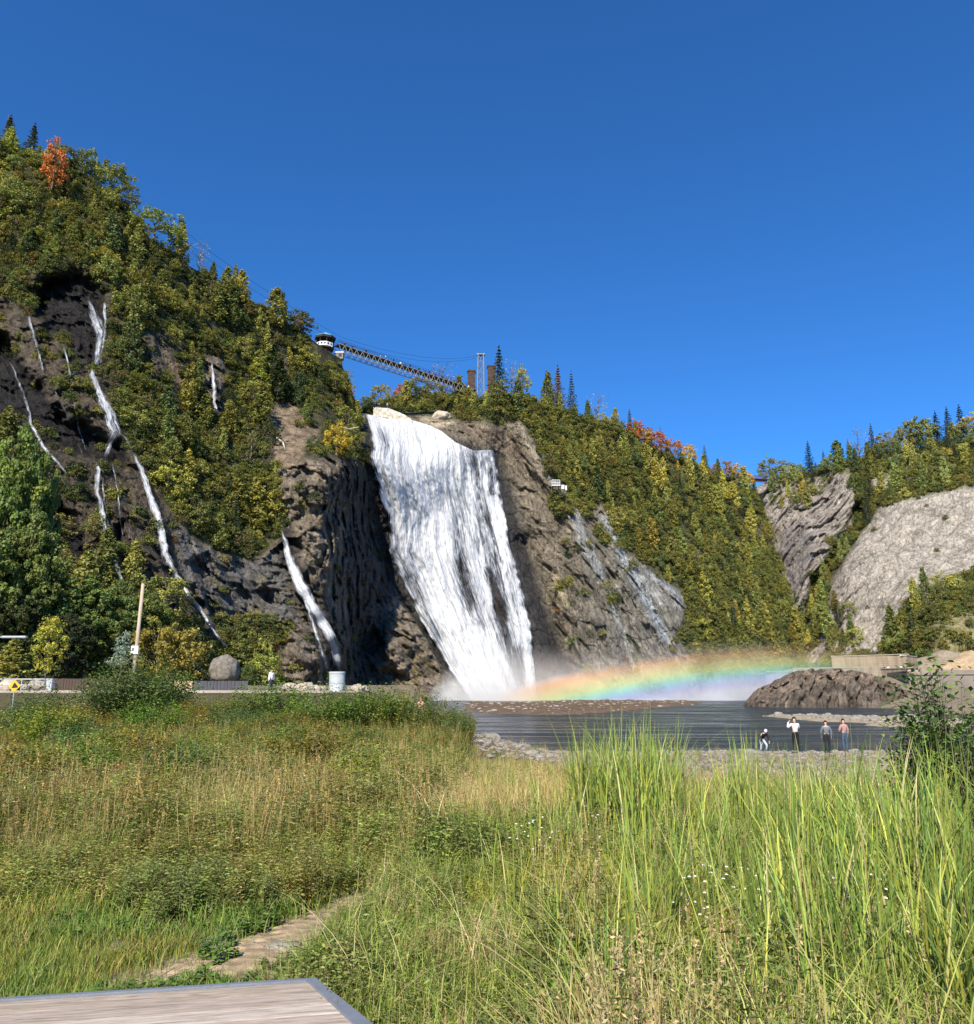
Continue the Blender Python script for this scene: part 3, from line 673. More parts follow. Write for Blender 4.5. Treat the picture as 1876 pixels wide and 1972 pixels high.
stream('cascade', 'long slender white cascade passing the grey slab on its left', [(250,858),(272,905),(292,960),(308,1010),(316,1065),(340,1108),(362,1145),(388,1178),(412,1222)], [5,11,15,20,18,14,10,10,14], depthA, .72, group=GS)
stream('cascade', 'narrow cascade crossing the black rock at the far left', [(10,680),(30,720),(50,770),(62,820),(85,862),(115,895),(138,925)], [5,7,8,9,10,8,6], depthA, .5, group=GS)
stream('cascade', 'faint cascade trickling over mossy rock above the black hollow at left', [(52,600),(66,650),(78,690),(84,722)], [6,10,8,6], depthA, .45, group=GS)
stream('cascade', 'faint trickle over the middle of the dark wet rock', [(100,740),(125,790),(150,850),(160,880)], [4,5,5,4], depthA, .3, group=GS)
stream('cascade', 'faint trickle right of the twisting cascade on brown wet rock', [(236,940),(242,1000),(262,1060),(276,1110)], [4,5,5,5], depthA, .28, group=GS)
stream('cascade', 'hidden straight cascade dropping between trees above the cliff middle', [(408,692),(412,740),(415,795)], [7,9,8], depthA, .62, group=GS)
stream('side_waterfall', 'bright side waterfall running down to the round concrete tank', [(541,1012),(551,1050),(562,1090),(580,1130),(604,1170),(630,1212),(646,1250),(655,1297)], [6,14,24,30,26,24,20,18], depthA, .92)
stream('cascade', 'parallel thin strand left of the bright side waterfall near its foot', [(583,1140),(602,1195),(618,1245),(632,1297)], [8,12,16,14], depthA, .55, group=GS)
stream('cascade', 'low fan of cascades over rocks behind the dark timber fence', [(345,1245),(372,1272),(392,1295),(412,1314)], [14,20,18,12], depthA, .5, group=GS)
stream('cascade', 'wispy thread of water on the shadowed wall beside the main falls', [(692,1000),(696,1040),(700,1090)], [4,5,4], depthA, .25, group=GS)

# ---- mist at the foot, with the bow of colour hanging in it
def rainbow_mist():
    m, nt, out = newmat('mist')
    x0, x1, y0, y1, z0, z1 = -14.0, 112.0, 176.0, 200.0, 0.02, 19.0
    v = texco(nt); sep = N(nt, 'ShaderNodeSeparateXYZ'); nt.links.new(v, sep.inputs[0])
    X, Y, Z = sep.outputs
    # bow: circle in the x-z plane of the mist
    k = 190/1500*1.0
    cx = (1600-938)*k; Rg = 2200*k; cz = EYE+(1318-1284)*k-Rg; BW_ = 10.5
    dx = math_n(nt, 'SUBTRACT', X, cx); dz = math_n(nt, 'SUBTRACT', Z, cz)
    rr = math_n(nt, 'SQRT', math_n(nt, 'ADD', math_n(nt, 'MULTIPLY', dx, dx), math_n(nt, 'MULTIPLY', dz, dz)))
    t = math_n(nt, 'DIVIDE', math_n(nt, 'SUBTRACT', rr, Rg-.43*BW_), BW_)
    nz = noise_n(nt, v, .16, 4, .6)
    t = math_n(nt, 'ADD', t, math_n(nt, 'MULTIPLY', math_n(nt, 'SUBTRACT', nz, .5), .10))
    col = ramp(nt, t, [(0.0, (.84, .86, .95)), (.14, (.70, .71, 1.0)), (.28, (.52, .80, 1.0)), (.40, (.56, .98, .70)), (.52, (.90, .97, .48)), (.66, (1.0, .82, .45)), (.82, (1.0, .62, .38)), (1.0, (.95, .84, .76))])
    col = mixc(nt, (.95, .95, .95), col, ramp(nt, math_n(nt, 'DIVIDE', X, 100.0), [(.0, 0.0), (.05, .35), (.14, 1.0)]))
    n1 = noise_n(nt, texco(nt, (1, 1, 1.3)), .11, 5, .6, .3)
    hx = math_n(nt, 'DIVIDE', Z, ramp_val(nt, math_n(nt, 'DIVIDE', math_n(nt, 'ADD', X, 14.0), 126.0), [(0, .2), (.07, .6), (.13, .85), (.2, .72), (.4, .75), (.8, .85), (1, .5)], 18.0))
    fall = math_n(nt, 'SUBTRACT', 1.0, hx, clamp=True)
    ex = ramp(nt, math_n(nt, 'DIVIDE', math_n(nt, 'ADD', X, 14.0), 126.0), [(0.0, 0.0), (.04, .7), (.09, 1.0), (.16, .85), (.26, .44), (.52, .28), (.68, .15), (.78, .05), (.86, 0.0)])
    ey = ramp(nt, math_n(nt, 'DIVIDE', math_n(nt, 'SUBTRACT', Y, y0), y1-y0), [(0, 0.0), (.3, 1.0), (.7, 1.0), (1, 0.0)])
    den = math_n(nt, 'MULTIPLY', math_n(nt, 'MULTIPLY', math_n(nt, 'MULTIPLY', math_n(nt, 'POWER', fall, 1.3), ex), ramp(nt, t, [(.0, 1.0), (.8, 1.0), (1.0, .35)])), math_n(nt, 'MULTIPLY', ey, ramp(nt, n1, [(.36, .12), (.62, 1.0)])))
    vol = N(nt, 'ShaderNodeVolumePrincipled'); nt.links.new(col, vol.inputs['Color']); vol.inputs['Anisotropy'].default_value = -.45
    nt.links.new(math_n(nt, 'MULTIPLY', den, .52), vol.inputs['Density'])
    nt.links.new(vol.outputs[0], out.inputs['Volume'])
    b = MB(); b.box(((x0+x1)/2, (y0+y1)/2, (z0+z1)/2), (x1-x0, y1-y0, z1-z0)); o = b.build('mist', m)
    tag(o, 'drifting spray at the foot of the falls glowing with a rainbow', 'mist', kind='stuff')
def ramp_val(nt, fac, stops, mul):
    return math_n(nt, 'MULTIPLY', ramp(nt, fac, stops), mul)
rainbow_mist()

# ================================================================== vegetation
def unit(v): return v/np.maximum(np.linalg.norm(v, axis=-1, keepdims=True), 1e-9)
def cards(c, nrm, size, asp, r, tint, fold=0.0):
    "rhombic leaf cards: centres (n,3), normals, sizes, aspect -> verts, quads, tints"
    n = len(c); t = unit(np.cross(nrm, r.normal(size=(n, 3)))); b = np.cross(nrm, t)
    s = np.asarray(size)[:, None]; 
    V = np.stack([c+t*s*.55, c+b*s*asp*.5+nrm*s*fold, c-t*s*.45, c-b*s*asp*.5+nrm*s*fold], 1).reshape(-1, 3)
    return V, np.arange(4*n).reshape(n, 4), np.repeat(tint, 4, 0)
class Leaves:
    def __init__(s): s.V = []; s.F = []; s.T = []; s.n = 0
    def add(s, V, F, T): s.V.append(V); s.F.append(F+s.n); s.T.append(T); s.n += len(V)
    def mesh(s, name, mat): return npmesh(name, np.concatenate(s.V), np.concatenate(s.F), mat, {'tint': np.concatenate(s.T)}, True)
def clump_cards(L, cen, rad, n, size, r, squash=.75, up=.5, vary=.28, asp=.7, out_c=None, hue=.08):
    "n cards in each clump (cen (m,3), rad (m,))"
    m = len(cen); d = unit(r.normal(size=(m, n, 3))); q = r.random((m, n, 1))**.45
    off = d*q*rad[:, None, None]; off[..., 2] *= squash
    c = cen[:, None]+off
    nrm = unit(d*.9+np.array([0, 0, up])+.55*r.normal(size=(m, n, 3)))
    tv = (1+vary*r.uniform(-1, 1, (m, 1, 1)))*(1+.2*r.uniform(-1, 1, (m, n, 1)))
    hv = hue*r.uniform(-1, 1, (m, 1, 1))+.5*hue*r.uniform(-1, 1, (m, n, 1))
    T = tv*np.concatenate([1+hv, 1-0*hv, 1-hv], -1)
    sz = size*r.uniform(.6, 1.3, m*n)
    V, F, T = cards(c.reshape(-1, 3), nrm.reshape(-1, 3), sz, asp, r, T.reshape(-1, 3), .08)
    L.add(V, F, T)
def trunk_mesh(name, H, R0, r, limbs=None, lean=0.0, bare=False):
    mb = MB(); n = 6; pts = []; x = y = 0.0
    for i in range(n+1):
        t = i/n; pts.append(Vector((x, y, t*H))); x += r.normal()*.012*H+lean*H/n; y += r.normal()*.012*H
    rs = [R0*(1-.88*i/n) for i in range(n+1)]
    mb.path(pts, rs, 7)
    for (t, az, ln, el) in (limbs or []):
        k = min(int(t*n), n-1); p = pts[k].lerp(pts[k+1], t*n-k)
        d = Vector((math.cos(az)*math.cos(el), math.sin(az)*math.cos(el), math.sin(el))); q = p+d*ln*.55; e = q+(d+Vector((0, 0, .3 if el > 0 else -.05)))*ln*.45
        rr = R0*(1-.85*t)*.45; mb.path([p, q, e], [rr, rr*.6, rr*.15], 5)
        if bare:
            for s_ in (-1, 1):
                a2 = az+s_*.6; d2 = Vector((math.cos(a2)*math.cos(el), math.sin(a2)*math.cos(el), math.sin(el)+.3)); mb.path([q, q+d2*ln*.4], [rr*.4, rr*.08], 4)
                d3 = Vector((math.cos(a2+.5*s_), math.sin(a2+.5*s_), .8)); mb.path([p.lerp(q, .5), p.lerp(q, .5)+d3*ln*.35], [rr*.35, rr*.06], 4)
    bm = mb.bm; me = bpy.data.meshes.new(name); bm.to_mesh(me); bm.free(); me.materials.append(M_bark); me.shade_smooth(); return me
def make_cedar(seed, H=8.0, R=1.9, q=1.2, ex=.62):
    r = np.random.default_rng(seed); L = Leaves(); nb = int(58*q)
    t = (np.arange(nb)+r.random(nb))/nb; t = t**1.05; az = np.arange(nb)*2.4+r.normal(size=nb)*.4
    prof = R*np.minimum((1-t)**ex, .6+1.6*t)*r.uniform(.55, 1.15, nb); z = H*(.06+.93*t)
    for f, rr in ((.92, .55), (.5, .55)):
        cen = np.stack([np.cos(az)*prof*f, np.sin(az)*prof*f, z-.12*prof*f+.25*f], -1)
        clump_cards(L, cen, rr*(.55+.6*(1-t))*r.uniform(.8, 1.25, nb), int(20*q) if f > .6 else int(9*q), .36, r, .95, .35)
    tr = trunk_mesh('trunk', H*.93, .13, r, [(a, b, c, .1) for a, b, c in zip(r.uniform(.2, .9, 9), r.uniform(0, 6.3, 9), r.uniform(.6, 1.4, 9))])
    return L.mesh('crown', M_leaf), tr, H
def make_spruce(seed, H=10.0, R=1.7, q=1.0):
    r = np.random.default_rng(seed); L = Leaves(); lv = int(17*q)
    C, Rd, lim = [], [], []
    for i in range(lv):
        t = i/lv; rr = R*(1-t)**.85*r.uniform(.75, 1.15); k = max(4, int(8*(1-t))+2)
        for j in range(k):
            a = j*6.283/k+r.random()*.9; ln = rr*r.uniform(.7, 1.1)
            for f in (.3, .62, .95): C.append((math.cos(a)*ln*f, math.sin(a)*ln*f, H*(.1+.88*t)-.22*ln*f*f)); Rd.append(.16+.20*(1-t))
        lim.append((.1+.85*t, r.random()*6.3, rr*.8, -.1))
    clump_cards(L, np.array(C), np.array(Rd), int(8*q), .26, r, .5, .7, .2, .5)
    top = np.array([[0, 0, H*k] for k in (.94, .97, 1.0)]); clump_cards(L, top, np.array([.2, .14, .09]), 10, .2, r, 1.6, .4)
    return L.mesh('crown', M_leaf), trunk_mesh('trunk', H*.98, .14, r, lim), H
def make_broad(seed, H=8.0, R=2.6, q=1.25, z0=.05):
    r = np.random.default_rng(seed); L = Leaves(); nb = int(62*q)
    d = unit(r.normal(size=(nb, 3))); k = r.uniform(.55, 1.0, nb)[:, None]
    lump = 1+.28*noise3(d[:, 0]*1.6+seed, d[:, 1]*1.6, d[:, 2]*1.6)[:, None]
    cen = d*k*lump*np.array([R, R, H*(1-z0)*.46]); cen[:, 2] += H*(z0+(1-z0)*.5)
    cen[:, :2] *= (1-.25*smooth(H*.6, H, cen[:, 2]))[:, None]
    clump_cards(L, cen, r.uniform(.38, .85, nb), int(27*q), .34, r, .8, .4, .3)
    lim = [(r.uniform(.25, .85), a, R*r.uniform(.6, .95), r.uniform(.4, .9)) for a in np.arange(0, 14)*2.4]
    return L.mesh('crown', M_leaf), trunk_mesh('trunk', H*.9, .15, r, lim, .01), H
def make_bare(seed, H=7.0, R=2.0):
    r = np.random.default_rng(seed); L = Leaves(); lim = [(r.uniform(.2, .95), a, R*r.uniform(.5, 1.0), r.uniform(.5, 1.1)) for a in np.arange(0, 26)*2.4]
    nb = 30; d = unit(r.normal(size=(nb, 3))); cen = d*np.array([R*.8, R*.8, H*.35]); cen[:, 2] += H*.6
    clump_cards(L, cen, r.uniform(.4, .8, nb), 6, .2, r, .8, .4, .3)
    return L.mesh('crown', M_leaf), trunk_mesh('trunk', H*.95, .13, r, lim, .0, True), H
def make_shrub(seed, H=2.0, R=1.3, n=34, k=22, size=.24):
    r = np.random.default_rng(seed); L = Leaves(); d = unit(r.normal(size=(n, 3))); d[:, 2] = np.abs(d[:, 2])
    cen = d*r.uniform(.4, 1, n)[:, None]*np.array([R, R, H*.8]); cen[:, 2] += .1*H
    clump_cards(L, cen, r.uniform(.25, .5, n)*H/2, k, size, r, .85, .5, .3)
    return L.mesh('foliage', M_leaf)
PROTO = {'big': [make_broad(150+i, 16.0, 5.2, 4.5) for i in range(3)], 'cedar': [make_cedar(10+i, R=1.7+.3*(i % 3), ex=(.5, .75, .6, .85, .68)[i]) for i in range(5)], 'spruce': [make_spruce(30+i) for i in range(2)],
         'broad': [make_broad(50+i, R=2.7+.4*(i % 3)) for i in range(5)], 'bare': [make_bare(70+i) for i in range(2)]}
KN = {'big': ('leafy_tree', 'leafy tree'), 'cedar': ('cedar_tree', 'cedar'), 'spruce': ('spruce_tree', 'spruce'), 'broad': ('leafy_tree', 'leafy tree'), 'bare': ('bare_tree', 'bare tree')}
def colour_word(c):
    r, g, b = c
    if r > g*2.0: return 'orange'
    if r > g*1.3: return 'rusty brown' if r < .2 else 'golden'
    if r > g*1.08: return 'yellow' if g > .24 else 'olive yellow'
    if g < .085: return 'dark green'
    if b > g*.6: return 'silvery'
    return 'olive green' if r > g*.9 else 'green'
def tree(kind, base, H, col, label=None, group=None, var=None, wide=1.0, rz=None):
    v = var if var is not None else random.randrange(len(PROTO[kind])); cr, tr, H0 = PROTO[kind][v]
    nm, cat = KN[kind]; e = empty(nm, base, label, cat, group, rz if rz is not None else random.random()*6.28)
    s = H/H0; e.scale = (s*wide, s*wide, s)
    c = link('crown', cr, e); c['icol'] = [float(x) for x in col]; t = link('trunk', tr, e)
    return e
def scatter(name, pts, rz, scl, idx, cols, protos, tilt=None, kind='stuff', label=None, cat=None):
    "one object of instances for what nobody could count"
    n = len(pts); me = bpy.data.meshes.new(name); me.vertices.add(n); me.vertices.foreach_set('co', np.asarray(pts, np.float32).ravel())
    rot = np.zeros((n, 3), np.float32); rot[:, 2] = rz
    if tilt is not None: rot[:, :2] = tilt
    for nm, ty, key, arr in (('rot', 'FLOAT_VECTOR', 'vector', rot.ravel()), ('scl', 'FLOAT', 'value', np.asarray(scl, np.float32)), ('idx', 'INT', 'value', np.asarray(idx, np.int32)),
                             ('icol', 'FLOAT_COLOR', 'color', np.c_[cols, np.ones(n)].astype(np.float32).ravel())):
        a = me.attributes.new(nm, ty, 'POINT'); a.data.foreach_set(key, arr)
    o = link(name, me)
    coll = bpy.data.collections.new(name+'_kinds')
    for i, pm in enumerate(protos):
        for j, m_ in enumerate(pm if isinstance(pm, (list, tuple)) else [pm]):
            if j == 0: q = bpy.data.objects.new('%03d_%s' % (i, name), m_); coll.objects.link(q)
    ng = bpy.data.node_groups.new(name, 'GeometryNodeTree')
    ng.interface.new_socket('Geometry', in_out='INPUT', socket_type='NodeSocketGeometry'); ng.interface.new_socket('Geometry', in_out='OUTPUT', socket_type='NodeSocketGeometry')
    gi = ng.nodes.new('NodeGroupInput'); go = ng.nodes.new('NodeGroupOutput'); ip = ng.nodes.new('GeometryNodeInstanceOnPoints')
    ci = ng.nodes.new('GeometryNodeCollectionInfo'); ci.inputs['Collection'].default_value = coll; ci.inputs['Separate Children'].default_value = True; ci.inputs['Reset Children'].default_value = True
    def na(nm, ty):
        x = ng.nodes.new('GeometryNodeInputNamedAttribute'); x.data_type = ty; x.inputs['Name'].default_value = nm; return x.outputs['Attribute']
    lk = ng.links.new
    lk(gi.outputs[0], ip.inputs['Points']); lk(ci.outputs[0], ip.inputs['Instance']); ip.inputs['Pick Instance'].default_value = True
    lk(na('idx', 'INT'), ip.inputs['Instance Index']); lk(na('scl', 'FLOAT'), ip.inputs['Scale'])
    er = ng.nodes.new('FunctionNodeEulerToRotation'); lk(na('rot', 'FLOAT_VECTOR'), er.inputs[0]); lk(er.outputs[0], ip.inputs['Rotation'])
    lk(ip.outputs[0], go.inputs[0])
    md = o.modifiers.new('scatter', 'NODES'); md.node_group = ng
    return tag(o, label, cat, kind=kind)

OL, GR, DK, YE, OR, RU, YG, BR = (.245, .235, .055), (.155, .18, .05), (.065, .085, .03), (.45, .33, .04), (.58, .20, .055), (.36, .2, .07), (.36, .37, .075), (.2, .16, .11)
def jit(c, a=.18):
    k = 1+random.uniform(-a, a); h = random.uniform(-.08, .08); return (c[0]*k*(1+h), c[1]*k, c[2]*k*(1-h))
# landmarks for telling the trees apart
MARKS = [('the dark overhang of the left cliff', 140, 600), ('the orange maple on the left skyline', 115, 320), ('the twisting cascade', 205, 980), ('the long slender cascade', 300, 960), ('the hidden straight cascade', 412, 745),
         ('the teal-roofed pavilion', 628, 660), ('the top of the bright side waterfall', 541, 1010), ('the bare grey slab', 450, 1130), ('the tan soil patch', 555, 850), ('the left lip of the waterfall', 694, 800),
         ('the pale lookout wall', 750, 795), ('the white lattice tower', 930, 715), ('the small white cliff platform', 1070, 930), ('the foot of the bluish rock streaks', 1290, 1150), ('the orange patch on the ridge', 1255, 840),
         ('the distant little footbridge', 1440, 920), ('the rainbow', 1350, 1290), ('the far grey bluff', 1560, 1000), ('the bare pale slope', 1760, 1040), ('the concrete wall', 1690, 1270), ('the notch of the ravine', 1520, 1180), ('the upper edge of the bare pale slope', 1800, 930)]
ORD = ['nearest', 'second nearest', 'third nearest', 'fourth nearest', 'fifth nearest', 'sixth nearest', 'seventh nearest', 'eighth nearest', 'ninth nearest', 'tenth nearest']
def label_trees(items):
    "items: (empty, colour word, noun, px, py, H)"
    cells = {}
    for it in items:
        e, cw, noun, px, py, H = it
        d = [(math.hypot(px-mx, py-my), nm, mx, my) for nm, mx, my in MARKS]; d.sort(); dd, nm, mx, my = d[0]
        dx, dy = px-mx, py-my
        rel = ('left of' if dx < 0 else 'right of') if abs(dx) > abs(dy) else ('above' if dy < 0 else 'below')
        cells.setdefault((cw, noun, rel, nm), []).append((dd, e))
    for (cw, noun, rel, nm), l in cells.items():
        l.sort(key=lambda q: q[0])
        for i, (dd, e) in enumerate(l):
            o = '' if len(l) == 1 else (', '+ORD[min(i, 9)])
            e['label'] = '%s %s %s %s%s' % (cw, noun, rel, nm, o)
ITEMS = []
TREES_ALL = []      # (size in the picture, kind, base, H, colour, wide, px, py, group)
def ridge(px, sheet):
    "point of the skyline ground at px"
    if sheet == 'A':
        ys = np.array([p[0] for p in EDGE_A], float); xs = np.array([p[1] for p in EDGE_A], float); y = float(np.interp(px, xs, ys)); D = float(depthA(px, y))
    elif sheet == 'B': y = float(cinterp(px, TOP_B)); D = float(depthB(px, y+2))
    else: y = float(cinterp(px, TOP_C)); D = float(depthC(px, y+2))
    return y, D
def special(px, top, kind, col, sheet, label, wide=1.0, behind=2.0, var=None, minH=0, group=None):
    y, D = ridge(px, sheet); g = pos(px, y, D); D2 = D+behind; t = pos(px, top, D2)
    zb = g[2]-.6; H = max(t[2]-zb, minH); base = (t[0], D2, t[2]-H)
    k_ = 1.0 if max(col) > .3 else (1.5 if kind == 'spruce' else 2.2)
    return tree(kind, base, H, tuple(c*k_ for c in col), label, group, var, wide)
S = special
S(22, 222, 'spruce', (.06, .062, .03), 'A', 'tall dark spruce standing highest at the top left of the cliff', 1.5, 3)
S(68, 238, 'spruce', (.05, .055, .028), 'A', 'dark pointed spruce between the tallest spruce and the orange maple', 1.4, 3)
S(-25, 215, 'spruce', DK, 'A', 'dark spruce cut by the left edge of the picture on top', 1.4, 4)
S(113, 264, 'broad', OR, 'A', 'slim bright orange maple on the skyline at the top left', .62, -7, minH=13)
S(92, 285, 'broad', (.26, .22, .03), 'A', 'yellow green tree touching the left side of the orange maple', .8, -1)
S(172, 286, 'broad', (.10, .12, .035), 'A', 'airy grey green tree just right of the orange maple', .95, 2)
S(222, 308, 'broad', (.10, .11, .03), 'A', 'tall spreading tree on the skyline between the airy tree and the drop', 1.1, 0)
S(246, 355, 'broad', (.085, .085, .025), 'A', 'big brownish green tree overhanging the bend of the left skyline', 1.15, -1)
S(352, 430, 'cedar', (.17, .155, .05), 'A', 'tall yellowish cedar rising alone above the left skyline', 1.2, 1)
S(388, 462, 'bare', (.2, .17, .08), 'A', 'half bare grey tree beside the lone yellowish cedar', .9, 1)
S(455, 512, 'cedar', (.12, .11, .035), 'A', 'pointed olive cedar on the skyline near the bridge cable', .9, 1)
S(520, 572, 'bare', (.15, .14, .07), 'A', 'pale twiggy tree on the skyline halfway from cedar to pavilion', .9, 1)
S(548, 585, 'cedar', GR, 'A', 'green cedar on the skyline left of the pavilion', .9, 1)
S(578, 608, 'broad', (.17, .10, .04), 'A', 'reddish leaved tree just left of the pavilion roof', .7, 0)
S(772, 738, 'broad', (.50, .18, .05), 'B', 'orange leafy tree above the pale lookout wall', .95, 2)
S(745, 762, 'broad', (.12,.13,.04), 'B', 'small green tree between the left cliff and the orange tree', .9, 3)
S(800, 722, 'broad', (.10, .10, .03), 'B', 'dark green dome shaped tree under the footbridge', 1.25, 3)
S(835, 730, 'broad', (.16, .14, .03), 'B', 'olive leafy tree under the middle right of the footbridge', 1.2, 3)
S(857, 699, 'bare', (.2, .14, .10), 'B', 'grey leafless tree poking up behind the footbridge', 1.5, 14)
S(890, 738, 'broad', (.42, .24, .05), 'B', 'amber leafy tree under the right end of the footbridge', 1.0, 3)
S(871, 752, 'cedar', (.12, .13, .03), 'B', 'bushy olive cedar at the brink above the waterfall lip', 1.2, 0)
S(961, 667, 'spruce', (.03, .045, .025), 'B', 'ragged dark pine beside the right brick pillar', 1.25, 4, 0)
S(985, 692, 'bare', (.18, .18, .08), 'B', 'pale thin birch right of the dark pine', 1.0, 3)
S(1005, 700, 'broad', (.15, .15, .05), 'B', 'grey green slender tree right of the pale birch', .6, 3)
S(1052, 718, 'spruce', (.06, .06, .03), 'B', 'small brown tinged spruce left of the reddish one', 1.1, 4)
S(1074, 704, 'spruce', (.13, .08, .05), 'B', 'reddish brown half bare spruce on the central skyline', 1.2, 3)
S(1100, 714, 'spruce', (.025, .04, .03), 'B', 'narrow blue green spruce on the central skyline', .8, 3)
S(1150, 756, 'bare', (.2, .19, .09), 'B', 'pale twiggy crown rising right of the narrow spruce', 1.3, 2)
S(1212, 788, 'spruce', DK, 'B', 'small wind bent spruce before the orange patch on the ridge', 1.1, 2)
S(1222, 806, 'broad', (.62, .16, .05), 'B', 'vivid red orange tree topping the ridge patch', .9, 1)
S(1240, 815, 'broad', (.45, .24, .06), 'B', 'amber tree in the middle of the orange patch', 1.2, 0)
S(1262, 828, 'broad', (.55, .19, .05), 'B', 'broad orange tree on the right part of the ridge patch', 1.4, 0)
S(1290, 843, 'broad', (.5, .22, .06), 'B', 'light orange tree ending the ridge patch on the right', 1.3, 0)
S(1271, 820, 'spruce', DK, 'B', 'tiny thin spruce tip sticking out of the orange patch', .5, 5)
S(1325, 852, 'broad', (.3, .2, .05), 'B', 'golden brown tree right of the orange patch', 1.1, 1)
S(1356, 857, 'spruce', DK, 'B', 'dark spruce on the falling ridge line left of the ravine', 1.1, 2)
S(1392, 884, 'broad', (.4, .22, .06), 'B', 'rusty orange tree near the left end of the distant footbridge', 1.2, 1)
S(1418, 890, 'broad', (.24, .18, .05), 'B', 'tawny tree at the left end of the distant footbridge', 1.1, 1)
S(1440, 905, 'broad', (.3, .2, .06), 'B', 'low amber tree under the distant footbridge', .9, 1)
for q in ((1482, 878, 'broad', (.12,.11,.035), 'brownish green tree at the right end of the distant footbridge', 1.1), (1515, 884, 'broad', (.15,.15,.04), 'pale green round tree left of the dark spruce on the far bluff', 1.2),
          (1555, 850, 'spruce', (.03,.045,.025), 'tall dark spruce on top of the far grey bluff', 1.3), (1535, 890, 'broad', (.13,.16,.05), 'light green feathery tree in front of the tall dark spruce', 1.2),
          (1585, 868, 'spruce', (.04,.055,.03), 'dark spruce second right of the ravine on the far bluff', 1.2), (1610, 850, 'cedar', (.06,.08,.03), 'dark green tree mid way along the far bluff top', 1.4),
          (1632, 846, 'spruce', (.05,.06,.03), 'spiky spruce left of the bare tree on the right skyline', 1.1), (1652, 824, 'bare', (.22,.14,.09), 'leaning reddish bare tree on the right skyline', 1.3),
          (1676, 816, 'spruce', (.03,.045,.025), 'tall spruce right of the leaning bare tree', 1.2), (1705, 830, 'broad', (.15,.13,.05), 'brownish tree between spruces on the right skyline', 1.2),
          (1722, 822, 'bare', (.2,.18,.09), 'pale birch in the middle of the right skyline', 1.1), (1746, 806, 'broad', (.12,.12,.04), 'tall birch topped tree on the right skyline', 1.0),
          (1772, 800, 'broad', (.11,.12,.035), 'olive rounded tree on the rising right skyline', 1.2), (1800, 792, 'spruce', (.03,.042,.025), 'very dark spruce left in the group of three at right', 1.4),
          (1822, 784, 'spruce', (.03,.04,.025), 'very dark spruce in the middle of the group at right', 1.3), (1846, 780, 'spruce', (.035,.045,.025), 'tallest very dark spruce near the right edge', 1.4),
          (1872, 796, 'broad', (.22,.17,.05), 'golden green tree at the right edge of the skyline', 1.3), (1905, 790, 'broad', (.12,.12,.04), 'green tree cut by the right edge of the skyline', 1.3)):
    S(q[0], q[1], q[2], q[3], 'C', q[4], q[5], 2)

WD = {'A': (.85, 1.5), 'B': (.85, 1.2), 'C': (.8, 1.15)}
# trees over the slopes
def zone_trees(n, sheet, xr, yr, dfun, ok, spacing, Hr, palette, kinds, group, rowjit=1.0):
    pts = []; tries = 0
    x = rng.uniform(xr[0], xr[1], n*40); y = rng.uniform(yr[0], yr[1], n*40); m = ok(x, y); x, y = x[m], y[m]; D = dfun(x, y)
    sc = 1500/D; keep = []; cx = np.empty(0); cy = np.empty(0)
    for i in range(len(x)):
        if len(keep):
            dx = np.abs(cx-x[i]); dy = np.abs(cy-y[i]); s = spacing*sc[i]
            if ((dx/s)**2+(dy/(s*.85))**2 < 1).any(): continue
        keep.append(i); cx = x[keep]; cy = y[keep]
        if len(keep) >= n: break
    for i in keep:
        P = pos(x[i], y[i], D[i]+.6); H = Hr[0]+(Hr[1]-Hr[0])*random.random()**1.6; w, names = zip(*[(a, b) for b, a in kinds]); k = random.choices(names, w)[0]
        nz = float(noise3(np.array(x[i]/90.), np.array(y[i]/90.), np.array(5.)))
        cols = palette(x[i], y[i], nz); c = jit(cols, .34)
        if k == 'spruce': c = jit((.06, .08, .04)); H *= 1.15
        if k == 'broad': H *= .85
        TREES_ALL.append((H*sc[i], k, (P[0], P[1], P[2]-.5), H, c, random.uniform(*WD.get(sheet, (.85, 1.3))), x[i], y[i]-H*sc[i]/2, group))
def pal(ws):
    def f(x, y, nz):
        c = random.choices([w[0] for w in ws], [w[1] for w in ws])[0]; k = (1.32 if max(c) < .3 else .85)*(1+.6*nz)
        return (c[0]*k*(1+.12*nz), c[1]*k, c[2]*k)
    return f
def okA(x, y):
    m = (x < edgeA(y)-10) & (y > 300) & (y < 1300) & (rockmask(x, y, ROCK_A+SOIL_A, .1) < .5)
    # keep the tops of trees from covering the bare places: a tree stands below what it hides
    m &= (noise3(x/55, y/42, x*0+8) > -.30)
    for dy in (25, 50, 75): m &= (rockmask(x, y-dy, [ROCK_A[1], ROCK_A[2]], .1) < .5) | (y < 560)
    m &= ~((y > 1185) & (x > 320) & (rng.random(len(x)) < .8))
    m &= ~((x < 232) & (y > 560) & (y < 860)); m &= ~((x > 588) & (x < 690) & (y < 742))
    return m
zone_trees(230, 'A', (-60, 760), (300, 1300), depthA, okA, 3.3, (4.2, 12.0), pal([(OL, 4), (GR, 3), (DK, 3), (YG, 1.6), ((.20, .195, .05), 3), (RU, .12), (YE, .3)]), [('cedar', 6), ('broad', 6), ('spruce', .3), ('bare', .5)], 'trees on the left cliff')
def okB(x, y):
    top = cinterp(x, TOP_B); m = (y > top+4) & (y < 1285) & (rockmask(x, y, ROCK_B, .1) < .5)
    for dy in (12, 26, 38): m &= (rockmask(x, y-dy, ROCK_B, .1) < .5) | (y < 840)
    return m & ~((x < 900) & (y > 795))
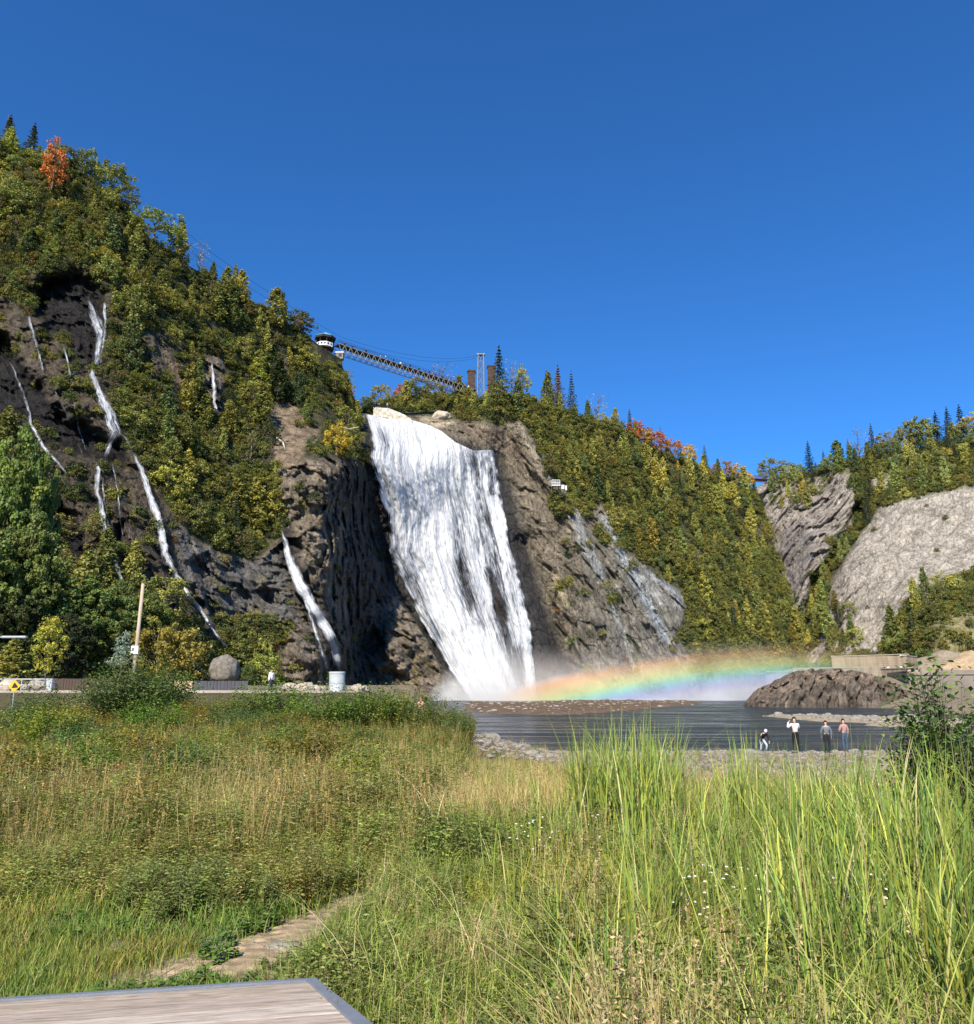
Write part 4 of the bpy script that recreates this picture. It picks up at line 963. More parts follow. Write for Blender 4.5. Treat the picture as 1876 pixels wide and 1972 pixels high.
zone_trees(260, 'B', (715, 1560), (765, 1290), depthB, okB, 3.5, (5.5, 13.0), pal([(OL, 5), ((.225, .215, .055), 4), (YG, .8), (GR, 2), ((.10, .12, .04), 2), ((.26, .2, .04), .5), ]), [('cedar', 9), ('broad', 3), ('spruce', .6), ('bare', .3)], 'trees on the wooded hill right of the falls')
VEG_C = [[(1470,905),(1500,925),(1545,985),(1495,1010),(1480,960)], [(1480,900),(1640,880),(1700,870),(1960,840),(1960,940),(1876,940),(1800,948),(1740,965),(1700,968),(1690,985),(1670,1015),(1640,1055),(1600,1130),(1580,1170),(1560,1150),(1585,1095),(1620,1040),(1648,975),(1640,915),(1600,925),(1560,985),(1500,1000)],
         [(1560,1150),(1580,1170),(1600,1160),(1590,1215),(1540,1300),(1470,1290),(1500,1200)], [(1600,1180),(1640,1170),(1650,1250),(1610,1262),(1590,1240)], [(1700,1262),(1715,1210),(1750,1170),(1800,1145),(1850,1118),(1862,1150),(1800,1215),(1770,1262)]]
def okC(x, y):
    m = rockmask(x, y, VEG_C, .1) > .5
    return m & (y > cinterp(x, TOP_C)+3)
zone_trees(150, 'C', (1460, 1960), (850, 1290), depthC, okC, 3.6, (6.0, 12.5), pal([(OL, 4), ((.205, .215, .065), 4), (GR, 3), ((.12, .15, .055), 2), ((.24, .2, .05), .5)]), [('cedar', 6), ('broad', 3), ('spruce', 1.5), ('bare', .3)], 'trees on the far slopes at right')
# trees at the left foot of the cliff, near the road
def groundz(x, y): return float(ground(np.array([x]), np.array([y]))[0])
def front(px, top, D, kind, col, label, wide=1.0, var=None):
    x = (px-938)/1500*D/math.cos(TILT)*1.0; p = pos(px, 1318, D); zt = pos(px, top, D)[2]; z = groundz(p[0], D)-.1
    if kind == 'broad' and zt-z > 8: kind = 'big'; wide *= 1.05
    return tree(kind, (p[0], D, z), zt-z, ((col[0]*2.1, col[1]*2.15, col[2]*2.0) if max(col) > .07 else tuple(c*1.3 for c in col)) if max(col) < .2 else col, label, None, var, wide)
F = front
F(-30, 830, 80, 'broad', (.085,.11,.025), 'tall bright green tree at the left edge above the road', .5)
F(28, 850, 84, 'broad', (.07,.095,.025), 'tall green tree standing before the left rock face', .3)
F(22, 975, 76, 'broad', (.075,.09,.025), 'wide green tree in the stand at the left edge', .62)
F(85, 1075, 78, 'broad', (.06,.08,.024), 'dark leafy tree behind the bright young tree', .9)
F(150, 1105, 80, 'broad', (.075,.1,.026), 'leafy tree between the bright young tree and the pole', .95)
F(205, 1122, 82, 'broad', (.065,.085,.024), 'round green tree left of the wooden pole top', .9)
F(262, 1118, 86, 'broad', (.08,.095,.026), 'green tree right behind the wooden pole', .9)
F(10, 1120, 74, 'broad', (.05,.062,.02), 'dark shady tree above the street lamp arm', .9)
F(-60, 1000, 74, 'broad', (.07,.09,.024), 'green tree mostly outside the left edge', .9)
F(120, 1165, 75, 'broad', (.035,.045,.018), 'low dark tree in the gap right of the bright young tree', 1.0)
F(300, 1188, 80, 'broad', (.30,.24,.04), 'golden bushy tree right of the wooden pole', .95)
F(345, 1195, 82, 'broad', (.15,.12,.03), 'olive bushy tree between the golden one and the cascades', 1.1)
F(18, 1235, 66, 'cedar', (.13,.12,.03), 'low olive cedar hedge tree at the left edge by the boulders', 1.9)
F(60, 1250, 68, 'cedar', (.10,.11,.03), 'low cedar just left of the bright young tree', 1.6)
F(505, 1252, 104, 'broad', (.16,.17,.035), 'bright green bush like tree beside the round boulder', 1.3)
F(475, 1275, 102, 'broad', (.06,.08,.025), 'small dark tree touching the round boulder', 1.2)

TREES_ALL.sort(key=lambda q: -q[0])
NIND = 235
for q in TREES_ALL[:NIND]:
    _, k, base, H, c, w, px, py, grp = q
    e = tree(k, base, H, c, None, grp, None, w); ITEMS.append((e, colour_word(c), KN[k][1], px, py, H))
label_trees(ITEMS)
rest = TREES_ALL[NIND:]
# the wood behind and between them, and low growth, as stuff
FP_ = [PROTO['cedar'][i][0] for i in range(5)]+[PROTO['broad'][i][0] for i in range(5)]+[PROTO['spruce'][0][0]]
def kidx(k): return random.randrange(5) if k == 'cedar' else (5+random.randrange(5) if k in ('broad', 'bare') else 10)
if rest:
    scatter('forest', [q[2] for q in rest], [random.random()*6.28 for _ in rest], [q[3]/(10 if q[1] == 'spruce' else 8) for q in rest], [kidx(q[1]) for q in rest], [q[4] for q in rest], FP_, label='smaller trees filling the wooded slopes', cat='forest')
SH = [make_shrub(90+i, H=1.8+.2*i, R=1.1+.15*i) for i in range(4)]
def zone_low(n, xr, yr, dfun, ok, sr, palette):
    x = rng.uniform(xr[0], xr[1], n*6); y = rng.uniform(yr[0], yr[1], n*6); m = ok(x, y); x, y = x[m][:n], y[m][:n]; D = dfun(x, y); P = pos(x, y, D+.3)
    return [(P[i]-np.array([0, 0, .25]), random.random()*6.28, random.uniform(*sr), random.randrange(4), tuple(c*.62 for c in jit(palette(x[i], y[i], 0), .3))) for i in range(len(x))]  # shrub colour darkened to stand for unlit hollows between the trees
def okA2(x, y):
    rk = rockmask(x, y, ROCK_A+SOIL_A, .1) > .5
    moss = (x < 330) & (y > 640) & (noise3(x/28, y/22, x*0) > .24) & (rockmask(x, y, CAVE_A, .1) < .5)
    return ~((x > 592) & (x < 672) & (y < 700)) & (x < edgeA(y)-2) & (y > 262) & (y < 1312) & (~rk | (moss & (rng.random(len(x)) < .5)) | (rk & (rng.random(len(x)) < .025)))
def okB2(x, y):
    rk = rockmask(x, y, ROCK_B, .1) > .5; b = rockmask(x, y, [[(1060,955),(1090,960),(1105,985),(1085,1005),(1062,985)], [(1130,985),(1150,1000),(1175,1050),(1155,1050)], [(1030,860),(1060,880),(1080,930),(1060,930)]], .1) > .5
    return (y > cinterp(x, TOP_B)) & (y < 1300) & (x > 700) & (~rk | b | (rk & (x > 1050) & (rng.random(len(x)) < .03))) & ~((x < 880) & (y > 796))
def okC2(x, y):
    rk = rockmask(x, y, ROCK_C, .1) > .5
    return (y > cinterp(x, TOP_C)) & (y < 1310) & (~rk | (rng.random(len(x)) < .006)) & ~((x > 1795) & (y > 1180) & (rng.random(len(x)) < .7))
low = zone_low(4600, (-80, 760), (262, 1312), depthA, okA2, (.5, 1.3), pal([(OL, 4), (GR, 4), (DK, 2), (YG, 1.2), (RU, .15), ((.22, .19, .08), 1)]))
low += zone_low(2600, (700, 1560), (765, 1310), depthB, okB2, (.8, 1.8), pal([(OL, 5), (GR, 3), (DK, 1), (RU, .1), ((.24, .22, .07), .6)]))
low += zone_low(1300, (1440, 1960), (850, 1300), depthC, okC2, (.8, 1.8), pal([(OL, 5), (GR, 3), ((.17, .15, .05), 1)]))
scatter('undergrowth', [q[0] for q in low], [q[1] for q in low], [q[2] for q in low], [q[3] for q in low], [q[4] for q in low], SH, label='low shrubs covering the cliff slopes', cat='undergrowth')

# ================================================================== footbridge, pavilion, tower, pillars
def V3(p): return Vector([float(q) for q in p])
ZB = 101.0
BL, BR_ = V3(zpos(648, 664, ZB)), V3(zpos(914, 753, ZB))
bd = (BR_-BL); blen = bd.length; bd.normalize(); bn = Vector((-bd.y, bd.x, 0)); bn = bn if bn.y > 0 else -bn
br = empty('footbridge', BL, 'long steel truss footbridge crossing high above the brink of the waterfall', 'footbridge')
def rel(p): return p-BL
mb = MB(); ang = math.atan2(bd.y, bd.x)
mb.box(rel(BL+bd*blen/2-Vector((0, 0, .12))), (blen, 2.4, .14), ang); mb.build('deck', M_darkroof, br)
nb = 26; W = 1.25; hT = 2.3
for s in (-1, 1):
    mb = MB(); o = bn*W*s
    mb.tube(rel(BL+o), rel(BR_+o), .11, n=6); mb.tube(rel(BL+o-Vector((0, 0, hT))), rel(BR_+o-Vector((0, 0, hT))), .12, n=6)
    for i in range(nb):
        a = BL+bd*blen*i/nb+o; b = BL+bd*blen*(i+1)/nb+o; m_ = (a+b)/2-Vector((0, 0, hT))
        mb.tube(rel(a), rel(m_), .075, n=5); mb.tube(rel(m_), rel(b), .075, n=5)
    mb.build('truss', M_pale, br)
    mb = MB(); k = 52
    for i in range(k+1):
        a = BL+bd*blen*i/k+o; mb.tube(rel(a), rel(a+Vector((0, 0, 1.25))), .035, n=4)
    for h in (.4, .8, 1.25): mb.tube(rel(BL+o+Vector((0, 0, h))), rel(BR_+o+Vector((0, 0, h))), .035, n=4)
    mb.build('railing', M_black, br)
mb = MB()
for i in range(nb+1):
    a = BL+bd*blen*i/nb-Vector((0, 0, hT)); mb.tube(rel(a+bn*W), rel(a-bn*W), .06, n=4)
    if i < nb: mb.tube(rel(a+bn*W), rel(a-bn*W+bd*blen/nb), .04, n=4)
mb.build('cross_bracing', M_steel, br)
cab = [(922,686),(900,690),(872,692.5),(845,693),(810,690),(770,683.5),(730,675),(690,664),(650,651),(600,622),(540,583),(480,545),(400,489),(340,440)]
def cabD(x): return np.interp(x, [340, 648, 922], [150, BL.y, BR_.y+.5])
for s in (-1, 1):
    mb = MB(); pts = [rel(V3(pos(x, y+(1.5 if s > 0 else 0), cabD(x)))+bn*1.3*s) for x, y in cab]
    mb.path(pts, [.035]*len(pts), 5); mb.build('suspension_cable', M_black, br)
# people on the bridge come later
TW = V3(pos(926, 752, BR_.y+2)); zt = float(pos(926, 684, BR_.y+2)[2]); zb = TW.z-6
tw = empty('bridge_tower', (TW.x, TW.y, zb), 'pale steel lattice tower holding the cables at the right bridge end', 'tower')
M_tower = simple('tower_steel', (.21, .22, .22), .6, .4, var=.1); hh = zt-zb; wb, wt = 1.2, .95
mb = MB(); 
def leg(sx, sy, t): w = wb+(wt-wb)*t; return Vector((sx*w, sy*.7, t*hh))
for sx in (-1, 1):
    for sy in (-1, 1): mb.tube(leg(sx, sy, 0), leg(sx, sy, 1), .17, n=6)
mb.build('tower_legs', M_tower, tw)
mb = MB(); k = 5
for i in range(k):
    t0, t1 = i/k, (i+1)/k
    for sy in (-1, 1):
        mb.tube(leg(-1, sy, t0), leg(1, sy, t1), .085, n=4); mb.tube(leg(1, sy, t0), leg(-1, sy, t1), .085, n=4); mb.tube(leg(-1, sy, t1), leg(1, sy, t1), .07, n=4)
    for sx in (-1, 1): mb.tube(leg(sx, -1, t0), leg(sx, 1, t1), .06, n=4)
mb.build('lattice_bracing', M_tower, tw)
mb = MB(); mb.box((0, 0, hh+.1), (2.9, 1.7, .3)); mb.box((-1.1, 0, hh+.4), (.5, .7, .4)); mb.box((1.1, 0, hh+.4), (.5, .7, .4)); mb.build('cap_beam', M_tower, tw)
M_brick = simple('dark_brick', (.075, .052, .042), .9, .1, var=.35, scale=1.5, bmp=.5)
for (x0, x1, yt, lab) in ((900, 916, 714, 'dark brick pillar left of the lattice tower'), (938, 955, 705, 'dark brick pillar right of the lattice tower')):
    Dp = BR_.y+(.5 if x0 < 920 else 5); a = pos(x0, yt, Dp); b = pos(x1, yt, Dp); w = b[0]-a[0]; h = 13.0
    e = empty('brick_pillar', ((a[0]+b[0])/2, Dp, a[2]-h), lab, 'pillar')
    MB().box((0, 0, (h-.7)/2), (w*.88, 2.2, h-.7), bev=.05).build('shaft', M_brick, e)
    MB().box((0, 0, h-.5), (w*1.02, 2.5, .45), bev=.04).box((0, 0, h-.15), (w*.94, 2.3, .3), bev=.03).build('coping', M_brick, e)
# pavilion
pc = V3(pos(628, 668, BL.y+1.5)); zf = pc.z-1.3
pv = empty('pavilion', (pc.x, pc.y-1.5, zf), 'small viewing pavilion with teal roof at the left end of the footbridge', 'pavilion')
def ngon(r, n=8, off=.39): return [(r*math.cos(off+6.2832*i/n), r*math.sin(off+6.2832*i/n)) for i in range(n)]
mb = MB(); mb.lathe([(3.2, 3.3), (3.25, 3.42), (1.2, 4.55), (.25, 5.0), (.02, 5.3)], n=8); mb.build('roof', M_teal, pv)
mb = MB(); mb.lathe([(.3, 3.1), (3.05, 2.75), (3.15, 3.29), (.2, 3.28)], n=8); mb.build('roof_underside', M_darkroof, pv)
mb = MB(); 
for x, y in ngon(2.5): mb.tube((x, y, 0), (x, y, 3.1), .1, n=6)
mb.build('post', M_darkroof, pv)
mb = MB(); ng = ngon(2.6)
for i in range(8):
    a, b = Vector((*ng[i], 0)), Vector((*ng[(i+1) % 8], 0)); mid = (a+b)/2; d = b-a
    if i in (7,): continue
    mb.box((mid.x, mid.y, .75), (d.length*.97, .09, 1.25), math.atan2(d.y, d.x))
mb.build('parapet', M_white, pv)
mb = MB()
for i in range(8):
    a, b = Vector((*ng[i], 0)), Vector((*ng[(i+1) % 8], 0)); mid = (a+b)/2*1.035; d = b-a
    for k in (-.25, .25): mb.box((mid.x+d.x*k, mid.y+d.y*k, .85), (.5, .05, .55), math.atan2(d.y, d.x))
mb.build('parapet_opening', M_glass, pv)
mb = MB(); mb.lathe([(2.7, -.3), (2.75, .1)], n=8)
for x, y in ngon(2.0): mb.tube((x, y, -5), (x, y, -.3), .13, n=5)
mb.build('floor_deck', M_darkroof, pv)
hx = V3(pos(655, 684, BL.y-1)); e = empty('small_hut', (hx.x, hx.y, hx.z-1.4), 'small grey hut with a window just below the footbridge end', 'hut')
MB().box((0, 0, .9), (2.0, 1.8, 1.8)).build('hut_wall', M_concrete_dark, e)
MB().box((.2, -.93, 1.0), (.9, .06, .9)).build('window', M_glass, e)
MB().box((0, 0, 1.9), (2.5, 2.2, .18)).build('roof', M_steel, e)
# pale lookout wall beside the lip
def slab_from(name, poly, D, thick, mat, parent=None):
    bm = bmesh.new(); f = [bm.verts.new(V3(pos(x, y, D))) for x, y in poly]
    dv = Vector((-.1, 1, 0))*thick; b = [bm.verts.new(v.co+dv) for v in f]
    bm.faces.new(f); bm.faces.new(b[::-1]); n = len(f)
    for i in range(n): bm.faces.new((f[i], f[(i+1) % n], b[(i+1) % n], b[i]))
    bmesh.ops.recalc_face_normals(bm, faces=bm.faces); me = bpy.data.meshes.new(name); bm.to_mesh(me); bm.free(); me.materials.append(mat)
    return link(name, me, parent)
M_stone = simple('pale_stone', (.55, .50, .42), .9, .1, var=.3, scale=.9, bmp=.8)
m, nt, out = newmat('pale_masonry'); v = texco(nt); bk = N(nt, 'ShaderNodeTexVoronoi', feature='DISTANCE_TO_EDGE'); bk.inputs['Scale'].default_value = .8; nt.links.new(v, bk.inputs['Vector'])
c = mixc(nt, (.25, .21, .16), (.62, .57, .48), ramp(nt, bk.outputs[0], [(0.0, 0.0), (.09, 1.0)])); c = mixc(nt, c, ramp(nt, noise_n(nt, v, .7, 4), [(.3, .7), (.7, 1.15)]), 1, 'MULTIPLY'); principled(nt, out, c, .9, .1, 0, bump(nt, bk.outputs[0], .6, .2)); M_mason = m
lk_ = empty('lookout_wall', (0, 0, 0), 'pale masonry lookout wall beside the lip of the waterfall', 'wall')
slab_from('masonry', [(719,784),(748,786),(764,792),(780,799),(795,810),(790,818),(719,812)], 229, 3.0, M_mason, lk_)
mb = MB(); rail = [(719,784),(733,784.6),(748,786),(758,789)]
for dz in (.55, 1.1):
    mb.path([V3(pos(x, y, 229.3))+Vector((0, 0, dz)) for x, y in rail], [.05]*4, 4)
for t in np.linspace(0, 1, 12):
    x, y = sample(rail, np.array([t]))[0]; p = V3(pos(x, y, 229.3)); mb.tube(p, p+Vector((0, 0, 1.1)), .04, n=4)
mb.build('railing', M_black, lk_)
# outcrop below the trees right of the lip
def rockblob(r, sx, sy, sz, seed, mat, name='boulder', sub=4, amp=.3):
    bm = bmesh.new(); bmesh.ops.create_icosphere(bm, subdivisions=sub, radius=1)
    C = np.array([v.co[:] for v in bm.verts]); f1 = fbm(C[:, 0]*1.1+seed, C[:, 1]*1.1, C[:, 2]*1.1, 4, True); f2 = np.round(noise3(C[:, 0]*1.3+seed, C[:, 1]*1.3+5, C[:, 2]*1.3)*3)/3
    k = r*(1+amp*(f1-.4)+amp*.5*f2)
    for v, kk in zip(bm.verts, k): v.co = v.co*float(kk); v.co.x *= sx; v.co.y *= sy; v.co.z *= sz
    me = bpy.data.meshes.new(name); bm.to_mesh(me); bm.free(); me.materials.append(mat)
    for p in me.polygons: p.use_smooth = True
    return me
M_boulder = simple('grey_boulder', (.24, .215, .18), .9, .2, var=.4, scale=2.2, bmp=.8)
M_boulder2 = simple('pale_boulder', (.40, .34, .27), .9, .2, var=.35, scale=2.5, bmp=.8)
def boulder(px, py, D, r, label, group=None, mat=None, s=(1.2, 1, .75), seed=1, sink=.3, onground=True, nm='boulder', cat='boulder'):
    p = pos(px, py, D)
    if onground: p[2] = groundz(p[0], p[1])+r*s[2]*(1-sink*2)
    o = link(nm, rockblob(r, *s, seed, mat or M_boulder, nm), None, p); o.rotation_euler.z = seed*1.7
    return tag(o, label, cat, group)
boulder(848, 806, 243, 5.2, 'light brown rock outcrop under the trees beside the waterfall lip', mat=M_boulder2, s=(1.0, .6, .42), seed=3, onground=False, nm='rock_outcrop', cat='rock')
boulder(431, 1292, 101, 1.75, 'big round grey boulder at the foot of the left cliff', s=(1.05, 1, 1.05), seed=5, onground=False, mat=simple('dark_boulder', (.17, .155, .13), .9, .2, var=.5, scale=3.0, bmp=.9))
# white platform on the right cliff
wp = V3(pos(1063, 936, float(depthB(1063, 936))-2.4)); e = empty('cliff_platform', wp, 'small white railed viewing platform fixed to the brown cliff', 'platform'); e.scale = (.85,)*3
mb = MB(); mb.box((1.4, 0, 0), (3.2, 2.2, .2)); mb.build('floor_deck', M_white, e)
mb = MB()
for y in (-1.05,):
    for x in (0, .7, 1.4, 2.1, 2.8): mb.tube((x, y, 0), (x, y, 2.0), .09, n=4)
    for z in (.1, 1.0, 2.0): mb.tube((0, y, z), (2.8, y, z), .09, n=4)
for x in (0, 2.8):
    for z in (1.0, 2.0): mb.tube((x, -1.05, z), (x, 1.0, z), .08, n=4)
mb.build('railing', M_white, e)
mb = MB(); 
for x in (.3, 2.5): mb.tube((x, -.8, 0), (x, 2.2, -3.0), .1, n=5); mb.tube((x, .9, 0), (x, 2.2, -3.0), .1, n=5)
mb.build('bracket', M_black, e)
mb = MB(); mb.box((4.0, .6, -.3), (1.0, 1.0, 1.5)); mb.box((5.2, 1.0, -.5), (.5, .8, 1.7)); mb.build('cabinet', M_white, e)
# distant footbridge over the ravine
a, b = V3(pos(1398, 920, 312)), V3(pos(1478, 923, 316)); d = b-a; e = empty('small_footbridge', a, 'distant brown footbridge spanning the ravine notch between two ridges', 'footbridge')
M_rust = simple('rusty_steel', (.09, .05, .035), .8, .2)
mb = MB(); mb.box(d/2, (d.length, 1.6, .25), math.atan2(d.y, d.x)); mb.box(d/2-Vector((0, 0, .7)), (d.length*.96, .3, 1.1), math.atan2(d.y, d.x)); mb.build('deck', M_rust, e)
for s in (-1, 1):
    mb = MB(); o = Vector((0, .75*s, 0)); mb.tube(o+Vector((0, 0, 1.2)), d+o+Vector((0, 0, 1.2)), .09, n=4); mb.tube(o+Vector((0, 0, .6)), d+o+Vector((0, 0, .6)), .05, n=4)
    for i in range(17): mb.tube(d*i/16+o, d*i/16+o+Vector((0, 0, 1.2)), .06, n=4)
    mb.build('railing', M_rust, e)
# dead trunks leaning out of the left cliff
M_dead = simple('dead_wood', (.50, .44, .36), .9, .1, var=.2)
for pts, lab in (([(640,827),(655,822),(672,826),(692,822)], 'pale dead trunk reaching out towards the waterfall lip'), ([(533,843),(545,852),(550,868),(547,885)], 'pale curved dead trunk lying on the tan soil'), ([(637,845),(648,855),(658,862)], 'short pale dead branch below the long dead trunk')):
    mb = MB(); D0 = float(depthA(min(pts[0][0], 680), pts[0][1]))-3; P_ = [V3(pos(x, y, D0)) for x, y in pts]
    mb.path(P_, list(np.linspace(.22, .08, len(P_))), 6); p = P_[1]; mb.path([p, p+Vector((1.2, -.5, 1.0))], [.09, .03], 5)
    o = mb.build('dead_trunk', M_dead, shade=True); tag(o, lab, 'dead trunk')

# ================================================================== concrete works and the dark rock at right
def wallstrip(name, label, pts, zt, zb, th, mat, cap=True, cat='wall'):
    "pts: plan polyline (x, y) ; tops zt per point"
    e = empty(name, (pts[0][0], pts[0][1], zb), label, cat); o = Vector((pts[0][0], pts[0][1], zb))
    bm = bmesh.new(); n = len(pts); P_ = [Vector((x, y, 0)) for x, y in pts]; rows = []
    for i in range(n):
        d = (P_[min(i+1, n-1)]-P_[max(i-1, 0)]).normalized(); nn = Vector((-d.y, d.x, 0)); z = zt[i]
        rows.append([bm.verts.new(q-o) for q in (P_[i]+Vector((0, 0, zb)), P_[i]+Vector((0, 0, z)), P_[i]+nn*th+Vector((0, 0, z)), P_[i]+nn*th+Vector((0, 0, zb)))])
    for a, b in zip(rows[:-1], rows[1:]):
        for k in range(4): bm.faces.new((a[k], a[(k+1) % 4], b[(k+1) % 4], b[k]))
    bm.faces.new(rows[0]); bm.faces.new(rows[-1][::-1]); bmesh.ops.recalc_face_normals(bm, faces=bm.faces)
    me = bpy.data.meshes.new('wall_face'); bm.to_mesh(me); bm.free(); me.materials.append(mat); link('wall_face', me, e)
    if cap:
        mb = MB()
        for i in range(n-1):
            a, b = P_[i], P_[i+1]; dd = b-a; nn = Vector((-dd.y, dd.x, 0)).normalized(); mid = (a+b)/2+nn*th/2; mid.z = (zt[i]+zt[i+1])/2+.12
            mb.box(mid-o, (dd.length+.2, th+.25, .22), math.atan2(dd.y, dd.x))
        mb.build('coping', M_concrete, e)
    return e
def xy(px, D): return (float((px-938)/1500*D/(CT-(986-1318)/1500*ST)), D)
def zat(py, D): return float(pos(938, py, D)[2])
p0, p1, p2, p3_ = xy(1478, 218), xy(1530, 206), xy(1700, 188), xy(1752, 178)
m, nt, out = newmat('board_concrete'); v = texco(nt); w_ = N(nt, 'ShaderNodeTexWave', wave_type='BANDS', bands_direction='Z'); w_.inputs['Scale'].default_value = .55; w_.inputs['Distortion'].default_value = .4; nt.links.new(v, w_.inputs['Vector'])
c = mixc(nt, ramp(nt, noise_n(nt, v, .25, 6, .65), [(.3, (.27, .21, .145)), (.7, (.40, .32, .23))]), ramp(nt, w_.outputs[0], [(0.0, .8), (.2, 1.0)]), .7, 'MULTIPLY')
c = mixc(nt, c, ramp(nt, noise_n(nt, texco(nt, (1, 1, .08)), 1.2, 5, .6), [(.35, .7), (.6, 1.1)]), .7, 'MULTIPLY'); principled(nt, out, c, .92, .1, 0, bump(nt, noise_n(nt, v, 3, 5), .3, .08)); M_board = m
wallstrip('lower_wall', 'long brown concrete terrace wall behind the dark rock mound', [p0, p1, p2, p3_], [zat(1301, 218), zat(1287, 206), zat(1287, 188), zat(1289, 178)], -1.0, 1.2, M_board)
q0, q1 = xy(1606, 212), xy(1752, 196); q2 = xy(1772, 204)
wallstrip('upper_wall', 'shorter upper concrete wall rising behind the terrace with people along it', [q0, q1, q2], [zat(1263, 212), zat(1263, 196), zat(1266, 204)], 2.0, 1.2, M_board)
r0, r1, r2_ = xy(1712, 186), xy(1752, 150), xy(2050, 122)
wallstrip('river_wall', 'tall pale concrete river wall at the right behind the leafy shrub', [r0, r1, r2_], [zat(1296, 186), zat(1296, 150), zat(1302, 122)], -1.0, 1.5, M_concrete)
bm = bmesh.new(); tp = [p0, p1, p2, p3_, xy(2000, 178), xy(2000, 240), xy(1480, 240)]
lo = [bm.verts.new((x, y+1.0, 4.0)) for x, y in tp]; zz = zat(1287, 206)-.9; hi = [bm.verts.new((x, y+1.0, zz if i < 6 else zz)) for i, (x, y) in enumerate(tp)]
bm.faces.new(hi); n = len(tp)
for i in range(n): bm.faces.new((lo[i], lo[(i+1) % n], hi[(i+1) % n], hi[i]))
bmesh.ops.recalc_face_normals(bm, faces=bm.faces); me = bpy.data.meshes.new('terrace'); bm.to_mesh(me); bm.free(); me.materials.append(M_concrete_dark); tag(link('terrace_ground', me), kind='structure')
TERR_Z = zz
# mounds of rubble and sand at the far right
def moundmesh(name, cx, cy, rx, ry, h, z0, col, seed, n=70):
    g = np.linspace(-1.1, 1.1, n); X, Y = np.meshgrid(g, g); r = np.hypot(X, Y); H = np.clip(1-r, -.1, 1)**1*h if False else h*np.maximum(1-r, -.12)
    H = H*.9+.35*h*fbm(X*1.5+seed, Y*1.5, 0*X, 5)*(r < 1.05)
    m_ = simple(name+'_soil', col, .95, .1, var=.3, scale=1.2, bmp=.8)
    return npmesh(name, np.stack([cx+X*rx, cy+Y*ry, z0+H], -1).reshape(-1, 3), gridfaces(n, n), m_)
c = xy(1880, 200); tag(link('sand_mound', moundmesh('sand_mound', c[0], c[1], 11, 9, 6.4, 6.6, (.34, .25, .155), 2)), 'orange brown sand heap at the right edge above the concrete', 'sand heap')
c = xy(1830, 218); tag(link('rubble_bank', moundmesh('rubble_bank', c[0], c[1], 24, 12, 7.6, 6.3, (.22, .18, .13), 7)), 'dark rubble bank behind the sand heap at right', 'rubble bank')
# the dark rock mound in the pool
hx_ = [(1436,1361),(1447,1346),(1462,1330),(1488,1319),(1512,1306),(1535,1296),(1565,1292),(1620,1293),(1665,1300),(1700,1316),(1725,1332),(1748,1347),(1768,1362)]
Dm = 138.0; xs = np.array([xy(a, Dm)[0] for a, b in hx_]); hs = np.array([zat(b, Dm) for a, b in hx_]); x0_, x1_ = xs[0], xs[-1]
nx, ny = 240, 110; gx_ = np.linspace(x0_-.6, x1_+.6, nx); gy_ = np.linspace(-1, 1, ny); X, Y = np.meshgrid(gx_, gy_)
hh_ = np.interp(X, xs, hs, left=-.5, right=-.5); ry = 8.5*np.sqrt(np.clip(1-((X-(x0_+x1_)/2)/((x1_-x0_)/2+.7))**2, 0.02, 1))
prof = np.clip(1-np.abs(Y)**2.6, 0, 1)**.6; Z = hh_*prof
YY = Dm+Y*ry; Pm = np.stack([X, YY, Z], -1); u_, v_, w_ = aniso(Pm, R(-35), 1.5, 9, 3.5)
dn = fbm(u_, v_, w_, 4, True)-.4; dn2 = fbm(X/1.2, YY/1.2, Z/1.2, 4)
fu_, fv_, fw_ = aniso(Pm, R(-35), 1.3, 3.5, 2.5); YY = YY-2.0*dn*(Y < .3)-.5*dn2-.8*facets(fu_, fv_, fw_)-.3*facets(fu_*2.6, fv_*2.6, fw_*2.6, 5); Z = np.maximum(Z+.8*dn*prof+.4*dn2*prof, -.8)
Z = np.where(np.abs(Y) > .985, -.8, Z)
Pm = np.stack([X, YY, Z], -1); nn = fbm(X/3, YY/3, Z/3, 5)[..., None]
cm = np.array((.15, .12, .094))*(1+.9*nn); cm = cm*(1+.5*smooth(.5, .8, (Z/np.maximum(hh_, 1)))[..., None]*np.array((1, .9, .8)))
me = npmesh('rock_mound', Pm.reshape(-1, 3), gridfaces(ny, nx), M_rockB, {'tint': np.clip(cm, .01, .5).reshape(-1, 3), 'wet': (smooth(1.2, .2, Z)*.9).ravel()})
tag(link('rock_mound', me), 'dark brown rock mound rising from the pool before the concrete walls', 'rock')

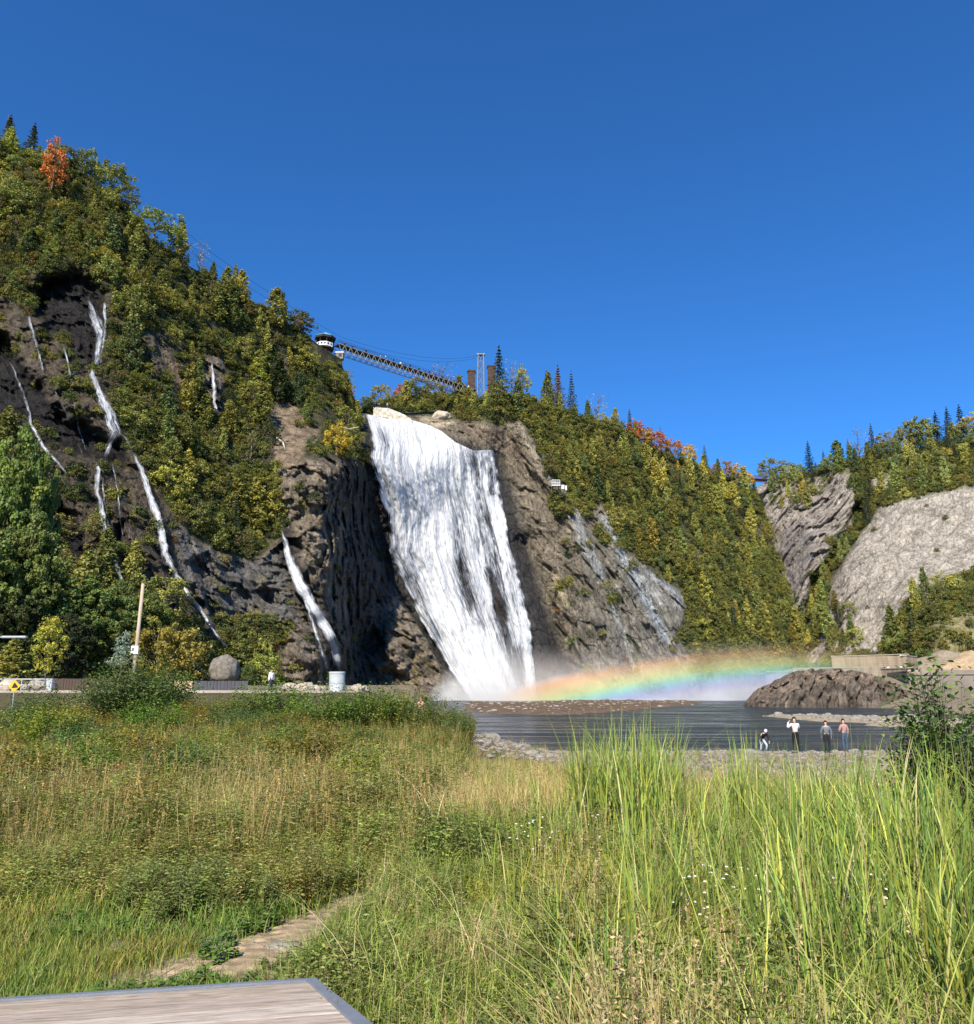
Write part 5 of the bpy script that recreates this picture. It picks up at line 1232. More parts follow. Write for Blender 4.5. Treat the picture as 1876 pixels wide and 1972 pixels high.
# ================================================================== roadside things at left
RD = 57.0
def rp(px, py, D=RD): return V3(pos(px, py, D))
def ground_at(px, D): x = xy(px, D)[0]; return Vector((x, D, groundz(x, D)))
M_fencew = simple('fence_timber', (.085, .062, .05), .85, .15, var=.4, scale=1.2, bmp=.5, stretch=(14, 14, .5))
M_panel = simple('grey_timber', (.075, .075, .085), .85, .15, var=.35, scale=1.2, bmp=.5, stretch=(14, 14, .5))
M_pink = simple('new_boards', (.55, .38, .27), .85, .15, var=.25, scale=1.0, bmp=.4, stretch=(10, 10, .5))
def fence(px0, px1, D, ytop, mat, label, boards=True):
    a, b = ground_at(px0, D), ground_at(px1, D); zt = zat(ytop, D); h = zt-min(a.z, b.z)+.1; e = empty('timber_fence', a, label, 'fence'); L = (b-a).length; n = int(L/.24)
    mb = MB()
    for i in range(n):
        x = (i+.5)*L/n; mb.box((x, random.uniform(-.006, .006), h/2-.1+random.uniform(-.015, .015)), (L/n-.02, .035, h))
    mb.build('board_panel', mat, e)
    mb = MB()
    for z in (.3, h-.35): mb.box((L/2, .05, z), (L, .06, .1))
    mb.build('fence_rail', mat, e)
    for i in range(int(L/2.4)+1): MB().box((min(i*2.4+.06, L-.06), .14, h/2-.1), (.11, .11, h-.02)).build('post', mat, e)
fence(100, 330, 67, 1307, M_fencew, 'long dark brown timber fence behind the road')
fence(336, 371, 58, 1312, M_pink, 'short light orange board fence panel right of the brown fence')
fence(373, 478, 58.2, 1311.5, M_panel, 'dark grey board fence panel in front of the low cascades')
# kerb
a, b = ground_at(-200, 56.2), ground_at(640, 56.2); mb = MB(); mb.box(((a.x+b.x)/2, 56.2, a.z+.02), (b.x-a.x, .35, .30), bev=.03); tag(mb.build('road_kerb', M_concrete), kind='structure')
a_ = np.linspace(a.x-30, b.x+2, 60); me = npmesh('road', np.array([[x, y, groundz(x, y)+.03] for y in (56.6, 59, 61.5, 64) for x in a_]), gridfaces(4, 60), simple('road_gravel', (.40, .33, .25), .95, .1, var=.2, scale=1.5)); tag(link('road', me), kind='structure')
# grey post
p = ground_at(97, 60); e = empty('bollard_post', p, 'square pale grey post at the left end of the brown fence', 'post'); zt = zat(1309, 60); MB().box((0, 0, (zt-p.z)/2), (.42, .42, zt-p.z), bev=.02).build('post', M_steel, e); MB().box((0, 0, zt-p.z+.04), (.5, .5, .08)).build('cap', M_steel, e)
# steel guard rail at the far left
p = ground_at(-60, 62); e = empty('guard_rail', p, 'low steel railing at the left edge before the boulders', 'railing'); L = ground_at(92, 62).x-p.x; zt = zat(1308, 62)-p.z
mb = MB(); mb.tube((0, 0, zt), (L, 0, zt), .05, n=6); mb.tube((0, 0, zt*.55), (L, 0, zt*.55), .04, n=6); mb.build('rail', M_steel, e)
for i in range(4): MB().tube((i*L/3, 0, 0), (i*L/3, 0, zt), .04, n=6).build('post', M_steel, e)
# yellow diamond sign
sc_ = rp(28, 1321, 50); g = groundz(sc_.x, 50); e = empty('warning_sign', (sc_.x, 50, g), 'yellow diamond warning sign with a black triangle on the left', 'road sign')
M_yel = simple('sign_yellow', (.85, .42, .01), .5, .4, var=.04); s = .38
mb = MB(); mb.box((0, 0, 0), (s*1.41, .03, s*1.41), 0, Matrix.Translation((0, 0, sc_.z-g)) @ Matrix.Rotation(R(45), 4, 'Y')); mb.build('sign_plate', M_yel, e)
bm = bmesh.new(); z = sc_.z-g; vs = [bm.verts.new(q) for q in ((-.16, -.035, z-.12), (.2, -.035, z-.10), (.22, -.035, z-.02), (.0, -.035, z+.22), (-.06, -.035, z+.12))]; bm.faces.new(vs); r_ = bmesh.ops.extrude_face_region(bm, geom=bm.faces[:]); [setattr(v, 'co', v.co+Vector((0, .015, 0))) for v in r_['geom'] if isinstance(v, bmesh.types.BMVert)]; bmesh.ops.recalc_face_normals(bm, faces=bm.faces)
me = bpy.data.meshes.new('symbol'); bm.to_mesh(me); bm.free(); me.materials.append(M_black); link('symbol', me, e)
MB().tube((0, .04, -.2), (0, .04, z), .035, n=6).build('post', M_steel, e)
# utility pole
p = ground_at(256, 62); zt = zat(1124, 62); h = zt-p.z; e = empty('utility_pole', p, 'weathered wooden utility pole with insulators and a white board', 'pole')
lean = Vector((.04, 0, 0)); mb = MB(); mb.tube((0, 0, -.3), lean+Vector((0, 0, h)), .17, .12, 12); mb.build('pole', M_polewood, e, shade=True)
for z in (h-1.35, h-1.9, h-2.5, h-3.1, h-3.7):
    f = z/h; mb = MB(); mb.tube(lean*f, lean*f+Vector((-.42, -.1, .02)), .03, n=5); mb.lathe([(.05, -.1), (.09, -.05), (.05, 0), (.09, .05), (.04, .12)], lean*f+Vector((-.45, -.1, 0)), 8); mb.build('insulator', M_black, e)
f = (h-4.2)/h; MB().lathe([(.02, .1), (.12, .05), (.15, -.05), (.02, -.1)], lean*f+Vector((-.75, -.1, .35)), 10).build('floodlight', M_white, e)
MB().tube(lean*f, lean*f+Vector((-.7, -.1, .3)), .025, n=5).build('floodlight_arm', M_steel, e)
zb_ = zat(1252, 62)-p.z; mb = MB(); mb.box((-.02, -.24, zb_), (.56, .04, .62), bev=.01); bo = mb.build('notice_board', M_white, e); MB().box((-.14, -.268, zb_+.05), (.14, .012, .26)).build('board_print', M_panel, bo)
# street lamp reaching in from the left
p = ground_at(-40, 60); zt = zat(1228, 60)-p.z; e = empty('street_lamp', p, 'grey street lamp whose long flat head reaches in at the left edge', 'street lamp')
MB().tube((0, 0, 0), (0, 0, zt), .09, .06, 10).build('pole', M_steel, e); MB().tube((0, 0, zt), (1.4, 0, zt+.05), .04, n=6).build('arm', M_steel, e); MB().box((2.2, 0, zt+.05), (1.9, .34, .16), bev=.04).build('lamp_head', M_steel, e)
# round concrete tank under the side waterfall
p = ground_at(649, 66); zt = zat(1294, 66)-p.z; r_ = .65; e = empty('concrete_tank', p, 'round pale concrete tank standing before the side waterfall foot', 'tank')
M_tank = simple('pale_cylinder', (.42, .45, .45), .8, .2, var=.2, scale=1.0, bmp=.3)
MB().lathe([(r_, -.4), (r_, zt-.15), (r_*.98, zt-.12)], n=40).build('drum', M_tank, e, shade=False); MB().lathe([(r_*1.05, zt-.14), (r_*1.05, zt), (r_*.9, zt+.02), (.05, zt+.03)], n=40).build('rim', M_tank, e)
MB().lathe([(r_*1.012, zt*.42), (r_*1.03, zt*.43), (r_*1.03, zt*.46), (r_*1.012, zt*.47)], n=40).build('band', M_steel, e)
# young trees
def young(px, ybase, ytop, D, label, col, R_=1.2, n=46, size=.17, kind='young_tree', cat='young tree', white=False, z0=.24):
    p = ground_at(px, D); H = zat(ytop, D)-p.z; r = np.random.default_rng(int(px)); L = Leaves()
    d = unit(r.normal(size=(n, 3))); cen = d*r.uniform(.35, 1, n)[:, None]*np.array([R_, R_, H*(1-z0)*.48]); cen[:, 2] += H*(z0+(1-z0)*.5)
    k = 1-.45*smooth(H*.5, H, cen[:, 2]); cen[:, :2] *= k[:, None]
    clump_cards(L, cen, r.uniform(.22, .48, n), 34, size, r, .85, .4, .25, .75)
    e = empty(kind, p, label, cat); c = link('crown', L.mesh('crown', M_leaf), e); c['icol'] = col
    lim = [(r.uniform(.28, .85), a, R_*r.uniform(.5, .9), r.uniform(.5, 1.0)) for a in np.arange(0, 12)*2.4]
    link('trunk', trunk_mesh('trunk', H*.92, .07, r, lim), e); return e
young(88, 1337, 1176, 60, 'bright yellow green young maple with a thin trunk beside the road', (.42, .40, .06), 1.55, 60)
young(229, 1310, 1214, 63, 'silvery grey green young tree between the maple and the pole', (.26, .32, .25), 1.15, 40)
# boulders
r8 = random.Random(5); GB = 'rubble boulders beside the road'
NTH = 'first second third fourth fifth sixth seventh eighth ninth tenth eleventh twelfth thirteenth fourteenth fifteenth sixteenth'.split()
for i in range(16):
    px = sorted([4,18,34,46,60,72,84,12,52,90,24,66,40,98,-8,78])[i]; boulder(px, 1320, 63.2+r8.uniform(0, 3.5), r8.uniform(.4, .7), '%s boulder from the left in the heap behind the low steel railing' % NTH[i], 'boulders heaped behind the railing', r8.choice((M_boulder, M_boulder2)), (1.2, 1, .9), i+10, .15)
for i in range(14):
    boulder(sorted([548,560,572,586,598,610,620,575,592,676,690,705,564,605])[i], 1320, 62+r8.uniform(0, 9), r8.uniform(.3, .55), '%s rough boulder from the left on the bank around the round tank' % NTH[i], 'boulders on the bank near the tank', r8.choice((M_boulder, M_boulder2)), (1.3, 1, .8), i+40, .15)
# stones lying by the path and on the shore
for px, py, r, lab, sd in ((232,1836,.15,'flat grey stone lying in the grass left of the path',61), (408,1820,.12,'small pale stone beside the leafy weed at the path',62), (148,1884,.11,'thin flat stone nearest the boardwalk corner at left',63), (545,1838,.09,'bluish grey flat stone at the right side of the path',64), (95,1778,.13,'pinkish stone half hidden in the meadow at left',65), (420,1832,.09,'small brown stone next to the small pale stone',66)):
    p = zpos(px, py, 1.66); o = link('stone', rockblob(r, 1.5, 1.0, .3, sd, M_boulder, 'stone', 3), None, (p[0], p[1], groundz(p[0], p[1])+.0)); tag(o, lab, 'stone')

# ================================================================== people
def skinmesh(name, J, E, mat, levels=1):
    "J: name -> (x, y, z, rx, ry); E: list of name pairs; grown with a skin modifier and baked"
    names = list(J); me = bpy.data.meshes.new(name); me.from_pydata([J[n][:3] for n in names], [(names.index(a), names.index(b)) for a, b in E], [])
    o = bpy.data.objects.new(name, me); COL.objects.link(o); md = o.modifiers.new('s', 'SKIN'); md.branch_smoothing = .3
    sv = me.skin_vertices[0].data
    for i, n in enumerate(names): sv[i].radius = (J[n][3], J[n][4] if len(J[n]) > 4 else J[n][3])
    used = set()
    adj = {n: [] for n in names}
    for a, b in E: adj[a].append(b); adj[b].append(a)
    for n in names:
        if n in used: continue
        sv[names.index(n)].use_root = True; st = [n]
        while st:
            q = st.pop()
            if q in used: continue
            used.add(q); st += adj[q]
    if levels: o.modifiers.new('u', 'SUBSURF').levels = levels
    dg = bpy.context.evaluated_depsgraph_get(); out_ = bpy.data.meshes.new_from_object(o.evaluated_get(dg)); bpy.data.objects.remove(o)
    out_.name = name; out_.materials.clear(); out_.materials.append(mat)
    for p in out_.polygons: p.use_smooth = True
    return out_
BASEJ = dict(pel=(0, 0, .95, .135, .10), sp=(0, 0, 1.14, .125, .095), ch=(0, -.01, 1.33, .165, .115), ne=(0, 0, 1.48, .055), hb=(0, .015, 1.56, .07, .075), ht=(0, .02, 1.65, .082, .095), hc=(0, .01, 1.71, .05, .06),
             ls=(-.18, 0, 1.42, .062), le=(-.24, -.02, 1.14, .044), lw=(-.25, .04, .90, .03), lh=(-.25, .06, .82, .036, .018),
             rs=(.18, 0, 1.42, .062), re=(.24, -.02, 1.14, .044), rw=(.25, .04, .90, .03), rh=(.25, .06, .82, .036, .018),
             lp=(-.095, 0, .90, .09), lk=(-.11, .02, .50, .062), la=(-.11, -.01, .09, .042), lt=(-.12, .13, .035, .038, .03),
             rp=(.095, 0, .90, .09), rk=(.11, .02, .50, .062), ra=(.11, -.01, .09, .042), rt=(.12, .13, .035, .038, .03))
EDG = [('pel','sp'),('sp','ch'),('ch','ne'),('ne','hb'),('hb','ht'),('ht','hc'),('ch','ls'),('ls','le'),('le','lw'),('lw','lh'),('ch','rs'),('rs','re'),('re','rw'),('rw','rh'),('pel','lp'),('lp','lk'),('lk','la'),('la','lt'),('pel','rp'),('rp','rk'),('rk','ra'),('ra','rt')]
CL = {}
def cloth(c):
    k = tuple(round(x, 3) for x in c)
    if k not in CL: CL[k] = simple('cloth_%d' % len(CL), c, .85, .15, var=.12, scale=8)
    return CL[k]
M_skin = simple('skin', (.50, .30, .21), .6, .3, var=.06)
def person(loc, rz, label, shirt=None, trousers=None, shoes=None, hair=(.015, .012, .01), pose=None, height=1.72, sleeves=True, fingers=True, hat=None, levels=2, group=None, bag=None, proto=None):
    J = dict(BASEJ); J.update(pose or {}); k = height/1.76
    e = empty('person', loc, label, 'person', group, rz); e.scale = (k, k, k)
    JB = dict(J); EB = list(EDG)
    if fingers:
        for s, w, h in (('l', 'lw', 'lh'), ('r', 'rw', 'rh')):
            a, b = Vector(J[w][:3]), Vector(J[h][:3]); d = (b-a).normalized(); sd = Vector((0, 1, 0)) if abs(d.y) < .8 else Vector((0, 0, 1)); sd = (sd-d*sd.dot(d)).normalized(); pn = d.cross(sd)*(1 if s == 'l' else -1)
            for i, (o_, ln) in enumerate(((-.03, .075), (-.01, .085), (.01, .08), (.03, .062))):
                p0_ = b+sd*o_; p1_ = p0_+d*ln*.5+pn*.006; p2_ = p1_+d*ln*.45-pn*.02
                for q, (pp, rr) in enumerate(((p0_, .011), (p1_, .009), (p2_, .007))): JB['%sf%d%d' % (s, i, q)] = (*pp, rr)
                EB += [('%sf%d0' % (s, i), '%sf%d1' % (s, i)), ('%sf%d1' % (s, i), '%sf%d2' % (s, i))]
            p0_ = a.lerp(b, .55)+sd*.03; p1_ = p0_+sd*.03+d*.025; p2_ = p1_+d*.03+sd*.006
            for q, (pp, rr) in enumerate(((p0_, .013), (p1_, .010), (p2_, .008))): JB['%st%d' % (s, q)] = (*pp, rr)
            EB += [('%st0' % s, '%st1' % s), ('%st1' % s, '%st2' % s)]
    hb_, ht_ = Vector(J['hb'][:3]), Vector(J['ht'][:3]); up = (ht_-hb_).normalized(); fw = Vector((0, 1, 0)); fw = (fw-up*fw.dot(up)).normalized()
    n0 = hb_+fw*.07+up*.03
    JB['n0'] = (*n0, .016); JB['n1'] = (*(n0+fw*.03-up*.012), .010); EB.append(('n0', 'n1'))
    body = skinmesh('body', JB, EB, M_skin, 1 if levels > 1 else 0); link('body', body, e)
    def grow(keys, add, mat, nm, extra=None):
        JJ = {q: (*J[q][:3], *[r+add for r in J[q][3:]]) for q in keys}; JJ.update(extra or {}); EE = [x for x in EDG if x[0] in JJ and x[1] in JJ]; link(nm, skinmesh(nm, JJ, EE, mat, 1 if levels > 1 else 0), e)
    if shirt: grow(['pel', 'sp', 'ch', 'ls', 'rs', 'le', 're']+(['lw', 'rw'] if sleeves else []), .022, cloth(shirt), 'shirt')
    if trousers:
        ks = ['pel', 'sp', 'lp', 'lk', 'rp', 'rk']+(['la', 'ra'] if trousers[0] != 'short' else []); grow(ks, .016, cloth(trousers if trousers[0] != 'short' else trousers[1]), 'trousers')
    if shoes:
        for s in 'lr':
            a, b = Vector(J[s+'a'][:3]), Vector(J[s+'t'][:3]); link('shoe', skinmesh('shoe', {'a': (a.x, a.y-.03, a.z-.04, .05, .05), 'b': (b.x, b.y+.02, b.z+.005, .048, .035)}, [('a', 'b')], cloth(shoes), 1), e)
    c = ht_-fw*.012+up*.02; bm = bmesh.new(); bmesh.ops.create_uvsphere(bm, u_segments=14, v_segments=9, radius=1)
    rot = up.to_track_quat('Z', 'Y').to_matrix()
    for v in list(bm.verts):
        q = v.co.copy(); q = Vector((q.x*.098, q.y*.112, q.z*.115)); v.co = q
    bmesh.ops.delete(bm, geom=[v for v in bm.verts if v.co.y > .055 and v.co.z < .045], context='VERTS')
    for v in bm.verts: v.co = rot @ v.co + c
    me = bpy.data.meshes.new('hair'); bm.to_mesh(me); bm.free(); me.materials.append(cloth(hat or hair)); me.shade_smooth(); link('cap' if hat else 'hair', me, e)
    return e
def shore(px, py, D=None, z=None):
    p = zpos(px, py, .25); x, y = float(p[0]), float(p[1]); return (x, y, groundz(x, y))
def at_D(px, D): x = xy(px, D)[0]; return (x, D, groundz(x, D))
# bending figure with white cap
person(at_D(1461, 47), R(200), 'person in black jacket, pale jeans and white cap stooping at the water edge', (.02, .02, .024), (.42, .50, .55), (.8, .8, .78), hat=(.75, .70, .68), height=1.62,
       pose=dict(pel=(0, -.10, .74, .135, .10), sp=(0, -.02, .90, .125, .095), ch=(0, .12, 1.05, .165, .115), ne=(0, .22, 1.15, .055), hb=(0, .29, 1.19, .07, .075), ht=(0, .34, 1.26, .082, .095), hc=(0, .36, 1.32, .05, .06),
                 ls=(-.18, .17, 1.10, .062), le=(-.27, .24, .86, .044), lw=(-.22, .34, .66, .03), lh=(-.2, .37, .58, .036, .018), rs=(.18, .17, 1.10, .062), re=(.28, .2, .84, .044), rw=(.27, .26, .60, .03), rh=(.27, .27, .52, .036, .018),
                 lp=(-.1, -.08, .70, .09), lk=(-.2, .12, .40, .062), la=(-.22, .0, .09, .042), lt=(-.26, .13, .035, .038, .03), rp=(.1, -.08, .70, .09), rk=(.2, .12, .40, .062), ra=(.22, .0, .09, .042), rt=(.26, .13, .035, .038, .03)))
person(at_D(1524, 41.5), R(8), 'person from behind in pale pink long sleeved shirt raising a hand to the face', (.72, .55, .52), (.015, .015, .018), (.03, .03, .03), height=1.78,
       pose=dict(le=(-.36, .06, 1.24, .044), lw=(-.20, .24, 1.50, .03), lh=(-.12, .26, 1.57, .036, .018), re=(.30, .12, 1.20, .044), rw=(.12, .28, 1.42, .03), rh=(.05, .29, 1.50, .036, .018)))
person(at_D(1583, 43), R(-12), 'person from behind in faded grey denim jacket with dark trousers', (.13, .15, .17), (.02, .022, .028), (.03, .03, .03), height=1.66, pose=dict(le=(-.27, .02, 1.15, .044), re=(.27, .02, 1.15, .044), lw=(-.27, .10, .94, .03), lh=(-.26, .12, .87, .036, .018)))
person(at_D(1617, 45), R(15), 'person from behind in dusty pink shirt at the right of the group', (.36, .21, .19), (.06, .09, .14), (.03, .03, .03), height=1.76, pose=dict(le=(-.29, .0, 1.17, .044), lw=(-.22, .14, 1.0, .03), lh=(-.16, .18, .96, .036, .018)))
person(at_D(811, 47.5), R(-10), 'bare chested person with brown hair walking behind the bushes', None, ('short', (.03, .035, .06)), None, (.10, .04, .02), height=1.74, pose=dict(le=(-.27, .03, 1.15, .044)))
# small people: built once per outfit, then copied
OUT = [((.02,.02,.025),(.02,.02,.03)), ((.10,.02,.02),(.03,.03,.05)), ((.75,.74,.72),(.04,.05,.08)), ((.04,.06,.14),(.02,.02,.02)), ((.16,.15,.14),(.03,.03,.03)), ((.30,.16,.12),(.05,.07,.12)), ((.35,.36,.38),(.1,.1,.12))]
OUTN = ['in black', 'in dark red', 'in white top', 'in dark blue', 'in grey', 'in rust brown top', 'in light grey top']
SMALL = []
def small(i, loc, rz, label, group):
    while len(SMALL) <= i: SMALL.append(None)
    if SMALL[i] is None:
        SMALL[i] = person(loc, rz, label, *OUT[i], shoes=None, fingers=False, levels=1, group=group); return SMALL[i]
    c = copy_tree(SMALL[i]); c.location = tuple(float(q) for q in loc); c.rotation_euler.z = rz; c['label'] = label; c['group'] = group; return c
rr8 = random.Random(11)
ts = [.05, .075, .10, .185, .29, .315, .37, .43, .455, .465, .49, .56, .60, .63, .66, .685, .74, .765, .785, .80, .83, .90, .925, .955, .97]
oc = [0, 1, 3, 0, 6, 2, 0, 2, 0, 3, 0, 0, 3, 1, 5, 1, 0, 5, 0, 6, 3, 5, 4, 2, 4]
seenp = {}
def seq(key, base):
    seenp[key] = seenp.get(key, 0)+1; return seenp[key]
for t, o_ in zip(ts, oc):
    p = BL+bd*blen*t+bn*rr8.uniform(-.7, .6)+Vector((0, 0, -.05)); n_ = seq(('b', o_), 0)
    small(o_, p, rr8.uniform(0, 6.28), 'person %s on the footbridge, %s such from the pavilion end' % (OUTN[o_], ['first', 'second', 'third', 'fourth', 'fifth', 'sixth', 'seventh', 'eighth', 'ninth', 'tenth', 'eleventh'][n_-1]), 'people on the footbridge')
for i, (px, o_) in enumerate(((721, 2), (725, 4), (730, 2), (746, 6), (741, 0), (752, 0))):
    y_ = float(np.interp(px, [719, 748, 758], [784, 786, 789])); small(o_, V3(pos(px, y_, 230.4)), rr8.uniform(2.5, 3.8), 'person %s behind the pale lookout wall railing, %s from the left' % (OUTN[o_], ['first', 'second', 'third', 'fifth', 'fourth', 'last'][i]), 'people at the lookout')
for i, (px, o_, yy) in enumerate(((1541, 0, 0), (1547, 0, 0), (1552, 3, 0), (1557, 2, 0), (1563, 6, 0), (1568, 0, 0), (1574, 4, 0), (1590, 0, 0), (1596, 3, 0), (1680, 0, 0), (1706, 0, 0), (1714, 2, 0), (1740, 2, 0), (1745, 6, 0), (1752, 1, 0), (1757, 0, 0), (1770, 4, 0))):
    x, y = xy(px, float(np.interp(px, [1530, 1700, 1752], [206, 188, 178]))+2.6); small(o_, (x, y, TERR_Z-.55), rr8.uniform(2.4, 3.9), 'person %s on the concrete terrace, number %s from left' % (OUTN[o_], 'one two three four five six seven eight nine ten eleven twelve thirteen fourteen fifteen sixteen seventeen'.split()[i]), 'people on the terrace')
for i, (px, o_) in enumerate(((1735, 2), (1741, 2))):
    x, y = xy(px, 199); small(o_, (x, y, zat(1263, 199)-1.1), 3.0, 'person in white on top of the upper wall, %s of the pair' % ('left', 'right')[i], 'people on the upper wall')
x, y = xy(522, 60); small(2, (x, y, groundz(x, y)), 1.2, 'person in white by the road beyond the dark grey fence', 'people by the road')

# loose stones on the shore and the bars
SR = [rockblob(.5, 1.3, 1.0, .6, 500+i, M_boulder, 'stone', 2) for i in range(6)]
sx_, sy_ = [], []
for _ in range(9000):
    D = 19*(52/19)**random.random(); px = random.uniform(900, 1950); x, y = xy(px, D); sx_.append(x); sy_.append(y)
for B_ in (BAR1, BAR2):
    b = np.array(B_)
    for _ in range(700): sx_.append(random.uniform(b[:, 0].min(), b[:, 0].max())); sy_.append(random.uniform(b[:, 1].min(), b[:, 1].max()))
sx_, sy_ = np.array(sx_), np.array(sy_); sz_ = ground(sx_, sy_); ok_ = (sz_ > -.06) & (((sy_ < 54) & (sx_ > shore_x(sy_)-3)) | (sy_ > 60)); sx_, sy_, sz_ = sx_[ok_], sy_[ok_], sz_[ok_]; n_ = len(sx_)
scs = rng.lognormal(-2.3, .55, n_)*np.where(sy_ > 60, 2.6, 1.0)
scatter('gravel', np.c_[sx_, sy_, sz_], rng.random(n_)*6.28, np.clip(scs, .04, .8), rng.integers(0, 6, n_), np.ones((n_, 3)), SR, label='loose stones strewn over the shore and the low bars', cat='gravel')

# ================================================================== boardwalk corner
DZ = EYE-1.55
def dpt(px, py): return Vector([float(q) for q in zpos(px, py, DZ)])
cO, cI = dpt(607, 1887), dpt(592, 1891.5); fO, fI = dpt(0, 1926), dpt(0, 1930.5); rO, rI = dpt(712, 1972), dpt(678, 1972)
uf = (fO-cO).normalized(); fO2, fI2 = cO+uf*7, cI+uf*7; ur = (rO-cO).normalized(); rO2 = cO+ur*4; rI2 = cI+(rI-cI).normalized()*4
dk_ = empty('boardwalk', (cO.x, cO.y, DZ), 'weathered plank boardwalk corner with grey metal edging at the bottom left', 'boardwalk')
m, nt, out = newmat('weathered_planks'); v = texco(nt, (1, 1, 1)); ro = math.atan2(uf.y, uf.x)
vr = texco(nt, (1, 1, 1), (0, 0, -ro)); mp = N(nt, 'ShaderNodeMapping'); mp.inputs['Scale'].default_value = (2.0, 34, 8); nt.links.new(vr, mp.inputs[0])
g1 = noise_n(nt, mp.outputs[0], 1.0, 7, .65, 1.2); mp2 = N(nt, 'ShaderNodeMapping'); mp2.inputs['Scale'].default_value = (6, 120, 8); nt.links.new(vr, mp2.inputs[0]); g2 = noise_n(nt, mp2.outputs[0], 1.0, 4, .6, .4)
mp3 = N(nt, 'ShaderNodeMapping'); mp3.inputs['Scale'].default_value = (3.2, 11, 4); nt.links.new(vr, mp3.inputs[0])
kn = N(nt, 'ShaderNodeTexVoronoi'); kn.inputs['Scale'].default_value = 1.0; nt.links.new(mp3.outputs[0], kn.inputs['Vector'])
c = ramp(nt, g1, [(.3, (.24, .195, .15)), (.5, (.40, .335, .265)), (.72, (.52, .45, .37))]); c = mixc(nt, c, ramp(nt, g2, [(.35, .62), (.6, 1.1)]), .8, 'MULTIPLY')
c = mixc(nt, c, ramp(nt, kn.outputs['Distance'], [(.03, .35), (.10, .8), (.16, 1.0)]), .7, 'MULTIPLY')
oi = attr(nt, 'tint'); c = mixc(nt, c, oi.outputs['Color'], 1.0, 'MULTIPLY'); principled(nt, out, c, .8, .2, 0, bump(nt, math_n(nt, 'ADD', g1, g2), .5, .006)); M_plank = m
def line_x(p, d, q, e):   # intersection of p+d*s and q+e*t in plan
    den = d.x*e.y-d.y*e.x; s = ((q.x-p.x)*e.y-(q.y-p.y)*e.x)/den; return p+d*s
vn = Vector((uf.y, -uf.x, 0)); vn = vn if vn.y < 0 else -vn; er = (rI-cI).normalized()
for k in range(14):
    a0, a1 = k*.146+.004, k*.146+.140
    P0 = line_x(cI+vn*a0, uf, cI, er); P1 = line_x(cI+vn*a1, uf, cI, er); q0_, q1_ = cI+vn*a0+uf*7, cI+vn*a1+uf*7
    nseg = 12; mid = []
    V_ = []; T_ = []; sh = random.uniform(.78, 1.18); tn = (sh*random.uniform(.96, 1.04), sh, sh*random.uniform(.94, 1.05))
    for zz_ in (0, -.035):
        for i in range(nseg+1):
            for A, B in ((P0, q0_), (P1, q1_)):
                p = A.lerp(B, i/nseg)-Vector((cO.x, cO.y, 0)); V_.append((p.x, p.y, zz_+(.0 if zz_ else random.uniform(-.001, .001)))); T_.append(tn)
    F_ = []; o2 = 2*(nseg+1)
    for i in range(nseg):
        a = 2*i; F_ += [(a, a+1, a+3, a+2), (o2+a+2, o2+a+3, o2+a+1, o2+a), (a+2, o2+a+2, o2+a, a), (a+1, o2+a+1, o2+a+3, a+3)]
    F_ += [(0, o2, o2+1, 1), (2*nseg+1, o2+2*nseg+1, o2+2*nseg, 2*nseg)]
    me = npmesh('plank', V_, F_, M_plank, {'tint': np.array(T_)}, False); link('plank', me, dk_)
M_edge = simple('metal_edging', (.20, .22, .25), .55, .45, .3, var=.12, scale=12, bmp=.2)
def edging(pts, nm):
    mb = MB(); mb.prism([(p.x-cO.x, p.y-cO.y) for p in pts], -.12, .012); mb.build(nm, M_edge, dk_)
edging([cI, cO, rO2, rI2], 'metal_edging'); edging([fI2, fO2, cO+uf*.004, cI+uf*.004], 'metal_edging')
DECK = [(cO.x, cO.y), (fO2.x, fO2.y), (fO2.x, -4), (rO2.x, rO2.y)]

# ================================================================== grasses
def blades(r, n, rad, h, w, bend, cols, segs=3, spread=.25, tipdroop=0.0):
    "cols: list of (rgb, weight)"
    b = r.normal(size=(n, 2))*rad; H = r.uniform(h[0], h[1], n); az = r.random(n)*6.283; ln = r.normal(size=n)*spread; bd_ = r.uniform(bend[0], bend[1], n)
    d = np.stack([np.cos(az), np.sin(az)], -1); fa = az+np.pi/2+r.normal(size=n)*.5; f = np.stack([np.cos(fa), np.sin(fa)], -1); W_ = r.uniform(w[0], w[1], n)
    ci = r.choice(len(cols), n, p=np.array([c[1] for c in cols])/sum(c[1] for c in cols)); col = np.array([c[0] for c in cols])[ci]*r.uniform(.75, 1.25, (n, 1))
    V, T = [], []
    for i in range(segs+1):
        t = i/segs; z = H*(t-np.abs(bd_)*.35*t**2.6-tipdroop*t**4); off = H*(ln*t+bd_*t**2.2)
        c = np.concatenate([b+d*off[:, None], z[:, None]], 1); ww = W_*(1-t**1.6)*.5*(.7+.6*t if t < .5 else 1)+.0006
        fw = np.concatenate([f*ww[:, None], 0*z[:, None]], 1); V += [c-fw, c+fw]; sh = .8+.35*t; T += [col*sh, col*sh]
    V = np.stack(V, 1).reshape(-1, 3); T = np.stack(T, 1).reshape(-1, 3); k = 2*(segs+1); base = np.arange(n)[:, None]*k
    F = np.concatenate([base+np.array([2*i, 2*i+1, 2*i+3, 2*i+2]) for i in range(segs)])
    return V, F, T
G1, G2, G3, ST1, ST2, BW = (.15, .235, .04), (.29, .35, .06), (.10, .14, .035), (.55, .46, .23), (.42, .34, .15), (.21, .15, .07)
def tuft(seed, *parts):
    r = np.random.default_rng(seed); L = Leaves()
    for p in parts: L.add(*p(r))
    return L.mesh('tuft', M_blade)
def B(**k): return lambda r: blades(r, **k)
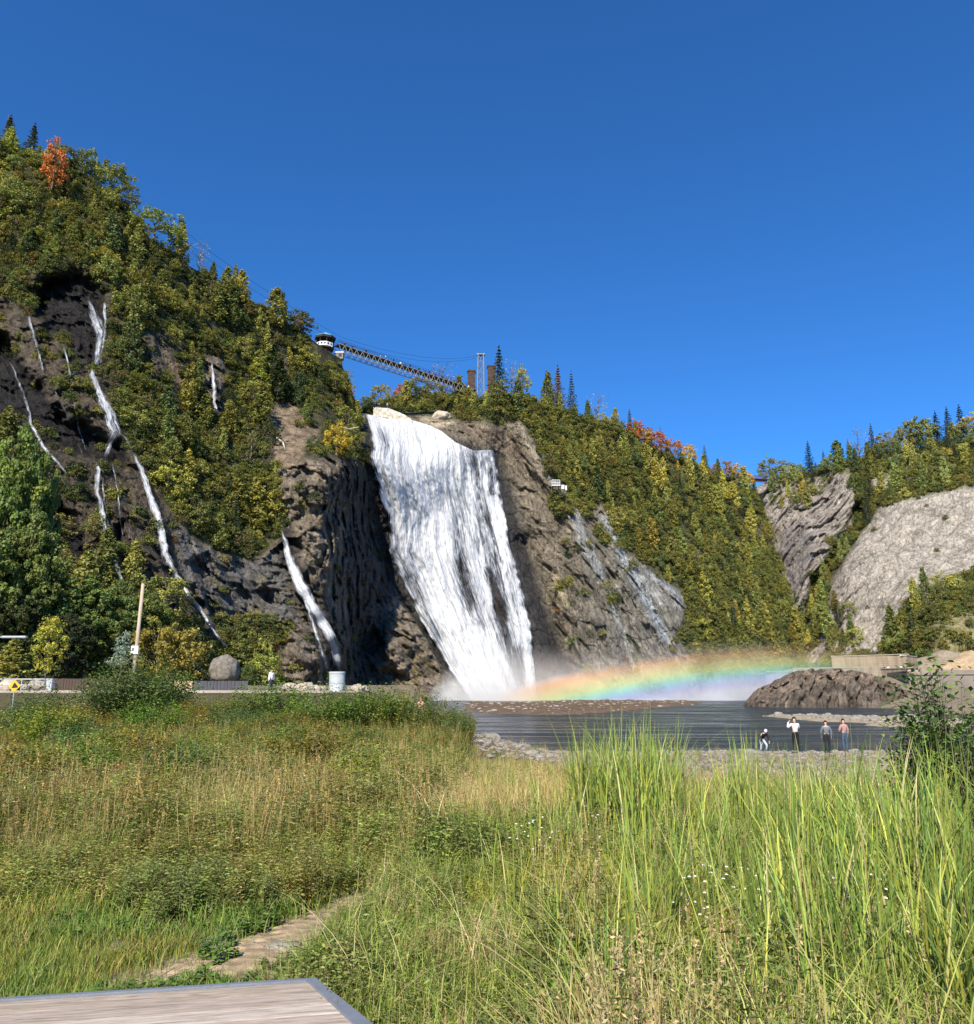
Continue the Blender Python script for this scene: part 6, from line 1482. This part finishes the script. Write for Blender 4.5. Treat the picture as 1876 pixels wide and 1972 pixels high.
def weedleaves(n, H, R_, size, asp, cols, droop=.2):
    def f(r):
        ns = max(3, n//22); LL = Leaves()
        for s in range(ns):
            az = r.random()*6.283; ln = r.uniform(.05, .45)*R_/H; hs = H*r.uniform(.6, 1.0); k = n//ns; b = r.normal(size=2)*R_*.35
            t = (np.arange(k)+.5)/k; z = hs*(.12+.88*t); cx = b[0]+math.cos(az)*ln*z; cy = b[1]+math.sin(az)*ln*z
            la = np.arange(k)*2.4+r.random()*6; L_ = size*r.uniform(.6, 1.25, k)*(1.15-.5*t); dirs = np.stack([np.cos(la), np.sin(la), .35-droop*2*r.random(k)], -1); dirs = unit(dirs)
            c = np.stack([cx, cy, z], -1)+dirs*L_[:, None]*.55; side = unit(np.cross(dirs, np.array([0, 0, 1.])+.3*r.normal(size=(k, 3)))); nr_ = np.cross(side, dirs)
            cc = np.array(cols[r.integers(len(cols))])*r.uniform(.7, 1.3, (k, 1))
            V = np.stack([c-dirs*L_[:, None]*.5, c+side*L_[:, None]*asp*.5+nr_*L_[:, None]*.06, c+dirs*L_[:, None]*.5-nr_*L_[:, None]*.08, c-side*L_[:, None]*asp*.5+nr_*L_[:, None]*.06], 1).reshape(-1, 3)
            LL.add(V, np.arange(4*k).reshape(k, 4), np.repeat(cc, 4, 0))
            # stem
            q = np.array([[b[0]-.003, b[1], 0], [b[0]+.003, b[1], 0], [cx[-1]+.002, cy[-1], z[-1]], [cx[-1]-.002, cy[-1], z[-1]]]); LL.add(q, np.array([[0, 1, 2, 3]]), np.tile(np.array([[.16, .13, .05]]), (4, 1)))
        return np.concatenate(LL.V), np.concatenate(LL.F), np.concatenate(LL.T)
    return f
def seedheads(n, rad, h, col):
    def f(r):
        b = r.normal(size=(n, 2))*rad; H = r.uniform(h[0], h[1], n); az = r.random(n)*6.283; d = np.stack([np.cos(az), np.sin(az)], -1)*.14
        LL = Leaves()
        for i in range(n):
            p0_ = np.array([*b[i], 0]); p1_ = np.array([*(b[i]+d[i]*H[i]), H[i]]); s = np.array([.0022, 0, 0]); LL.add(np.stack([p0_-s, p0_+s, p1_+s, p1_-s]), np.array([[0, 1, 2, 3]]), np.tile(np.array([[.40, .32, .14]]), (4, 1)))
            k = 14; c = p1_+np.stack([r.normal(size=k)*.010, r.normal(size=k)*.010, -r.random(k)*.13], -1)
            V, F, T = cards(c, unit(r.normal(size=(k, 3))), np.full(k, .03), .35, r, np.array(col)*r.uniform(.7, 1.3, (k, 1))); LL.add(V, F, T)
        return np.concatenate(LL.V), np.concatenate(LL.F), np.concatenate(LL.T)
    return f
KINDS = {'lawn': [tuft(200+i, B(n=46, rad=.09, h=(.05, .15), w=(.003, .006), bend=(.1, .7), cols=[(G1, 4), (G2, 2), (ST2, 1.2)])) for i in range(3)],
 'clover': [tuft(210+i, B(n=12, rad=.08, h=(.05, .12), w=(.003, .006), bend=(.1, .7), cols=[(G1, 3), (G2, 1)]), weedleaves(70, .12, .16, .05, .7, [(.09, .17, .03), (.13, .2, .04)])) for i in range(2)],
 'meadow': [tuft(220+i, B(n=34, rad=.12, h=(.2, .85), w=(.006, .012), bend=(.1, .9), cols=[(G1, 3), (G2, 3), (ST1, 1.4), (ST2, 1.4), (BW, .8)]), seedheads(1, .08, (.6, .9), (.34, .27, .13))) for i in range(4)],
 'straw': [tuft(230+i, B(n=30, rad=.12, h=(.3, .95), w=(.006, .012), bend=(.05, .6), cols=[(ST1, 4), (ST2, 2), (G2, 1.5), (BW, .6)]), seedheads(1, .08, (.8, 1.1), (.42, .33, .17))) for i in range(3)],
 'weed': [tuft(240+i, weedleaves(190, .8, .4, .12, .30, [(.20, .27, .07), (.28, .32, .09), (.32, .27, .11), (.24, .25, .08)]), B(n=10, rad=.10, h=(.3, .7), w=(.004, .007), bend=(.1, .7), cols=[(G1, 2), (ST1, 1.5)])) for i in range(4)],
 'lush': [tuft(250+i, B(n=34, rad=.12, h=(.2, .8), w=(.007, .016), bend=(.1, .8), cols=[(G1, 4), (G2, 4), (ST1, .8), (G3, 1)]), weedleaves(90, .55, .3, .13, .26, [(.15, .2, .05), (.22, .25, .06)])) for i in range(4)],
 'leafy': [tuft(260+i, weedleaves(230, 1.15, .5, .14, .45, [(.10, .15, .04), (.14, .19, .05), (.19, .22, .06), (.22, .18, .06)])) for i in range(4)],
 'reed': [tuft(270+i, B(n=18, rad=.08, h=(1.2, 2.05), w=(.017, .032), bend=(.0, .42), cols=[((.27, .32, .07), 4), ((.145, .215, .05), 4), ((.42, .40, .08), 1.2), (ST1, .7), (BW, .5)], segs=7, spread=.10, tipdroop=.03)) for i in range(5)],
 'forb': [tuft(310+i, weedleaves(70, 1.15, .4, .10, .24, [(.24, .25, .08), (.30, .24, .10), (.18, .22, .07)]), seedheads(5, .1, (.7, 1.2), ((.36, .22, .10), (.30, .27, .12), (.42, .34, .14))[i])) for i in range(3)],
 'dead': [tuft(320+i, B(n=7, rad=.12, h=(.8, 1.7), w=(.008, .016), bend=(.3, 1.1), cols=[((.55, .46, .24), 3), ((.45, .33, .16), 2), ((.34, .36, .09), 1.5)], segs=7, spread=.3)) for i in range(3)],
 'aster': [tuft(280+i, weedleaves(90, .55, .3, .06, .3, [(.10, .13, .05), (.14, .16, .07)])) for i in range(2)]}
PL, PI = [], {}
for k, l in KINDS.items():
    PI[k] = (len(PL), len(l)); PL += l
def asterhead(r):
    L = Leaves(); n = 16; c = np.stack([r.normal(size=n)*.09, r.normal(size=n)*.09, .34+r.random(n)*.2], -1)
    for p in c:
        k = 7; a = np.arange(k)*6.283/k; q = p+np.stack([np.cos(a), np.sin(a), 0*a], -1)*.005; V, F, T = cards(q, unit(np.stack([np.cos(a)*.3, np.sin(a)*.3-.35, 1+0*a], -1)), np.full(k, .010), .6, r, np.tile(np.array([[.85, .85, .88]]), (k, 1))); L.add(V, F, T)
        V, F, T = cards(p[None]+np.array([[0, 0, .003]]), np.array([[0, -.3, 1.]]), np.array([.008]), 1, r, np.array([[.6, .45, .05]])); L.add(V, F, T)
    return L
pts, kin, scl, cols = [], [], [], []
def put(x, y, kind, s, col):
    pts.append((x, y)); i0, n = PI[kind]; kin.append(i0+random.randrange(n)); scl.append(s); cols.append(col)
def in_deck(x, y): return inpoly(np.array([x]), np.array([y]), DECK)[0]
NP = 42000
u_ = rng.random(NP*2)**1.05; D_ = 2.4*(46/2.4)**u_; px_ = np.where(D_ < 14, rng.uniform(-450, 2650, NP*2), rng.uniform(-220, 2150, NP*2))
Xs = (px_-938)/1500*D_*1.02; acc = rng.random(NP*2)
GZs = ground(Xs, D_); PD = polydist(Xs, D_, PATH); DK_ = inpoly(Xs, D_, DECK)
patch = fbm(Xs/2.3, D_/3.1, 0*Xs, 3); patch2 = fbm(Xs/1.1+40, D_/1.6, 0*Xs, 3); bnd = -.85+.35*noise3(D_/3, 0*D_, 0*D_)-.35*smooth(9, 5, D_)
cnt = 0
for i in range(len(Xs)):
    x, y = Xs[i], D_[i]
    if DK_[i] or cnt >= NP: continue
    dens = 1.0; pdv = PD[i] if y < 14 else -9
    if pdv > .0 or (pdv > -.15 and acc[i] > .35): 
        if acc[i] > .015 or pdv < 0: continue
    left = x < bnd[i]; p, p2 = patch[i], patch2[i]; w = random.random(); s = random.uniform(.55, 1.3)
    if left:
        lawn = smooth(8.6, 7.4, y+.6*p) if x < -.3 else 0
        if lawn > w:
            if p2 > .27 and acc[i] > .25: continue
            if p2 > .12 and w < .5: put(x, y, 'clover', s, jit((1, 1, 1)))
            else: put(x, y, 'lawn', s*(1+.8*smooth(6.5, 8.5, y)), jit((.98, .84, .8) if p2 < 0 else (.72, .80, .75), .3))
            cnt += 1; continue
        if y > 8 and acc[i] > smooth(7, 14, y)*.6+.4: continue
        if y > 9 and random.random() < .12+.25*(p2 > .15): put(x, y, 'forb', s*random.uniform(.6, 1.0), jit((1.15, 1, .9), .3)); cnt += 1; continue
        tall = (.45+.6*smooth(7, 15, y))*(1+.35*p2)
        if y > 14 and p2 > .12 and w < .5: put(x, y, 'leafy', s*(.5+.4*smooth(14, 40, y)), jit((.8, .95, .8) if p > 0 else (1.25, 1.2, .8), .25)); cnt += 1; continue
        if y > 24 and p > -.25:
            if w < .55: put(x, y, 'leafy', s*(.55+.35*smooth(24, 40, y)), jit((1.0, 1.0, .9)) if p2 > -.1 else jit((1.5, 1.0, .8)))
            else: put(x, y, 'meadow', s*1.1, jit((1.05, 1.02, .75)))
        elif p > .08: put(x, y, 'weed', s*tall*1.05, jit((1.1, 1.05, .9) if p2 < .1 else (.85, .95, .85)))
        elif p < -.1: put(x, y, 'straw' if w < .4 else 'meadow', s*tall*.95, jit((1.0, 1.0, .85)))
        else: put(x, y, 'meadow' if w < .55 else 'weed', s*tall, jit((.98, 1.05, .8)))
    else:
        ye = 17+9*smooth(6, 0, x)
        if y > ye and acc[i] > .06+.94*smooth(ye+5, ye, y+2*p2): continue
        if y > 42: continue
        hh_k = (.85+.25*p)*(1-.35*smooth(11, 17, y))
        if y < 5.2 and acc[i] > .75: continue
        if x < .4 and y < 9: hh_k *= .62
        if random.random() < .04: put(x, y, 'dead' if random.random() < .4 else 'forb', s*hh_k*.85, jit((1, 1, 1), .25)); cnt += 1; continue
        if 10.5 < y < 42 and w < .6: put(x, y, 'straw', s*hh_k*1.0, jit((1.1, 1.0, .9)))
        elif y < 13 and p2 > .25: put(x, y, 'weed', s*hh_k*.9, jit((.95, 1.05, .9)))
        elif p2 < -.24 and w < .45: put(x, y, 'straw', s*hh_k*.85, jit((1.05, 1., .95)))
        else: put(x, y, 'lush', s*hh_k*(.95 if y < 10 else 1.05), jit((1, 1, 1)) if p > -.1 else jit((1.2, 1.05, .8)))
    cnt += 1
# reeds in drifts
def drift(pxc, D0, n, sx, sy, s0, s1, col=(1, 1, 1)):
    cx, cy = xy(pxc, D0)
    if D0 < 9: n = int(n*.62)
    for _ in range(n):
        x, y = cx+random.gauss(0, sx), cy+random.gauss(0, sy)
        if not in_deck(x, y) and y > 2.4: put(x, y, 'reed', random.uniform(s0, s1), jit(col))
for a_ in ((1180, 10.5, 22, .28, .5, .85, 1.05), (1240, 11, 22, .3, .5, .85, 1.02), (1130, 12, 12, .3, .6, .6, .85), (1320, 10, 16, .4, .7, .65, .85), (1420, 9.5, 20, .45, .8, .65, .88), (1520, 9, 22, .4, .7, .7, .9),
           (1600, 7.5, 22, .3, .6, .62, .88), (1680, 6.8, 26, .3, .5, .7, .95), (1760, 6.0, 26, .3, .5, .72, .95), (1840, 5.4, 20, .3, .5, .7, .9), (1490, 7, 12, .4, .5, .55, .75), (1250, 8, 9, .3, .5, .5, .75), (1010, 14, 8, .6, 1.2, .5, .7), (1080, 6.2, 4, .3, .4, .45, .6), (1900, 7, 25, .6, .8, .7, .95), (1100, 8.5, 12, .4, .7, .5, .75), (1200, 6, 10, .3, .5, .5, .72), (1330, 5.4, 12, .35, .4, .5, .75), (1450, 5.2, 12, .3, .4, .55, .8), (1560, 5.0, 16, .3, .4, .6, .85), (1660, 4.8, 16, .25, .35, .6, .85), (1750, 4.4, 14, .25, .3, .6, .85), (1050, 5, 5, .3, .4, .45, .6), (1380, 7.5, 12, .4, .5, .6, .8), (960, 9, 7, .4, .9, .4, .6)):
    drift(*a_, col=(1.0, 1.05, .9))
P2 = np.array(pts); GZ2 = ground(P2[:, 0], P2[:, 1]); n = len(P2)
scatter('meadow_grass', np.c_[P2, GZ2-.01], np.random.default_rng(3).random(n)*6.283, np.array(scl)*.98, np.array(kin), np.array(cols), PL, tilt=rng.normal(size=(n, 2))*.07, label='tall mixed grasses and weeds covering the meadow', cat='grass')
# asters
ra = np.random.default_rng(77)
for i, (px, py, lab) in enumerate(((1362, 1868, 'white aster clump left of two at the bottom right of the meadow'), (1400, 1892, 'white aster clump just right of the leftmost aster clump'), (1652, 1856, 'big white aster clump among the reeds at the bottom right'), (1690, 1900, 'sparse white aster clump below the big aster clump'), (1030, 1700, 'pale aster clump in the middle of the meadow'), (1140, 1660, 'small pale aster clump right of the middle one'), (1745, 1660, 'small aster clump between the reeds at right'))):
    p = zpos(px, py+40, 1.75); x, y = float(p[0]), float(p[1]); e = empty('aster_plant', (x, y, groundz(x, y)), lab, 'flower'); e.scale = (1.3, 1.3, 1.55)
    c = link('leaves', KINDS['aster'][i % 2], e); c['icol'] = [1.1, 1.1, 1.1]; c = link('blossoms', asterhead(ra).mesh('blossoms', M_blade), e); c['icol'] = [1.0, 1.0, 1.0]
# ================================================================== bushes
def bushmesh(seed, H, R_, n, size, cols, asp=.55, up=.25):
    r = np.random.default_rng(seed); L = Leaves(); ns = n//40
    for s in range(ns):
        az = r.random()*6.283; out_ = R_*math.sqrt(r.random()); hs = H*(1-.3*(out_/R_)**2)*r.uniform(.7, 1.05); k = 40
        t = np.linspace(.12, 1, k); z = hs*t; rad = out_*t**.7; cx = math.cos(az)*rad+.05*r.normal(size=k); cy = math.sin(az)*rad+.05*r.normal(size=k); la = np.arange(k)*2.4+r.random()*6
        sz = size*r.uniform(.65, 1.25, k)*(1.1-.4*t); dirs = unit(np.stack([np.cos(la), np.sin(la), up+.35*r.normal(size=k)], -1)); c = np.stack([cx, cy, z], -1)+dirs*sz[:, None]*.7
        side = unit(np.cross(dirs, np.array([0, 0, 1.])+.4*r.normal(size=(k, 3)))); nn_ = np.cross(side, dirs); cc = np.array(cols[r.integers(len(cols))])*r.uniform(.75, 1.25, (k, 1)); q = sz[:, None]
        V = np.stack([c-dirs*q*.5, c+side*q*asp*.5-dirs*q*.05+nn_*q*.05, c+dirs*q*.5-nn_*q*.07, c-side*q*asp*.5-dirs*q*.05+nn_*q*.05], 1).reshape(-1, 3); L.add(V, np.arange(4*k).reshape(k, 4), np.repeat(cc, 4, 0))
    return L.mesh('foliage', M_leaf)
def stems(seed, H, R_, ns, r0):
    r = np.random.default_rng(seed); mb = MB()
    for s in range(ns):
        az = r.random()*6.283; out_ = R_*math.sqrt(r.random()); hs = H*(1-.45*(out_/R_)**2)*.92; pts_ = [Vector((math.cos(az)*out_*t**.7, math.sin(az)*out_*t**.7, hs*t)) for t in (0, .25, .5, .75, 1)]; mb.path(pts_, [r0, r0*.8, r0*.6, r0*.4, r0*.15], 5)
    bm = mb.bm; me = bpy.data.meshes.new('stems'); bm.to_mesh(me); bm.free(); me.materials.append(M_bark); return me
GC = [(.11, .17, .04), (.15, .20, .05), (.08, .125, .035), (.19, .21, .055)]
BP = [(bushmesh(300+i, 1.9, 1.5, 7000, .12, GC), stems(300+i, 1.9, 1.5, 14, .02)) for i in range(4)]
for px, D, H, w, i, c, lab in ((40, 33, 1.45, .8, 0, (.8, .85, .9), 'dark leafy bush below the yellow warning sign'), (85, 36, 2.3, .75, 1, (.75, .82, .9), 'dark leafy bush hiding the foot of the young maple'), (10, 26, 1.1, .9, 2, (1.6, .95, .7), 'reddish brown bush at the left edge of the meadow'),
        (150, 40, 1.9, .8, 3, (.9, .95, .9), 'green bush before the long brown fence'), (232, 42, 2.4, .9, 0, (.75, .85, .9), 'dense dark green bush in front of the silvery young tree'), (275, 41, 2.75, .85, 1, (.8, .85, .9), 'tallest dark bush at the foot of the wooden pole'),
        (315, 43, 2.3, .9, 2, (1.0, 1.1, .8), 'green bush right of the pole before the orange board panel'), (360, 40, 1.7, 1.0, 3, (1.7, 1.05, .7), 'brownish bush in front of the orange board panel'), (415, 42, 1.9, 1.0, 0, (1.3, 1.1, .8), 'olive bush under the dark grey fence panel'),
        (470, 41, 1.8, 1.0, 1, (1.35, 1.0, .75), 'olive brown bush at the right end of the grey fence panel'), (530, 40, 2.1, 1.0, 2, (1.0, 1.15, .8), 'bright green bush left of the round concrete tank'), (585, 38, 2.0, 1.0, 3, (1.15, 1.3, .8), 'yellowish green bush just left of the round tank'),
        (640, 37, 1.9, 1.0, 0, (1.1, 1.25, .8), 'wide green bush covering the base of the round tank'), (700, 37, 1.9, .95, 1, (.95, 1.1, .8), 'green bush right of the round tank'), (760, 37, 1.8, .95, 2, (1.25, 1.2, .7), 'olive green bush below the bare chested person'),
        (830, 36, 1.6, .9, 3, (1.1, 1.0, .75), 'olive bush right of the bare chested person'), (885, 33, 1.55, .65, 0, (.75, .8, .85), 'small dark twiggy bush closing the bush row at the pool'), (560, 30, 1.2, 1.0, 2, (.8, .9, .9), 'low dark bush in the middle of the left meadow'),
        (250, 27, 1.1, 1.1, 1, (1.1, 1.1, .8), 'low olive bush in the left meadow'), (700, 20, .85, 1.0, 3, (1.2, 1.1, .8), 'low leafy bush near the centre of the meadow'), (610, 12.5, .8, .7, 0, (.8, .95, .8), 'low green bush beyond the end of the dirt path'), (480, 24, 1.0, 1.2, 1, (.95, .95, .85), 'wide low bush above the dirt path')):
    x, y = xy(px, D); e = empty('bush', (x, y, groundz(x, y)-.05), lab, 'bush', 'bushes in the left meadow', random.random()*6.28); s = H*(random.uniform(1.35, 1.6) if px in (232, 275, 315, 530, 640, 700, 760, 830) else random.uniform(.8, 1.25))/1.9; e.scale = (s*w, s*w, s)
    f_ = link('foliage', BP[i][0], e); f_['icol'] = [float(q) for q in c]; link('stems', BP[i][1], e)
DSC = ['dark green', 'reddish tinged', 'yellowish', 'bluish green', 'olive', 'bright green']; DSK = [(.75, .85, .9), (1.7, 1.0, .75), (1.7, 1.5, .8), (.8, .95, 1.2), (1.25, 1.1, .8), (1.1, 1.35, .8)]
rb_ = random.Random(21); used_ = {}
for k in range(34):
    px, D = rb_.uniform(-60, 860), 14*(40/14)**rb_.random(); x, y = xy(px, D)
    if x > -1.2: continue
    q = rb_.randrange(6); H = rb_.uniform(.55, 1.05)*(1+.018*D); where = ('near' if D < 20 else 'middle' if D < 30 else 'far')+' part of the left meadow'; key = (q, where); used_[key] = used_.get(key, 0)+1
    e = empty('bush', (x, y, groundz(x, y)-.05), '%s low bush in the %s, %s such' % (DSC[q], where, NTH[used_[key]-1]), 'bush', 'bushes in the left meadow', rb_.random()*6.28); s = H/1.9; e.scale = (s*rb_.uniform(.9, 1.5),)*2+(s*1.2,)
    f_ = link('foliage', BP[k % 4][0], e); f_['icol'] = [float(c) for c in DSK[q]]; link('stems', BP[k % 4][1], e)
# the large shrub at the right
SC1 = [(.10, .16, .045), (.15, .22, .055), (.07, .12, .035), (.20, .27, .065)]
def bigshrub(px, D, H, R_, n, seed, label, size=.10):
    x, y = xy(px, D); e = empty('leafy_shrub', (x, y, groundz(x, y)-.05), label, 'shrub'); f_ = link('foliage', bushmesh(seed, H, R_, n, size, SC1, .52, .55), e); f_['icol'] = [1.0, 1.0, .95]; link('stems', stems(seed, H, R_, n//45, .012), e)
bigshrub(1800, 9.2, 2.55, .62, 4200, 401, 'tall dark green leafy shrub standing at the right edge of the meadow', .12)
bigshrub(1765, 9.6, 1.7, .5, 2200, 402, 'shorter leafy shrub at the left side of the tall dark shrub', .11)
bigshrub(1868, 8.8, 1.9, .5, 2600, 403, 'leafy shrub cut by the right edge beside the tall dark shrub', .115)
